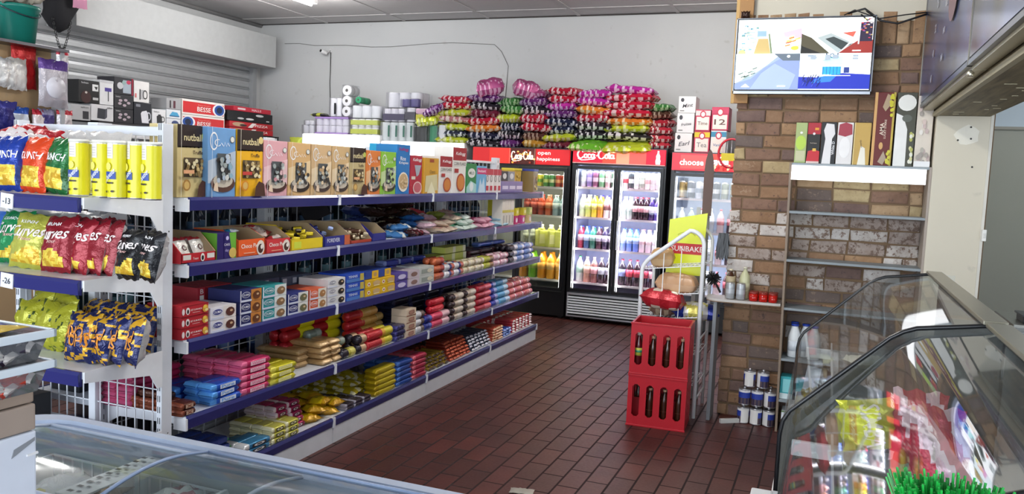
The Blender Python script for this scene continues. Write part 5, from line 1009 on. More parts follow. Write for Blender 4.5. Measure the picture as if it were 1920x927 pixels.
# ================================================================ TOILET ROLLS ON THE WHITE COOLERS
def tpack(nx,nz,ny,r,h,c,band=None,axis='z',wrap=True,strip=None):
    b=MB(); core=M('4a4640')
    for i in range(nx):
        for j in range(nz):
            for k in range(ny):
                if axis=='z': b.lathe([(r*.35,0),(r*.97,0),(r,.01),(r,h-.012),(r*.97,h-.002),(r*.35,h-.002)],M(c),((i-(nx-1)/2)*2*r,r+k*2*r,j*h),14)
                else: b.lathe([(r*.97,0),(r,.01),(r,h),(r*.3,h)],M(c),((i-(nx-1)/2)*2*r,k*h,r+j*2*r),14,'y'); b.lathe([(.001,-.003),(r*.32,-.0025)],core,((i-(nx-1)/2)*2*r,k*h,r+j*2*r),10,'y',False); b.lathe([(r*.32,-.002),(r*.95,-.001)],M(c),((i-(nx-1)/2)*2*r,k*h,r+j*2*r),14,'y',False)
    parts=[]
    W=nx*2*r; D=(ny*2*r if axis=='z' else ny*h); H=(nz*h if axis=='z' else nz*2*r)
    if band:
        for q,(z0,z1,cc) in enumerate(band): parts.append(('wrapper_band',MB().box(-W/2-.003,-.004,z0*H,W/2+.003,D+.002,z1*H,M(cc,'plastic'),.004)))
    if strip: parts.append(('label_strip',MB().box(-.013,-.006,.12*H,.013,-.001,.72*H,M(strip,'paper'))))
    if wrap: parts.append(('clear_wrapper',MB().box(-W/2-.005,-.006,-.0,W/2+.005,D+.004,H+.004,FILM,.012)))
    return Proto('toilet_roll_pack','toilet rolls',b,parts)
def tp(px0,px1,z,nx,nz,ny,hz,c,band,lab,y=9.0,axis='z',strip=None):
    xa,xb=gX(px0,z+.1,y),gX(px1,z+.1,y); r=(xb-xa)/nx/2-.001
    put(tpack(nx,nz,ny,r,hz,c,band,axis,True,strip),lab,((xa+xb)/2,y,z),0)
T1,T2=2.053,1.988
tp(590,653,T1+.004,5,2,2,.105,'e4e2ea',[(-.01,.08,'a888c8'),(.9,1.02,'a888c8')],'shrink wrapped toilet rolls with lilac bands on the corner cooler')
tp(657,708,T1,4,2,2,.10,'e8e8ea',[(.06,.36,'c8d054'),(.62,.92,'cdd662')],'shrink wrapped toilet rolls with lime labels on the corner cooler',y=8.98)
tp(657,712,T1+.212,3,1,2,.155,'eceef0',None,'clear wrapped white kitchen rolls on top of the lime labelled rolls')
tp(617,640,T1+.225,2,1,1,.235,'f0f0f2',None,'pair of tall white kitchen rolls with a black label',strip='2a2a2e')
tp(641,658,T1+.225,1,3,2,.10,'f0f0f0',None,'three white rolls lying on their sides with dark centres',axis='y')
put(tpack(1,1,2,.042,.12,'2f9a6a',None,'y',False),'dark green wrapped roll on the topmost right of the corner cooler',(gX(672,2.55,9.05),9.05,T1+.40),0)
tp(566,588,T1,2,1,2,.11,'d8d8dc',None,'clear bag of loose white rolls at the left end of the corner cooler'); tp(570,588,T1+.11,2,1,2,.06,'dcdce0',None,'grey wrapped rolls on the clear bag at the left end')
put(pillow('napkin_pack','napkin pack',.2,.24,.06,lambda u,v,f:'c8d04a' if math.sin(u*6)>0 else '3a3c30',seed=90,lie=True,nu=10,nv=10),'small lime and black napkin pack next to the tall kitchen rolls',(gX(602,2.3,9.1),9.1,T1+.215),0)
tp(713,775,T2-.0+.0,4,1,2,.23,'e2e8e6',None,'four tall white kitchen rolls in clear wrap on the right hand white cooler',y=8.98)
for i in range(4):
    put(Proto('roll_label','label',MB().box(-.012,-.001,0,.012,.001,.14,M('3c6a5c'))),'narrow green label strip on the tall white rolls, %s from the left'%ORD[i],(gX(728+i*14,2.05,8.955),8.962,T2+.05),0,'narrow green label strips')
tp(776,800,T2,1,1,2,.19,'2c302e',None,'black wrapped roll with clear film beside the green one',y=8.98); tp(802,819,T2,1,1,2,.2,'1f9060',None,'green wrapped roll beside the black one',y=8.98); tp(820,834,T2,1,1,2,.21,'e8e8e8',None,'white roll at the right end beside the snack bags',y=8.98)
tp(718,758,T2+.24,3,1,2,.16,'e6e4ea',[(.1,.6,'443c5c')],'white rolls with dark purple labels in the middle layer',y=9.0); tp(759,778,T2+.24,1,1,2,.175,'ecebee',[(.15,.7,'4a4654')],'single white roll with a grey label in the middle layer',y=9.0)
tp(780,832,T2+.245,3,1,2,.16,'e0c8d0',[(.08,.55,'d8d040'),(.6,.99,'dcb4c8')],'pink and yellow wrapped rolls in the middle layer',y=9.0)
tp(724,788,T2+.42,3,1,2,.19,'e4e4e8',None,'loosely wrapped clear bag of rolls on the very top',y=9.1); tp(751,784,T2+.421,2,1,1,.10,'5c5490',None,'purple roll pack in front of the loose clear bag on top',y=8.98)
put(pillow('sanitary_pack','packet',.2,.2,.08,lambda u,v,f:'bcc84a' if v>.1 else 'e0e8e8',seed=93,nu=10,nv=10),'small lime and white packet standing left of the corner cooler',(-6.56,9.0,1.80),0,None)
put(carton('sanitary_box','box',.24,.15,.10,'e4ecee',lambda f:f.rect(0,.3,1,.65,M('5cb4bc'))),'white and teal box left of the corner cooler under the lime packet',(-6.55,9.0,1.69),0)
cs=MB(); cs.box(-6.9,8.85,0,-6.41,9.5,1.685,M('c8c8c8','paint'),.01); cs.box(-6.88,8.84,.1,-6.43,8.85,1.6,M('b8b8b8','paint')); thing('side_cupboard','plain grey cupboard between the shutter wall shelves and the corner cooler','cupboard',cs.mesh('side_cupboard'))
# ================================================================ LEFT WALL UNITS
def wallunit(lab,y0,y1,top,x0=-7.58,x1=-6.98):
    t=thing('wall_shelving',lab,'shelving'); b=MB(); w_=M('d8dadc','paint'); k_=M('1c1c20','plastic')
    b.box(x0,y0,0,x0+.02,y1,top-.02,M('b4b8bc','paint')); 
    for yy in(y0,y1-.02): b.box(x0,yy,0,x1,yy+.02,top-.02,w_)
    obj('frame',b,t); tp_=MB(); tp_.box(x0,y0-.01,top-.02,x1+.01,y1+.005,top,k_); tp_.box(x1,y0,top-.10,x1+.008,y1,top-.022,M('dfe1e2','paint')); tp_.box(x1+.0,y1-.03,top-.4,x1+.009,y1,top-.022,k_); obj('top_panel',tp_,t)
    for zz in(.35,.75,1.15,1.55):
        s=MB(); s.box(x0+.02,y0+.02,zz-.02,x1-.02,y1-.02,zz,w_); s.box(x1-.02,y0+.02,zz-.035,x1-.012,y1-.02,zz+.003,M('35397f','plastic')); obj('shelf',s,t)
    return t
wallunit('white topped wall shelving below the kettle and toaster boxes',6.28,8.11,2.0); wallunit('white topped wall shelving at the far end below the red and black boxes',8.14,9.18,2.0)
lb=MB(); lb.box(-7.58,5.5,0,-7.05,6.26,1.98,M('a9adb0','paint'),.01); lb.box(-7.04,5.55,.2,-7.03,6.2,1.9,M('969a9e','paint')); thing('grey_cabinet','plain grey metal cabinet left of the white topped shelving','cabinet',lb.mesh('grey_cabinet'))
kinds=[('b8bcc4','dark'),('6a2430','maroon'),('c8b0a8','beige'),('8a9aa4','grey'),('28282c','black'),('c89a3c','amber')]
for zi,zz in enumerate((.75,1.15,1.55)):
    for i in range(20):
        if random.random()<.15: continue
        c,n_=kinds[(i+zi*2)%6]; hh=random.uniform(.18,.32)
        put(carton('small_appliance_box','box',.1,.12,hh,c,lambda f:f.ell(.5,.5,.3,.2,M('e0e0e0'))),'%s box, %s along, %s shelf up of the wall shelving'%(n_,ORD[i],ORD[zi+1]),(-7.04,6.4+i*.135,zz+.001),RZ,'%s wall shelf boxes, level %d'%(n_,zi+2))
K=-6.99
def kb_(p0,p1,z0,h,c,a,l,nm='appliance_box',cat='box',d=.24,x=K):
    y0=gY(p0,z0+h/2,x);y1=gY(p1,z0+h/2,x); put(carton(nm,cat,y1-y0-.005,d,h-.002,c,a),l,(x,(y0+y1)/2,z0+.0015),RZ)
def kettle(body,acc): 
    def a(f): f.poly([(.35,.15),(.75,.15),(.7,.6),(.62,.66),(.45,.66),(.32,.58)],M(body)); f.ring(.78,.42,.14,.18,.3,M(acc)); f.rect(.42,.66,.62,.7,M(acc)); f.text('Salton',.3,.85,.4,M(acc),.08)
    return a
zt=2.001
kb_(132,170,1.99-.0,.155,'b4b4b6',lambda f:(f.text('salton',.7,.85,.4,M('5a5a5a'),.12),f.rect(.6,.1,.9,.6,M('2a2a30'))),'light grey toaster box at the left end, lower row')
kb_(171,213,zt,.165,'d8d8da',lambda f:(f.poly([(.25,.15),(.6,.12),(.62,.75),(.28,.78)],M('34363e')),f.poly([(.6,.12),(.7,.25),(.7,.8),(.62,.75)],M('50525c')),f.text('salton',.82,.85,.25,M('4a4a4a'),.14)),'white box with a dark grey toaster, lower row')
kb_(147,186,zt+.168,.225,'141416',lambda f:(f.text('Sunbeam',.3,.88,.35,M('c8c8c8'),.1),f.ell(.35,.25,.25,.28,M('3a1a18')),f.rect(.66,.55,.96,.85,M('e0e0e0')),f.poly([(.75,.75),(.92,.75),(.9,.68),(.85,.6),(.8,.68)],M('202020')),f.rect(.68,.15,.95,.26,M('c0c0c0')),f.ell(.35,.45,.06,.05,M('c8c0b8'))),'black appliance box standing on the toaster boxes')
kb_(187,213,zt+.168,.25,'e2e2e4',lambda f:(f.rect(.35,.55,.85,.7,M('4a3a90')),f.rect(.58,.15,.64,.55,M('222228')),f.rect(.05,.9,1,1,M('c8c8cc'))),'white box with a purple headed appliance, upper row')
kb_(214,250,zt,.145,'26262a',lambda f:(f.text('Sunbeam',.2,.85,.25,M('d0d0d0'),.12),[f.ell(.5+.25*math.cos(q),.45+.2*math.sin(q),.1,.1,M('b8a8b0'),8) for q in(0,1.2,2.4,3.6,4.8)]),'black box with pale round shapes, lower of two')
kb_(214,250,zt+.147,.145,'2a2a2e',lambda f:(f.text('Sunbeam',.2,.85,.25,M('d0d0d0'),.12),[f.ell(.5+.25*math.cos(q),.45+.2*math.sin(q),.1,.1,M('b8a8b0'),8) for q in(0,1.2,2.4,3.6,4.8)]),'black box with pale round shapes, upper of two')
kb_(214,250,zt+.294,.18,'2c2c32',lambda f:(f.rect(.45,.1,.88,.85,M('a8b4c0')),f.ell(.3,.5,.16,.2,M('c8c8cc')),f.ell(.75,.75,.12,.12,M('c8385c')),f.ell(.5,.7,.1,.12,M('98b4b0')),f.rect(.9,0,1,1,M('8a1c34'))),'dark box with a pink and blue picture, topmost of the black boxes')
kb_(251,284,zt,.235,'1e2028',lambda f:(f.poly([(.45,.08),(.85,.08),(.8,.55),(.7,.66),(.45,.6),(.38,.5)],M('e4e4ea')),f.ring(.84,.4,.13,.2,.3,M('d8d8e0')),f.rect(.1,.8,.35,.92,M('8a8c94'))),'black box with a white kettle, lower row')
kb_(251,280,zt+.237,.225,'e6e4e2',lambda f:(f.rect(.38,.15,.66,.6,M('b8b8ba')),f.rect(.35,.12,.42,.62,M('2a2a2a')),f.ring(.72,.38,.16,.22,.25,M('1c1c1c')),f.rect(.05,.2,.15,.4,M('d87878'))),'white box with a steel kettle, upper row')
kb_(285,311,zt,.185,'e4e4e6',kettle('2c2c2e','3a3a3a'),'white box with a black glass kettle')
kb_(312,339,zt,.10,'e0e2e6',lambda f:(f.ell(.6,.5,.25,.3,M('3a4a78')),f.rect(.1,.1,.25,.4,M('3a3a3a'))),'white box with small navy appliance parts')
kb_(312,339,zt+.102,.10,'e2e6ea',lambda f:(f.poly([(.2,.3),(.9,.3),(.75,.7),(.4,.75)],M('4aa0cc')),f.rect(.2,.2,.9,.3,M('2c5c8c'))),'white box with a blue steam iron')
kb_(312,340,zt+.204,.12,'a8a8aa',lambda f:(f.rect(.2,.1,.3,.8,M('3a3438')),f.rect(.45,.1,.6,.8,M('5a2c38'))),'small grey box on top of the iron box')
def besse(fl_):
    def a(f):
        s=(lambda u:1-u) if fl_ else (lambda u:u)
        f.rect(.02,.12,.98,.86,M('d0282c')); f.ell(s(.86),.49,.155,.42,M('e8eaf0')); f.ell(s(.87),.49,.12,.36,M('1c4c9c')); f.ell(s(.87),.49,.07,.22,M('102040')); f.text('BESSE',.5,.42,.32,M('f4eae4'),.32); f.text('Stylish',.5,.68,.3,M('e89080'),.1)
    return a
kb_(341,421,zt,.165,'e8e2dc',besse(True),'red and white stove box with the blue flame at its left, lower of two'); kb_(341,421,zt+.167,.175,'e8e2dc',besse(False),'red and white stove box with the blue flame at its right, upper of two')
def hot(f): f.rect(0,.1,.98,.9,M('b8242c')); f.ell(.2,.5,.14,.35,M('b89878')); f.ell(.3,.4,.08,.2,M('3a2c28')); f.text('PIZZA',.72,.5,.3,M('f0e0dc'),.4,0,.2); f.poly([(.4,.1),(.5,.1),(.6,.9),(.5,.9)],M('e8dcd8'))
kb_(430,512,zt,.075,'b0242c',hot,'red appliance box at the far end, lowest of the stack',d=.3); kb_(430,512,zt+.077,.075,'a82028',hot,'red appliance box at the far end, second of the stack',d=.3)
kb_(426,511,zt+.154,.125,'161618',lambda f:(f.ell(.7,.75,.09,.12,M('d0d0d0')),f.ell(.28,.3,.07,.1,M('c0c0c0')),f.ell(.48,.3,.09,.1,M('d8d8d8')),f.rect(.85,.2,.92,.3,M('e0e0e0'))),'black appliance box on the red ones at the far end',d=.3)
kb_(438,508,zt+.281,.06,'b82438',lambda f:(f.text('HALLS',.6,.5,.25,M('f0d8dc'),.5),f.rect(.1,.3,.3,.7,M('e0c0c4'))),'thin bright red box topmost at the far end',d=.3)
# hanging goods display at the far left
PX=-5.4
pg=thing('peg_display','tan backed peg display board at the far left carrying hanging packets','display stand'); b=MB(); b.box(PX-.03,3.4,.2,PX,4.44,2.395,wallmat('pegboard_tan','a98d68','b89b74')); obj('board',b,pg)
b=MB(); b.box(PX-.16,3.4,2.385,PX+.16,4.46,2.405,M('4a4a50','metal')); b.box(PX-.04,4.44,.2,PX+.10,4.47,2.385,M('b4b6b8','paint')); obj('frame',b,pg)
b=MB()
hang=[(6,150,.20,'e0e0de','c8c8c8','white packet on a hook at the left edge, upper row',.16),(34,150,.22,'e4e2de','d8d4ce','white rectangular packet on a hook, upper row',.15),(58,135,.30,'b82024','c83030','long red hanging pack behind the clear one',.20),(85,160,.34,'c0bcc4','5a3c8c','large clear pack with a white disc and purple header',.25),(118,118,.20,'e8e4e4','c03444','small white and red hanging card, top right',.10),(120,163,.18,'e8e0e0','c83440','small white and red hanging card, middle right',.12),(117,226,.16,'e8e0e0','c83440','red striped hanging card, lower right',.14),(12,228,.22,'2c2c78','3a3a90','dark blue hanging packet, lower row left',.18),(42,236,.22,'d0d8e4','2c58b8','blue and silver hanging packet, lower row',.17),(68,232,.18,'e0d4d4','b82838','white packet with a red top, lower row',.1),(88,232,.2,'4a4284','9a98b8','purple and silver hanging packet, lower row',.14)]
for i,(px,py,h,c1,c2,l,wd) in enumerate(hang):
    z_=2.403-(py-95)*.0039; yv=gY(px,z_,PX+.05+.03*(i%3))
    p=pillow('hanging_pack','packet',wd,h,.06,(lambda u,v,f,c1=c1,c2=c2:c2 if v>.55 else c1),seed=100+i,nu=12,nv=14,wr=.01)
    dd=[('hook',MB().tube([(0,.07+.0,h*.95),(0,0,h*.95),(0,-.02,h*.97)],.003,M('b8b8b8','metal'),5))]
    if i==3: dd.append(('white_disc',MB().lathe([(.001,-.038),(.075,-.036),(.08,-.02)],M('e4e2ea','plastic'),(0,0,h*.42),20,'y')))
    p2=Proto('hanging_pack','packet',p.me,dd); put(p2,l+' of the tan board',(PX+(.04 if i==2 else .13 if i==3 else .07),yv,z_-h/2),RZ)
bk_=MB(); r=.14; bk_.lathe([(r*.78,0),(r*.98,.235),(r*1.04,.24),(r*1.05,.262),(r*.97,.262),(r*.76,.02),(.001,.02)],M('1c7a6c','plastic'),n=28)
bo=Proto('plastic_bucket','bucket',bk_,[('handle',MB().tube([(r*1.05*math.cos(R(a)),-r*1.02*math.sin(R(a)),.25-.07*math.sin(R(a))) for a in range(0,181,15)],.005,M('1c2c34','plastic'),6))])
put(bo,'dark green plastic bucket with a black handle on top of the tan peg display',(PX+.0,gY(32,2.52,PX),2.4055),RZ)
bd=pillow('cloth_bundle','bundle',.34,.3,.14,lambda u,v,f:'b8b0a0',seed=130,lie=True,nu=18,nv=18,wr=.03,kind='cloth'); put(bd,'beige cloth bundle lying across the mouth of the green bucket',(PX-.02,gY(20,2.72,PX),2.668),RZ)
# ================================================================ BREAD RACK, CRATES AND THINGS ROUND THE BRICK WALL
RW=M('f4f7fa','paint',.3)
rk=thing('bread_rack','white tubular bread rack with sloping wire shelves beside the red crates','rack')
def frame(y,xl=-1.20,xr=-.78,zl=1.10,zr=1.31,zb=0):
    pts=[(xl,y,zb),(xl,y,zl-.10)]
    for a in range(1,6): t=a/5; pts.append((xl+.09*t*t,y,zl-.10+.13*t-.0*t))
    for a in range(1,6): pts.append((xl+.09+(xr-.1-xl-.09)*a/5,y,zl+.03+(zr-zl-.03)*a/5))
    for a in range(1,8): t=R(90*a/7); pts.append((xr-.1+.1*math.sin(t),y,zr-.10+.10*math.cos(t)))
    pts.append((xr,y,zb)); return pts
for y in(5.69,6.12):
    obj('tube_frame',MB().tube(frame(y),.015 if y<6 else .012,RW,8),rk)
b=MB()
for x in(-1.20,-.78): 
    for zz in(.12,.55): b.tube([(x,5.69,zz),(x,6.12,zz)],.007,RW,6)
for px,zt_ in((-1.05,1.14),(-.93,1.2)): b.tube([(px,5.69,.1),(px,5.69,zt_)],.0035,RW,5)
obj('cross_bar',b,rk)
for zz,zn in((1.02,'upper'),(.83,'middle'),(.66,'lower'),(.40,'low'),(.18,'lowest')):
    b=MB(); sl=.05
    for i in range(15): x=-1.19+i*.0293; b.wire((x,5.70,zz+sl*(x+1.19)/.41),(x,6.11,zz+sl*(x+1.19)/.41),.002,RW)
    for y in(5.70,5.84,5.98,6.11): b.wire((-1.19,y,zz),(-.79,y,zz+sl),.003,RW)
    obj('wire_shelf',b,rk)
def loaf(w,d,h,c,c2,seed,wrap=None):
    def col(u,v,f): return c if f or abs(v)<.7 else c2
    return pillow('bread_loaf','bread',w,d,h*1.6,wrap or col,seed=seed,lie=True,nu=18,nv=14,wr=.005,pu=5,pv=3.5,kind='plastic',crimp=.99)
put(loaf(.17,.15,.09,'c09868','d8b88c',1),'brown bread loaf in clear wrap on the left of the upper rack shelf',(-1.08,5.80,1.035),R(4))
put(loaf(.30,.15,.09,'c89c74','e0bc98',2),'long pale brown bread loaf on the middle of the rack',(-.97,5.82,.86),R(-3))
def rw(u,v,f): return 'b82430' if (abs(u)>.75 or (v<-.1 and math.sin(u*7)>.1)) else ('e8dcc8' if abs(v)<.75 else 'c83440')
p=pillow('bread_loaf','bread',.31,.17,.15,rw,[('Bread',-.2,0,.4,'b83030',.1)],3,lie=True,nu=18,nv=14,wr=.008,pu=4,pv=3,kind='foil'); put(p,'red and white wrapped bread loaf leaning out of the rack above the crates',(-1.05,5.72,.745),R(-4),None,(R(-10),R(3),R(-6)))
def bw_(u,v,f): return '1c3494' if (abs(u)>.45 or v>.6) else ('dcd470' if math.sin(u*6+v*5)>0 else 'e4e4e4')
p=pillow('bread_loaf','bread',.34,.20,.13,bw_,(),4,lie=True,nu=20,nv=16,wr=.014,kind='foil'); put(p,'royal blue wrapped bread loaf behind the right edge of the crates',(-.83,5.86,.67),R(6))
p=pillow('bread_loaf','bread',.2,.15,.09,lambda u,v,f:'c8b498' if math.sin(u*9+v*3)>-.2 else '8a6a5c',(),5,lie=True,nu=16,nv=14,wr=.014,kind='foil'); put(p,'clear wrapped brown rolls on the lower rack shelf behind the crates',(-1.06,5.85,.68),R(-8))
# SUNBAKE sign
b=MB(); YC=M('e4ee14','plastic'); b.prism([(-.135,-.27),(.125,-.27),(.14,.19),(-.13,.13)],-.004,.004,YC); f=front(b,.27,.46,-.004,-.135,-.27); f.rect(-.0,.33,.99,.50,M('c8282c')); f.text('SUNBAKE',.53,.415,.86,M('f6efe8'),.13); f.stroke([_arc(.5,.5,.5,.4,160,20,12)],M('a8b020'),.25,.5,.5,.2,.004)
thing('bread_sign','yellow green bread sign with SUNBAKE in white on a red band','sign',b.mesh('bread_sign'),(-.955,6.02,1.235),(R(-3),0,0))
b=MB(); gy=M('9a9c9e','paint'); b.box(-.04,0,.0,.045,.02,1.40,gy,.003); b.box(-.05,-.012,.55,-.02,0,1.46,M('c2c4c6','paint'),.002); thing('display_post','tall grey panel post standing behind the bread rack','post',b.mesh('display_post'),(-.87,6.2,0))
b=MB(); pts=[(-.032,0),(.034,0),(.036,.33),(.028,.41),(.014,.47),(0,.49),(-.014,.47),(-.028,.41),(-.034,.33)]; b.prism(pts,-.006,.006,M('75625c','matte')); thing('wooden_paddle','brown paddle shaped board with a rounded tip fixed to the grey post','board',b.mesh('wooden_paddle'),(-.845,6.17,1.40))
# crates
def crate(lab,x,y,z,rz):
    RD=M('c01828','plastic',.35); W,D,H=.385,.31,.35; t=.014
    b=MB()
    def panel(w,fix,axis,n):   # slotted wall
        sw=w*.125; gap=(w-2*.03-n*sw)/(n-1) if n>1 else 0; z0,z1=.065,.285; x=-w/2
        P=(lambda a0,z0_,a1,z1_: b.box(a0,fix,z0_,a1,fix+t,z1_,RD)) if axis=='y' else (lambda a0,z0_,a1,z1_: b.box(fix,a0,z0_,fix+t,a1,z1_,RD))
        P(-w/2,0,w/2,z0); P(-w/2,z1,w/2,H)
        xs=[-w/2]
        for i in range(n): c=-w/2+.055+i*(w-.11)/(n-1); xs+=[c-sw/2,c+sw/2]
        xs.append(w/2)
        for i in range(0,len(xs),2): P(xs[i],z0,xs[i+1],z1)
        for i in range(n):    # rounded slot corners
            c=-w/2+.055+i*(w-.11)/(n-1); q=sw*.32
            for sx in(-1,1):
                for zz,sz in((z0,1),(z1,-1)):
                    pts=[(c+sx*sw/2,zz),(c+sx*(sw/2-q),zz),(c+sx*sw/2,zz+sz*q)]
                    b.prism(pts,fix+.0005,fix+t-.0005,RD,axis)
    panel(W,-D/2,'y',4); panel(W,D/2-t,'y',4); panel(D-2*t-.002,-W/2,'x',3); panel(D-2*t-.002,W/2-t,'x',3)
    b.box(-W/2+t,-D/2+t,0,W/2-t,D/2-t,.012,RD)
    b.box(-W/2-.004,-D/2-.004,H-.012,W/2+.004,-D/2+.004,H,RD,.002); b.box(-W/2-.004,-D/2-.004,0,W/2+.004,-D/2+.002,.012,RD,.002)
    o=thing('bottle_crate',lab,'crate',b.mesh('bottle_crate'),(x,y,z),(0,0,rz))
    g_=MB()
    for i in range(1,4): xx=-W/2+.0+i*W/4; g_.box(xx-.002,-D/2+t,.012,xx+.002,D/2-t,.17,M('a01420','plastic'))
    for i in range(1,3): yy=-D/2+i*D/3; g_.box(-W/2+t,yy-.002,.012,W/2-t,yy+.002,.17,M('a01420','plastic'))
    obj('divider_grid',g_,o); return o
CX_,CY_=-.983,5.47
crate('lower of the two stacked red plastic bottle crates',CX_,CY_,0,R(3)); crate('upper of the two stacked red plastic bottle crates, open at the top',CX_,CY_,.351,R(3))
gb=bottle('glass_bottle',.245,.026,'3c1c10','c8a080','6a2c1c',lh=(.4,.41),neck=.42)
gb2=bottle('glass_bottle',.26,.026,'58141a','d8d8d0','c8cc50',lh=(.42,.62),neck=.42,lab2='3ca078')
ca,sa=math.cos(R(3)),math.sin(R(3))
def cpos(i,j): x=-.1925+.048+i*.0963; y=-.155+.052+j*.10; return CX_+x*ca-y*sa,CY_+x*sa+y*ca
for lv,zz in ((0,.0125),(1,.3635)):
    for i in range(4):
        for j in range(3):
            if (lv,i,j) in((1,0,0),(0,0,0),(1,2,1),(0,3,2)): continue
            x,y=cpos(i,j); put(gb,'empty brown glass bottle in the %s crate, %s column, %s row'%(('lower','upper')[lv],ORD[i],('front','middle','back')[j]),(x,y,zz),0,'brown bottles in the %s crate'%('lower','upper')[lv])
x,y=cpos(0,0); put(gb2,'glass soda bottle with a yellow green label, front left of the upper crate',(x,y,.3635))
# counter ledge with its support board
b=MB(); n=10; pts=[(-.255,0),(-.255,.20)]; pts=[(-.255,-.16),(-.60,-.19)]+[(-.66-.09*math.sin(R(a)),-.10-.09*math.cos(R(a))) for a in range(0,91,15)]+[(-.76,.03),(-.255,.03)]
b.prism(pts,.842,.858,M('c8c4be','gloss',.2),'z'); pts2=[(x*1.0,y) for x,y in pts]; b.prism([(x,y-.002) for x,y in pts],.836,.842,M('7c6248','paint'),'z')
lg=thing('counter_ledge','narrow grey ledge with a rounded end in front of the brick wall','counter',b.mesh('counter_ledge'),(0,5.86,0))
b=MB(); b.box(-.692,-.17,0,-.668,.02,.835,M('84888c','paint'),.002); obj('support_board',b,lg)
sb_=bottle('sauce_bottle',.20,.032,'4a2c1c','d8ccb0','b8a888',lh=(.45,.75),neck=.35); put(sb_,'clear sauce bottle with brown sauce at the back of the ledge',(-.60,5.79,.859))
mb_=bottle('sauce_bottle',.22,.036,'c8c8a0','d8d4c0','d0d0ac',lh=(.3,.5),neck=.3,kind='plastic'); put(mb_,'pale cream squeeze bottle right of the brown sauce bottle',(-.505,5.80,.859))
tn=can(.115,.030,'b0b4b8','c8ccd0',16,name='steel_tin',cat='tin'); put(tn,'shiny steel tin at the front left of the ledge',(-.59,5.725,.859)); put(tn,'shiny steel tin beside the red jars',(-.52,5.725,.859))
jb=MB(); jb.lathe([(.026,0),(.029,.004),(.029,.05)],M('b81c14','gloss'),n=16); jl=MB().lathe([(.029,.05),(.030,.052),(.030,.062),(.001,.062)],M('8c2c24','gloss'),n=16)
jp=Proto('red_jar','jar',jb,[('lid',jl)])
for i in range(3):
    for j in range(2): put(jp,'small jar of red sauce on the ledge, %s %s'%(('front','back')[j],('left','middle','right')[i]),(-.435+i*.063,5.73+j*.063,.859),0,'red sauce jars on the ledge')
# black bristle brushes hanging by the fridge
for nm,x,zz,l in(('a',-.73,1.30,'black bristle brush hanging by the left edge of the brick wall'),('b',-.76,.98,'black tufted brush lying against the back of the ledge')):
    b=MB(); rr=random.Random(zz)
    for i in range(170):
        a=rr.uniform(0,6.28); q=rr.uniform(.2,1)
        if nm=='a': p0=Vector((rr.uniform(-.032,.032),rr.uniform(-.012,.012),.06)); p1=p0+Vector((rr.uniform(-.02,.02),rr.uniform(-.02,.02),-.15*q-.04))
        else: p0=Vector((0,0,0)); p1=Vector((math.cos(a)*.06*q,rr.uniform(-.03,.03),math.sin(a)*.05*q))
        b.wire(p0,p1,.0026,M('1c1c1e','plastic'))
    o=thing('bristle_brush',l,'brush',b.mesh('bristle_brush'),(x+(.06 if nm=='a' else .04),5.82,zz-(.06 if nm=='a' else 0))); obj('brush_handle',MB().tube([(0,0,.0),(0,.01,.06)] if nm=='a' else [(0,0,0),(.05,.03,-.10)],.008,M('2a2a2c','plastic'),8),o)
# tins on the floor
tb=can(.115,.040,'2c3c98','e4e4e0',16,name='food_tin',cat='tin')
def tin():
    b=MB(); r,h=.040,.113
    b.lathe([(r*.96,0),(r,.004),(r,.008)],M('b8b8bc','metal'),n=20); 
    n=20
    for k in range(n):
        a0,a1=2*math.pi*k/n,2*math.pi*(k+1)/n
        for z0,z1,cc in((.008,.05,'342c48' if k%2 else '5a4a50'),(.05,.088,'2840a0'),(.088,.104,'e4e4e6')):
            if k in(3,4,5,6,7): cc='e8e6e2'
            b.add([(r*math.cos(a0),r*math.sin(a0),z0),(r*math.cos(a1),r*math.sin(a1),z0),(r*math.cos(a1),r*math.sin(a1),z1),(r*math.cos(a0),r*math.sin(a0),z1)],[(0,1,2,3)],M(cc,'paper'),True)
    b.lathe([(r,.104),(r*1.01,.108),(r*.98,h),(r*.8,h-.001),(.001,h-.001)],M('b8b8bc','metal'),n=20)
    b.lathe([(r*.3,h-.001),(r*.22,h+.012),(.001,h+.016)],M('c8c8cc','metal'),n=12)
    return Proto('food_tin','tin',b)
tnp=tin(); k=0
for lv,xs in((0,(-.452,-.367,-.282)),(1,(-.450,-.366,-.281)),(2,(-.425,-.335))):
    for i,x in enumerate(xs):
        put(tnp,'%s tin in the %s row of the blue and white tins stacked on the floor'%(('left','middle','right')[i] if lv<2 else ('left','right')[i],('bottom','middle','top')[lv]),(x,5.765,.001+lv*.130),R((200,150,120,20,-40,110,170,100)[k])); k+=1
put(tnp,'tin behind the right end of the middle row of blue and white tins',(-.285,5.852,.131),R(60)); put(tnp,'tin behind the bottom right of the blue and white tins',(-.285,5.852,.001),R(60))
thing('wood_offcut','small white strip lying on the floor against the tins','strip',MB().box(-.07,-.012,0,.07,.012,.03,M('c8c8c4','paint'),.002).mesh('wood_offcut'),(-.535,5.70,0.001),(0,0,R(35)))
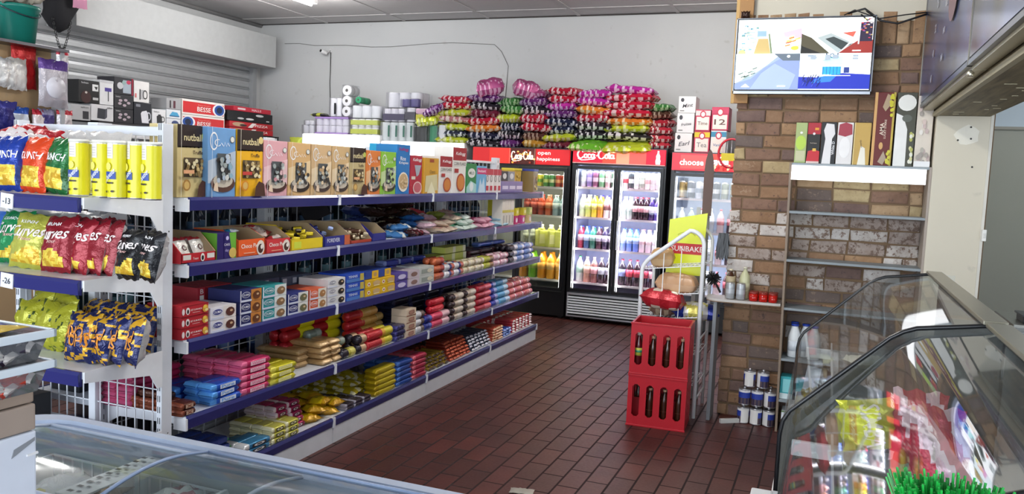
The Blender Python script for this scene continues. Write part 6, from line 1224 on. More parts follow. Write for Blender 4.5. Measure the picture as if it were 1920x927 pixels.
# shelf unit on the brick wall
su=thing('open_shelf_unit','tall open shelf unit with grey boards and a white lit header against the brick wall','shelf unit'); SB=M('8c7a68','paint'); SG=M('8e979c','paint'); SX0,SX1,SY0,SY1=-.232,.575,5.66,5.89
for x,xt in((SX0,-.03),(SX1-.014,.0)):
    b=MB(); b.add([(x+dx+(xt if z_>1 else 0),y,z_) for z_ in(0,1.80) for dx,y in((0,SY0),(.014,SY0),(.014,SY1),(0,SY1))],[(0,1,5,4),(1,2,6,5),(2,3,7,6),(3,0,4,7),(3,2,1,0),(4,5,6,7)],SB if x<0 else M('a89c90','paint')); obj('side_panel',b,su)
for zz in(1.80,1.485,1.165,.842,.50,.22):
    b=MB(); b.box(SX0+.014-.03*(zz/1.8),SY0+.004,zz-.016,SX1-.014,SY1,zz,SG,.001); obj('shelf_board',b,su)
b=MB(); b.box(SX0-.015,SY0-.004,1.69,SX1-.03,SY0+.006,1.784,M('ffffff','emit',None,None,1.3)); obj('lit_header',b,su)
def bottlebox(px0,px1,h,c,a,l,y=5.70):
    xa,xb=gX(px0,1.9,y),gX(px1,1.9,y); put(carton('liquor_box','box',xb-xa-.002,.085,h,c,a),l,((xa+xb)/2,y,1.801),0)
bottlebox(1490,1512,.262,'a8b878',lambda f:(f.ell(.5,.5,.45,.18,M('b8d850')),f.ell(.5,.75,.12,.03,M('f0f0e8')),f.rect(.1,.05,.9,.3,M('c8c8a0'))),'green and cream liquor box, first from the left on the shelf unit')
bottlebox(1512.5,1537,.262,'17140f',lambda f:(f.rect(0,.72,1,1,M('b01c2c')),f.rect(.55,.82,.85,.88,M('e8a02c')),f.poly([(0,.05),(1,.05),(1,.3),(.6,.34),(.1,.3)],M('c8202c')),f.rect(.45,.3,.72,.37,M('e8b84c')),f.ell(.5,.73,.1,.03,M('f0e8e8')),f.text('Red Heart',.5,.5,.5,M('c8b8a8'),.06),f.rect(0,0,1,.05,M('e0c8c0'))),'black box with red flowers, second from the left on the shelf unit')
bottlebox(1538,1567,.268,'1c1c1e',lambda f:(f.poly([(.12,0),(.7,0),(.72,.6),(.9,.72),(.8,.95),(.3,.97),(.15,.8),(.28,.6)],M('e8e6e6')),f.text('White D',.82,.38,.32,M('f0f0f0'),.18,90)),'black and white liquor box, third from the left on the shelf unit')
bottlebox(1568,1598,.268,'e8e4e2',lambda f:(f.poly([(.05,.7),(.5,.66),(.95,.72),(.9,.95),(.5,1),(.1,.95)],M('a83848')),f.ell(.5,.4,.35,.25,M('f4f2f0'))),'white liquor box with a dark red flower on the shelf unit')
bottlebox(1599,1631,.268,'c8a454',lambda f:(f.poly([(.3,0),(.8,0),(.7,.4),(.45,.45)],M('f0ecdc')),f.text('Opulence',.45,.5,.5,M('5a4a34'),.3,-80,.3),f.rect(0,0,.06,1,M('e4d090'))),'gold liquor box with slanting script on the shelf unit')
bottlebox(1633,1672,.46,'6a1c18',lambda f:(f.rect(0,0,.14,1,M('d8a868')),f.rect(.9,0,1,1,M('c8b048')),f.text('AMA',.44,.5,.17,M('f0dcc8'),.2,90),f.text('LUCKY STRIKE',.60,.5,.26,M('f0d8c4'),.10,90),f.ell(.45,.27,.1,.05,M('d8a868')),f.poly([(.4,.8),(.6,.98),(.8,.95),(.75,.82),(.55,.74)],M('b8a080')),f.poly([(.35,.05),(.6,.2),(.75,.1),(.6,.01)],M('b09c88')),[f.ell(.78+.12*random.random(),.66+.3*random.random(),.08,.025,M('d8d02c'),8) for _ in range(12)],[f.ell(.78+.12*random.random(),.02+.2*random.random(),.08,.025,M('d0c83c'),8) for _ in range(8)]),'tall dark red liquor box reading AMA on the shelf unit')
bottlebox(1675,1713,.46,'4a4a3c',lambda f:(f.poly([(0,0),(.62,0),(.6,.5),(.35,.68),(0,.72)],M('eeeeea')),f.ell(.5,.86,.46,.11,M('f4f4ec')),f.ell(.55,.65,.25,.05,M('60645a')),[f.ell(.8+.1*random.random(),.02+.45*random.random(),.08,.03,M(random.choice(['d8d49c','b8b860','e8e8d8'])),8) for _ in range(14)]),'tall grey and white liquor box beside the dark red one')
bottlebox(1714,1745,.44,'dcd2c4',lambda f:([f.ell(random.random()*.8+.1,random.random()*.9+.05,.12,.04,M(random.choice(['c8b4b0','b8b4a8','e8e4dc','a8a098','d8c4bc'])),9) for _ in range(22)],f.ell(.4,.9,.12,.04,M('c8cc3c')),f.ell(.7,.85,.1,.03,M('d8d030')),f.rect(0,0,1,.08,M('f0f0f0'))),'tall pale patterned liquor box at the right end of the shelf unit')
mb2=bottle('milk_bottle',.225,.040,'e4e8ea','2444b0','dfe6ee',lh=(.2,.5),neck=.5,kind='plastic')
for i,(x,y,l) in enumerate(((-.155,5.76,'front left'),(-.085,5.80,'second'),(-.03,5.74,'third'),(-.16,5.85,'rear left'))): put(mb2,'white milk bottle with a blue cap, %s of the group on the shelf unit'%l,(x,y,.501))
put(carton('leaflet_box','box',.16,.12,.15,'3cb0b8',lambda f:(f.rect(.1,.3,.6,.9,M('8cd8dc')),f.rect(0,0,1,.25,M('dcecee')),f.rect(.5,.2,.75,.4,M('f4f8f8')))),'turquoise box on the lower board of the shelf unit',(-.14,5.70,.221))
put(carton('leaflet_box','box',.09,.02,.24,'d4d8e0',None),'upright white card leaning beside the turquoise box',(-.045,5.68,.222),0,None,(R(-4),R(8),0))
put(carton('white_box','box',.2,.14,.14,'e4e8ec',lambda f:f.rect(0,.93,1,1,M('5a7a48'))),'plain white box on the floor under the shelf unit',(-.10,5.69,.001))
# TV
tv=thing('television','flat television on the brick wall showing four security camera views','television',None,(-.237,5.80,2.505),(0,0,0)); W,H=.865,.50
b=MB(); b.box(-W/2,-.03,-H/2,W/2,.03,H/2,M('18191c','plastic'),.006); obj('casing',b,tv)
E_=lambda h,e=1.0:M(h,'emit',None,None,e)
b=MB(); b.box(-W/2,-.034,-H/2,W/2,-.03,-H/2+.018,M('a8acb0','metal')); b.box(-W/2,-.034,-H/2,-W/2+.006,-.03,H/2,M('8a8e94','metal')); b.box(W/2-.006,-.034,-H/2,W/2,-.03,H/2,M('8a8e94','metal')); b.box(-W/2,-.034,H/2-.006,W/2,-.03,H/2,M('6a6e74','metal')); obj('bezel',b,tv)
b=MB(); sw_,sh2=W-.03,H-.04; b.box(-sw_/2,-.0325,-sh2/2+.008,sw_/2,-.031,sh2/2+.008,E_('e0e8f0',1))
f=front(b,sw_,sh2,-.0325,-sw_/2,-sh2/2+.008,.0003)
f.rect(0,.5,.485,1,E_('e2f0f6',1.1)); f.rect(.485,.5,1,1,E_('fafcff',1.2)); f.rect(0,0,.485,.5,E_('8c9ab8',.9)); f.rect(.485,0,1,.5,E_('f4f8fc',1.2))
for i in range(70): f.rect(*(lambda x,y,w_,h_:(x,y,min(.24,x+w_),min(.97,y+h_)))(.01+random.random()*.14,.55+random.random()*.35,random.uniform(.01,.05),random.uniform(.01,.03)),E_(random.choice(['9cc4d8','6c94a8','c8e0ec','4a7080','e8f4f8','b8d4a0']),.9))
f.poly([(.13,.5),(.26,.5),(.235,.72),(.16,.72)],E_('a8925c',.9)); f.poly([(.26,.5),(.235,.78),(.245,.8),(.275,.5)],E_('6a7858',.8))
f.rect(.15,.75,.22,.83,E_('7c98a8',.9)); f.poly([(.345,.8),(.485,.86),(.485,.72),(.36,.74)],E_('e0a0d0',1))
for i in range(14): x=.36+random.random()*.08; y=.6+random.random()*.14; f.poly([(x,y),(x+.04,y+.02),(x+.042,y),(x+.005,y-.015)],E_(random.choice(['e0782c','c8502c','e8a850','f0d890']),1))
f.ell(.44,.58,.03,.03,E_('e8dc3c',1)); f.ell(.04,.52,.03,.04,E_('dce070',1))
f.poly([(.485,.5),(.70,.5),(.56,.72),(.485,.78)],E_('4a4430',.6)); f.poly([(.485,.5),(.64,.5),(.5,.6),(.485,.62)],E_('15130e',.4)); f.poly([(.6,.72),(.76,.5),(.88,.62),(.70,.78)],E_('9aa4a4',.8)); f.poly([(.66,.7),(.78,.55),(.85,.62),(.72,.73)],E_('343c3c',.6)); f.poly([(.76,.5),(.77,.5),(.86,.66),(.84,.66)],E_('d8dcdc',.9))
f.poly([(.76,.5),(1,.5),(1,.68),(.9,.68)],E_('8c2c24',.7)); f.poly([(.78,.78),(.86,.72),(.88,.8)],E_('d05848',.8)); f.rect(.90,.66,.995,.92,E_('2a2038',.6)); 
for i in range(24): x=.90+random.random()*.08; y=.68+random.random()*.28; f.rect(x,y,x+.015,y+.012,E_(random.choice(['b83048','d8c060','6a4c90','e0d8d0','c87858']),.9))
f.poly([(.895,.62),(.905,.62),(.91,.93),(.9,.93)],E_('d0d8dc',.9)); f.rect(.68,.85,.82,.96,E_('b8c0c4',.9))
f.poly([(0,.0),(.485,.0),(.485,.48),(.35,.44),(.22,.3),(.12,.14),(.0,.07)],E_('7c8cb4',.8)); f.poly([(.12,0),(.42,0),(.46,.2),(.3,.36),(.2,.22)],E_('8c9cc8',.9)); f.poly([(0,.08),(.12,.18),(.24,.34),(.32,.46),(.28,.5),(0,.5)],E_('eef4f8',1.2)); f.poly([(.29,.5),(.485,.5),(.485,.4),(.36,.40)],E_('586470',.7)); f.ell(.4,.46,.012,.018,E_('ffffff',1.4))
for i in range(16): x=.01+random.random()*.12; y=.1+random.random()*.1+x*.7; f.poly([(x,y),(x+.04,y+.03),(x+.04,y+.015),(x+.01,y-.01)],E_(random.choice(['4c6458','2c3c38','8ca49c','c8d8d0']),.7))
for i in range(8): f.poly([(.0,.28+i*.025),(.07,.34+i*.02),(.07,.35+i*.02),(.0,.29+i*.025)],E_('9cc8d0',.9))
f.poly([(.05,.02),(.12,.02),(.085,.07)],E_('f4f8fc',1.1)); f.rect(.33,.03,.39,.045,E_('ffffff',1.2)); f.rect(.86,.52,.92,.535,E_('ffffff',1.2)); f.rect(.83,.02,.89,.035,E_('ffffff',1.2))
f.poly([(.485,0),(1,0),(1,.2),(.80,.22),(.62,.16),(.485,.17)],E_('1c2ca0',.8)); f.poly([(.62,.16),(.78,.22),(.72,.1),(.58,.08)],E_('2c70d0',.9)); f.rect(.655,.2,.79,.31,E_('2890d8',1)); f.rect(.66,.33,.80,.45,E_('a8f0f4',1.1)); f.text('101',.72,.46,.09,E_('1c3c5c',.5),.07)
for i in range(6): f.rect(.66+i*.025,.19,.663+i*.025,.31,E_('184878',.6))
f.rect(.655,.18,.86,.19,E_('f0f0f0',1)); f.rect(.81,.22,.85,.30,E_('28387c',.7)); f.rect(.87,.22,.98,.42,E_('f8ece0',1.2))
for i in range(26): x=.5+random.random()*.14; y=.01+random.random()*.14; f.poly([(x,y),(x+.006,y+.002),(x+.02,y+.05),(x+.012,y+.05)],E_(random.choice(['0c1448','3c4cb8','101c60']),.6))
for i in range(9): x=.5+random.random()*.45; f.rect(x,.38+random.random()*.1,x+.04,.385+random.random()*.1,E_('98a4b0',.7))
obj('screen',b,tv); tv.rotation_euler=(0,0,0)
wb=MB(); wb.tube([(.02,5.80,2.775),(.12,5.79,2.80),(.22,5.78,2.72),(.32,5.78,2.70),(.42,5.79,2.735),(.50,5.8,2.765)],.007,M('1a1a1c','plastic'),6); wb.tube([(-.0,5.8,2.765),(.06,5.77,2.79),(.17,5.765,2.745),(.2,5.77,2.73),(.36,5.79,2.755),(.5,5.8,2.77)],.004,M('1a1a1c','plastic'),5); wb.tube([(.1,5.765,2.76),(.14,5.755,2.72),(.18,5.76,2.74),(.13,5.765,2.78)],.005,M('1a1a1c','plastic'),5)
thing('tv_cables','tangle of thin black cables at the top right of the television','cable',wb.mesh('tv_cables'))
thing('spider_ornament','small dark brown object perched on top of the television by the post','ornament',pillow('spider_ornament','x',.06,.05,.04,lambda u,v,f:'3a2218',seed=5,nu=10,nv=10,wr=.01).me,(-.62,5.80,2.758))
# ================================================================ MENU BOARDS
def menumat(name,shift):
    def f(nt,b):
        L=nt.links.new; tc=N(nt,'ShaderNodeTexCoord'); n=N(nt,'ShaderNodeTexNoise',i_Scale=2.2,i_Detail=3.0); r=N(nt,'ShaderNodeValToRGB'); mp=N(nt,'ShaderNodeMapping'); mp.inputs['Location'].default_value=(shift,shift,0)
        e=r.color_ramp.elements; e[0].position=.35; e[0].color=lin('2a2c38'); e[1].position=.62; e[1].color=lin('4c5a86'); q=e.new(.72); q.color=lin('6c4854')
        L(tc.outputs['Object'],mp.inputs[0]); L(mp.outputs[0],n.inputs['Vector']); L(n.outputs[0],r.inputs[0]); L(r.outputs[0],b.inputs['Base Color']); b.inputs['Roughness'].default_value=.22
    return procmat(name,f)
MX=.5
for i,(y0,y1) in enumerate(((3.815,5.83),(1.8,3.80),(-.2,1.785))):
    t=thing('menu_board',['dark blue menu board panel nearest the brick wall','dark blue menu board panel in the middle, with a white oval','dark blue menu board panel nearest the camera'][i],'menu board')
    b=MB(); b.box(MX-.015,y0,2.175,MX+.05,y1,3.35,M('1b1e28','plastic')); obj('backing',b,t)
    b=MB(); b.box(MX-.018,y0+.008,2.195,MX-.0155,y1-.008,3.35,menumat('menu_print_%d'%i,i*3.7)); f=Face(b,lambda u,v,k:(MX-.018-.0006*k,y1-.008-u,2.195+v),y1-y0-.016,1.15)
    W_=M('b8bcc8','plastic')
    if i==0:
        for k,(v,s_) in enumerate(((.72,'R12'),(.6,'R18'),(.48,'R25'),(.36,'R32'),(.24,'R40'),(.12,'R48'))): f.text(s_,.55,v,.035,W_); f.text(s_[1:],.34,v-.05,.03,W_)
        f.rect(.32,.46,.36,.53,M('dfe2e8','plastic')); f.ell(.7,.35,.08,.12,M('6a3c48','plastic')); f.ell(.7,.8,.08,.1,M('6c4450','plastic'))
    else: f.ring(.86,.62,.05,.34,.12,M('c0c4d0','plastic')); f.ell(.55,.62,.12,.12,M('a03a40','plastic')); f.text('Menu',.35,.5,.3,W_)
    obj('printed_face',b,t)
    b=MB(); b.box(MX-.02,y0,2.165,MX+.0,y1,2.185,M('3a3e48','metal')); b.box(MX-.02,y0,2.165,MX-.0,y0+.008,3.35,M('2c303c','metal')); b.box(MX-.022,y1-.008,2.165,MX,y1,3.35,M('8a8478','metal')); obj('frame',b,t)
    b=MB(); b.box(MX+.0,y0,2.15,MX+.052,y1,2.172,M('b5ac8e','metal',.35,.3)); obj('bottom_tray',b,t)
b=MB(); b.lathe([(.012,0),(.014,.02),(.001,.03)],M('e0dcc8','metal'),(0,0,0),10,'z'); thing('tray_clip','small shiny clip under the joint between two menu boards','clip',b.mesh('tray_clip'),(MX-.005,3.81,2.12))
# ================================================================ DELI CASES
PROF=[(-.095,.60),(-.095,.86),(-.088,.905),(-.07,.94),(.20,1.205),(.235,1.228),(.27,1.242),(.47,1.272)]
ENDG=glass('end_panel',(.5,.5,.48,1),.08,.8,.72,(.07,.07,.062,1))
def deli(lab,y0,y1,content):
    dx,dz=(.028,-.022) if content else (0,0); PROF=[(a+dx*(1 if a<.1 else .5 if a<.4 else 0),z_+(dz*(1 if a<.1 else .5) if z_>.7 else 0)) for a,z_ in globals()['PROF']]
    t=thing('deli_case',lab,'display case'); ST=M('b4b8bc','metal',.35,.4); DK=M('1c1d20','plastic',.25)
    b=MB(); b.box(-.10,y0,.06,.62,y1,.58,M('a8aaae','paint'),.008); b.box(-.085,y0+.02,0,.6,y1-.02,.06,DK); b.box(-.115,y0,.555,-.09,y1,.60,M('d4d6d8','metal',.3,.4),.004); b.box(.50,y0,.58,.62,y1,.98,M('a8aaae','paint'),.006); obj('base_cabinet',b,t)
    b=MB(); b.box(-.09,y0+.02,.585,.50,y1-.02,.60,M('a4a8ac','paint')); obj('deck',b,t)
    if content:
        b=MB(); b.box(-.165,y0,.655,-.10,y1,.69,M('d4d6d8','paint'),.006); b.box(-.10,y0,.60,-.085,y1,.69,M('b8bcc0','paint')); obj('front_bumper',b,t)
        for yy in(y1-.25,y1-.5,y1-.75): b=MB(); b.box(-.05,yy,.70,.46,yy+.03,.715,M('d8dcde','paint'),.003); obj('cross_rail',b,t)
    b=MB(); vs=[];fs=[]
    for a,z_ in PROF: vs+=[(a,y0+.012,z_),(a,y1-.012,z_)]
    for i in range(len(PROF)-1): fs.append((2*i,2*i+1,2*i+3,2*i+2))
    b.add(vs,fs,CASEGLASS,True); obj('curved_glass',b,t)
    for y in(y0,y1):
        s_=1 if y==y0 else -1
        b=MB(); b.add([(a,y+s_*.008,z_) for a,z_ in PROF]+[(.56,y+s_*.008,1.272),(.56,y+s_*.008,.60)],[tuple(range(len(PROF)+2))],CASEGLASS if (y==y1 or content) else ENDG); obj('end_panel',b,t)
        if content and y==y1: continue
        b=MB(); b.tube([(a-.0,y+s_*.006,z_) for a,z_ in PROF]+[(.50,y+s_*.006,1.276)],.0075,DK,6); b.tube([(.5,y+s_*.006,1.276),(.5,y+s_*.006,.95)],.006,DK,6); obj('edge_seal',b,t)
    b=MB(); b.box(.44,y0,1.272,.505,y1,1.285,M('8c8878','metal',.3,.4),.003); b.box(.47,y0,1.245,.505,y1,1.272,M('3a3a3a','plastic')); obj('top_ledge',b,t)
    b=MB(); b.box(.495,y0+.01,.98,.50,y1-.01,1.25,glass('rear_glass',(.75,.8,.8,1),.05,1.5,.15)); obj('rear_door',b,t)
    b=MB(); b.box(.06,y0+.03,.895,.46,y1-.03,.902,CASEGLASS); b.box(.055,y0+.03,.888,.062,y1-.03,.906,M('dfe3e6','metal',.2,.5)); obj('glass_shelf',b,t)
    b=MB(); b.box(-.055,y1-.04,.825,.44,y1-.022,.872,M('e8ebec','plastic'),.004); obj('white_rail',b,t)
    return t
deli('far deli display case with slanted glass in front of the brick wall',2.68,4.20,0); deli('near deli display case with slanted glass at the lower right',1.30,2.64,1)
def simba(u,v,f): return 'c8c838' if v<.9 else 'a83848'
p=pillow('chips_bag','chips bag',.15,.15,.06,simba,[('SIMBA',.0,.1,.86,'f0e4dc',.12,1.5)],140,nu=18,nv=18,wr=.012)
o=put(p,'yellow chips bag lying on its side inside the near deli case',(.15,2.47,.60),0); o.rotation_euler=(R(-8),R(78),R(-8)); o.location=(.075,2.44,.982)
p=pillow('snack_bag','snack bag',.14,.2,.07,lambda u,v,f:'c02848' if math.sin(u*5+v*3)>-.3 else 'e8c8d0',seed=141,nu=12,nv=14,wr=.014)
for i,(x,y,z_,l) in enumerate(((.27,2.42,.91,'crimson foil packet beside the yellow bag in the near deli case'),(.30,2.25,.91,'crimson foil packet in the middle of the near deli case'),(.30,2.05,.91,'crimson foil packet nearest the brush in the near deli case'))): put(p,l,(x,y,z_),R(20*i),None,(R(-8),0,R(15*i)))
p=pillow('meat_pack','packet',.2,.16,.06,lambda u,v,f:'a86a70' if abs(u)<.7 else 'd8d0d0',seed=142,lie=True,nu=12,nv=12,wr=.01)
for i in range(4): put(p,'pinkish wrapped meat pack in the near deli case, %s of four'%ORD[i],(.05+.2*(i%2),2.35-.32*(i//2),.603),R(10*i),'meat packs in the near deli case')
tr_=Proto('steel_tray','tray',MB().box(-.11,-.15,0,.11,.15,.05,M('c0c4c8','metal'),.01),[('tray_food',pillow('tray_food','x',.18,.26,.05,lambda u,v,f:['b88a4c','c89c5c','8a5c3c'][int((noise.noise(Vector((u*3,v*3,7)))+1)*1.5)%3],seed=143,lie=True,nu=12,nv=12,wr=.02,kind='matte').me)])
for i in range(6): 
    o=put(tr_,'steel food tray in the far deli case, %s from the near end'%ORD[i],(.06+.25*(i%2),2.95+.40*(i//2),.603),0,'steel trays in the far deli case'); o.children[0].location=(0,0,.03)
p=pillow('snack_bag','snack bag',.15,.2,.07,lambda u,v,f:'c0a82c' if math.sin(u*4+v*3)>-.2 else 'e8e4c8',seed=144,nu=12,nv=14,wr=.014)
for i in range(3): put(p,'gold foil packet at the front of the far deli case, %s from the far end'%ORD[i],(-.03+.012*i,3.6-.28*i,.603),R(60+10*i),'gold foil packets in the far deli case')
p=pillow('paper_parcel','parcel',.18,.12,.05,lambda u,v,f:'c8c8b8',seed=145,lie=True,nu=12,nv=10,wr=.01,kind='paper'); put(p,'pale wrapped parcel on the shelf of the far deli case',(.2,3.7,.905),R(30))
sl=MB(); sl.prism([(.28,0),(.47,0),(.47,.11),(.40,.105),(.32,.06)],-.003,.003,M('dcd8c8','paint')); thing('white_sign','cream curved card standing on the far deli case at the near corner','card',sl.mesh('white_sign'),(-.0,2.74,1.16),(0,0,0)) if 0 else None
# green brush
bb=MB(); rr=random.Random(3); G=[M('1c9c3c','plastic'),M('28b84c','plastic'),M('148030','plastic')]
for i in range(40):
    for j in range(6):
        for q in range(3):
            x=-.066+.0034*i+rr.uniform(-.002,.002); y=-.03+.01*j; sp_=(i/39-.5)
            if (i//3)%2==0 and rr.random()<.5: continue
            bb.wire((x,y,.02),(x+sp_*.055+rr.uniform(-.005,.005),y*1.8+rr.uniform(-.004,.004),.085+rr.uniform(-.006,.012)-.012*abs(sp_)*2),.0012,rr.choice(G))
br_=thing('scrubbing_brush','bright green bristled broom head with bristles up in front of the near deli case','brush',bb.mesh('bristles_mesh'),(.182,1.12,1.198),(R(0),R(8),R(8)))
obj('brush_head',MB().box(-.075,-.035,-.012,.075,.03,.022,M('188c38','plastic'),.008),br_); obj('brush_handle',MB().tube([(0,0,0),(.10,-.05,-1.186)],.012,M('c8c8c8','metal'),10),br_)
# ================================================================ CHEST FREEZER
FB=M('8fa2c4','paint',.35); FZ=M('b4bfd2','paint',.35)
fz=thing('chest_freezer','pale blue chest freezer with sliding curved glass lids at the bottom left','freezer')
def rr_pts(x0,y0,x1,y1,r,n=8,corner=None):
    out=[]
    for cx,cy,a0,rr_ in((x1-r,y1-r,0,r),(x0+(corner or r),y1-(corner or r),90,corner or r),(x0+r,y0+r,180,r),(x1-r,y0+r,270,r)):
        for k in range(n+1): a=R(a0+90*k/n); out.append((cx+rr_*math.cos(a),cy+rr_*math.sin(a)))
    return out
OUT=rr_pts(-2.22,1.10,-.62,1.765,.05,8,.16); INN=rr_pts(-2.10,1.34,-.74,1.70,.04,8,.14)
b=MB(); n=len(OUT)
def ring(P,z): return [(x,y,z) for x,y in P]
def loft(b,A,B_,m): b.add(A+B_,[(i,(i+1)%n,n+(i+1)%n,n+i) for i in range(n)],m,True)
loft(b,ring(OUT,.05),ring(OUT,.80),FB); b.add(ring(OUT,.05),[tuple(range(n))[::-1]],FB); IB=[( -1.42+(x+1.42)*.97,1.52+(y-1.52)*.9) for x,y in INN]; loft(b,ring(INN,.80),ring(IB,.30),M('c4d0d4','paint')); b.add(ring(IB,.30),[tuple(range(n))],M('c4d0d4','paint')); obj('cabinet',b,fz)
b=MB(); O2=[(-1.42+(x+1.42)*1.012,1.43+(y-1.43)*1.02) for x,y in OUT]; MD=[((a[0]+c[0])/2,(a[1]+c[1])/2) for a,c in zip(OUT,INN)]
loft(b,ring(O2,.78),ring(O2,.845),FZ); loft(b,ring(O2,.845),ring(OUT,.868),FZ); loft(b,ring(OUT,.868),ring(MD,.868),FZ); loft(b,ring(MD,.868),ring(MD,.856),FZ); loft(b,ring(MD,.856),ring(INN,.852),M('9aa9c2','paint',.35)); loft(b,ring(INN,.852),ring(INN,.78),FZ); obj('rim',b,fz)
def lid(x0,x1,z,rail):
    g_=MB(); vs=[];fs=[];K_=10; ys=[1.335+.365*i/K_ for i in range(K_+1)]
    for i,y in enumerate(ys): zz=z+.028*math.sin(math.pi*i/K_); vs+=[(x0,y,zz),(x1,y,zz)]
    for i in range(K_): fs.append((2*i,2*i+1,2*i+3,2*i+2))
    g_.add(vs,fs,LIDGLASS,True); l_=obj('glass_lid',g_,fz)
    e_=MB()
    for x in(x0,x1): e_.tube([(x,y,z+.028*math.sin(math.pi*i/K_)) for i,y in enumerate(ys)],.005,rail,6)
    for y in(ys[0],ys[-1]): e_.tube([(x0,y,z),(x1,y,z)],.006,rail,6)
    obj('lid_frame',e_,l_)
lid(-2.08,-1.2,.856,FZ); lid(-1.50,-.76,.872,FB)
b=MB()
for X0,X1 in((-2.02,-1.72),(-1.70,-1.40),(-1.38,-1.08),(-1.06,-.80)):
    for i in range(9): x=X0+(X1-X0)*i/8; b.wire((x,1.38,.62),(x,1.38,.79),.002,M('e4e8ec','plastic')); b.wire((x,1.66,.62),(x,1.66,.79),.002,M('e4e8ec','plastic')); b.wire((x,1.38,.62),(x,1.66,.62),.002,M('e4e8ec','plastic'))
    for zz in(.62,.70,.79):
        b.wire((X0,1.38,zz),(X1,1.38,zz),.0025,M('e4e8ec','plastic')); b.wire((X0,1.66,zz),(X1,1.66,zz),.0025,M('e4e8ec','plastic'))
        for x in(X0,X1): b.wire((x,1.38,zz),(x,1.66,zz),.0025,M('e4e8ec','plastic'))
    b.box(X1-.01,1.38,.62,X1,1.66,.80,M('e0e4e6','plastic'))
obj('wire_basket',b,fz)
b=MB(); b.box(-1.70,1.40,.828,-1.625,1.69,.831,M('dfe3e6','paper')); f=Face(b,lambda u,v,k:(-1.70+u,1.40+v,.831+.0005*k),.075,.29)
for q in range(9): f.rect(.2,.06+q*.1,.42,.10+q*.1,M('3a3c44')); f.rect(.55,.08+q*.1,.7,.11+q*.1,M('6a6c74'))
obj('price_tape',b,fz,)
fp=[('8a6a3c','amber and brown frozen packet in the freezer'),('6c7c58','dark green frozen packet in the freezer'),('9a4c5c','dusky red frozen packet in the freezer'),('b8b06c','khaki yellow frozen packet in the freezer'),('c8ccd0','silver white frozen packet in the freezer'),('4c5c60','slate frozen packet in the freezer')]
for i in range(30):
    c,l=fp[(i*5+i//6)%6]; x=-2.0+.042*i; y=1.43+.10*(i%3)-.02
    p=pillow('frozen_packet','packet',.17,.13,.045,lambda u,v,f,c=c:c if math.sin(u*4+v*3+i)>-.5 else 'c8ccc8',seed=160+i%6,lie=True,nu=10,nv=8,wr=.012)
    put(p,l+', %s along'%ORD[i//2] if i<40 else l,(x,y,.64+.035*(i%4)),0,'frozen packets in the freezer baskets',(R(10*math.sin(i)),R(10*math.cos(i)),R(40*i)))
# boxes and tubs at the left edge
def pbox(lab,x1,w,y,d,z,h,c,extra=None,nm='cardboard_box'):
    b=MB(); b.box(-w,0,0,0,d,h,M(c,'matte'),.004)
    if extra: extra(b,w,h,d)
    return thing(nm,lab,'box',b.mesh(nm),(x1,y,z),(0,0,R(-2)))
wt=lambda b,w,h,d:(b.prism([(d-.045,h-.025),(d-.004,h-.012),(d-.004,h-.018),(d-.05,h-.04)],0,.0015,M('8a8e94','matte'),'x'),b.box(-.001,d-.02,h-.045,.0025,d+.002,h-.041,M('e8e8ea')))
YB_=1.08
def pb2(lab,xr,w,d,z,h,c,extra=None): return pbox(lab,xr,w,YB_-d,d,z,h,c,extra)
pb2('tall white torn cardboard box at the bottom left, bottom of its stack',-1.372,.40,.40,.0,1.130,'d4dae6',wt)
pb2('brown cardboard box on the white box, lower of two',-1.372,.38,.38,1.132,.050,'a09084'); pb2('brown cardboard box directly under the clear tubs, upper of two',-1.376,.36,.37,1.184,.022,'9a887a')
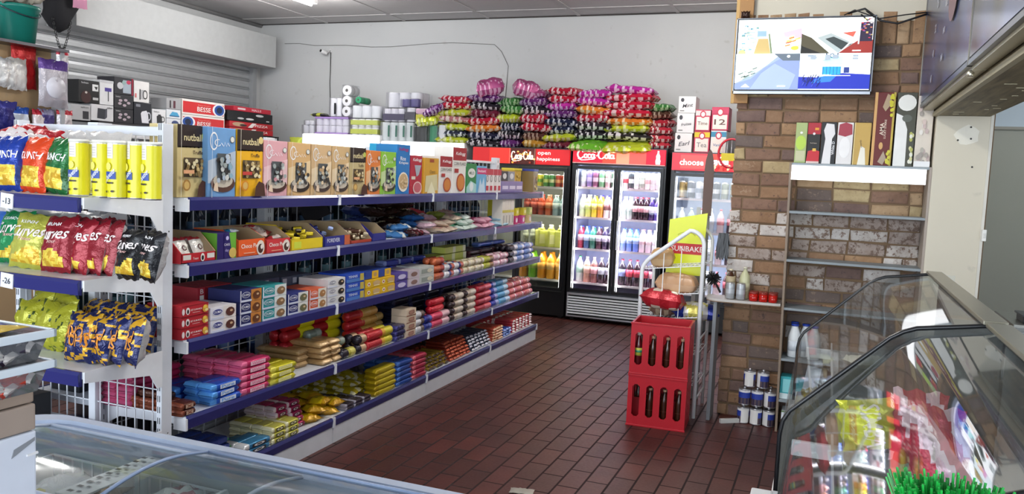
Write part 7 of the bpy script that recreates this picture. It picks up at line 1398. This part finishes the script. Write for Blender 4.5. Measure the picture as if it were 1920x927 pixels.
def tub(z,lab,c2,h=.05):
    b=MB(); w,d=.30,.22
    b.add([(-w+.015,.012,.0),(-.015,.012,0),(-.015,d-.012,0),(-w+.015,d-.012,0),(-w,0,h),(0,0,h),(0,d,h),(-w,d,h)],[(0,3,2,1),(0,1,5,4),(1,2,6,5),(2,3,7,6),(3,0,4,7)],TUBPL)
    t=thing('storage_tub',lab,'tub',b.mesh('storage_tub'),(-1.335,YB_-d+.005,z),(0,0,R(-1)))
    l_=MB(); l_.box(-w-.006,-.006,h-.003,.006,d+.006,h+.007,TUBPL,.003)
    for q in((-w-.01,-.01,.01,-.002),(-w-.01,d+.002,.01,d+.01),(-w-.01,-.01,-w-.002,d+.01),(.002,-.01,.01,d+.01)): l_.box(q[0],q[1],h-.006,q[2],q[3],h+.009,M('d4dfe8','plastic',.25),.002)
    obj('lid',l_,t); return t
tub(1.209,'lower clear plastic tub of wrapped sweets at the left edge',0); tub(1.267,'upper clear plastic tub with a snap lid at the left edge',0)
sw=[('c8402c','red orange'),('3c3448','dark purple'),('d8d0b8','cream'),('4a8a44','green')]
for lv,z in enumerate((1.211,1.269)):
    for i in range(18):
        c,q=sw[(i*(3+lv)+lv)%4]; p=pillow('wrapped_snack','sweet',.06,.045,.026,lambda u,v,f,c=c:c if abs(u)<.7 else 'e0dcd8',seed=170+i%4,lie=True,nu=8,nv=6,wr=.008)
        put(p,'%s wrapped sweet inside the %s clear tub'%(q,('lower','upper')[lv]),(-1.368-.042*(i%4),.985+.03*((i//4)%3),z+.002+.011*(i//7)),0,'%s sweets in the %s tub'%(q,('lower','upper')[lv]),(R(10*math.sin(i)),0,R(50*i)))
put(pillow('snack_packet','packet',.16,.10,.012,lambda u,v,f:'1c3484' if abs(u)<.6 else 'd8b83c',seed=180,lie=True,nu=10,nv=8,wr=.004),'flat blue and yellow packet lying on the lid of the upper tub',(-1.42,1.0,1.326),R(10))

fsx=pillow('floor_scrap','scrap',.13,.07,.012,lambda u,v,f:'a8a498',seed=190,lie=True,nu=10,nv=8,wr=.004,kind='plastic'); put(fsx,'pale crumpled plastic scrap lying on the tiles at the bottom centre',(-1.38,3.88,.002),R(12))
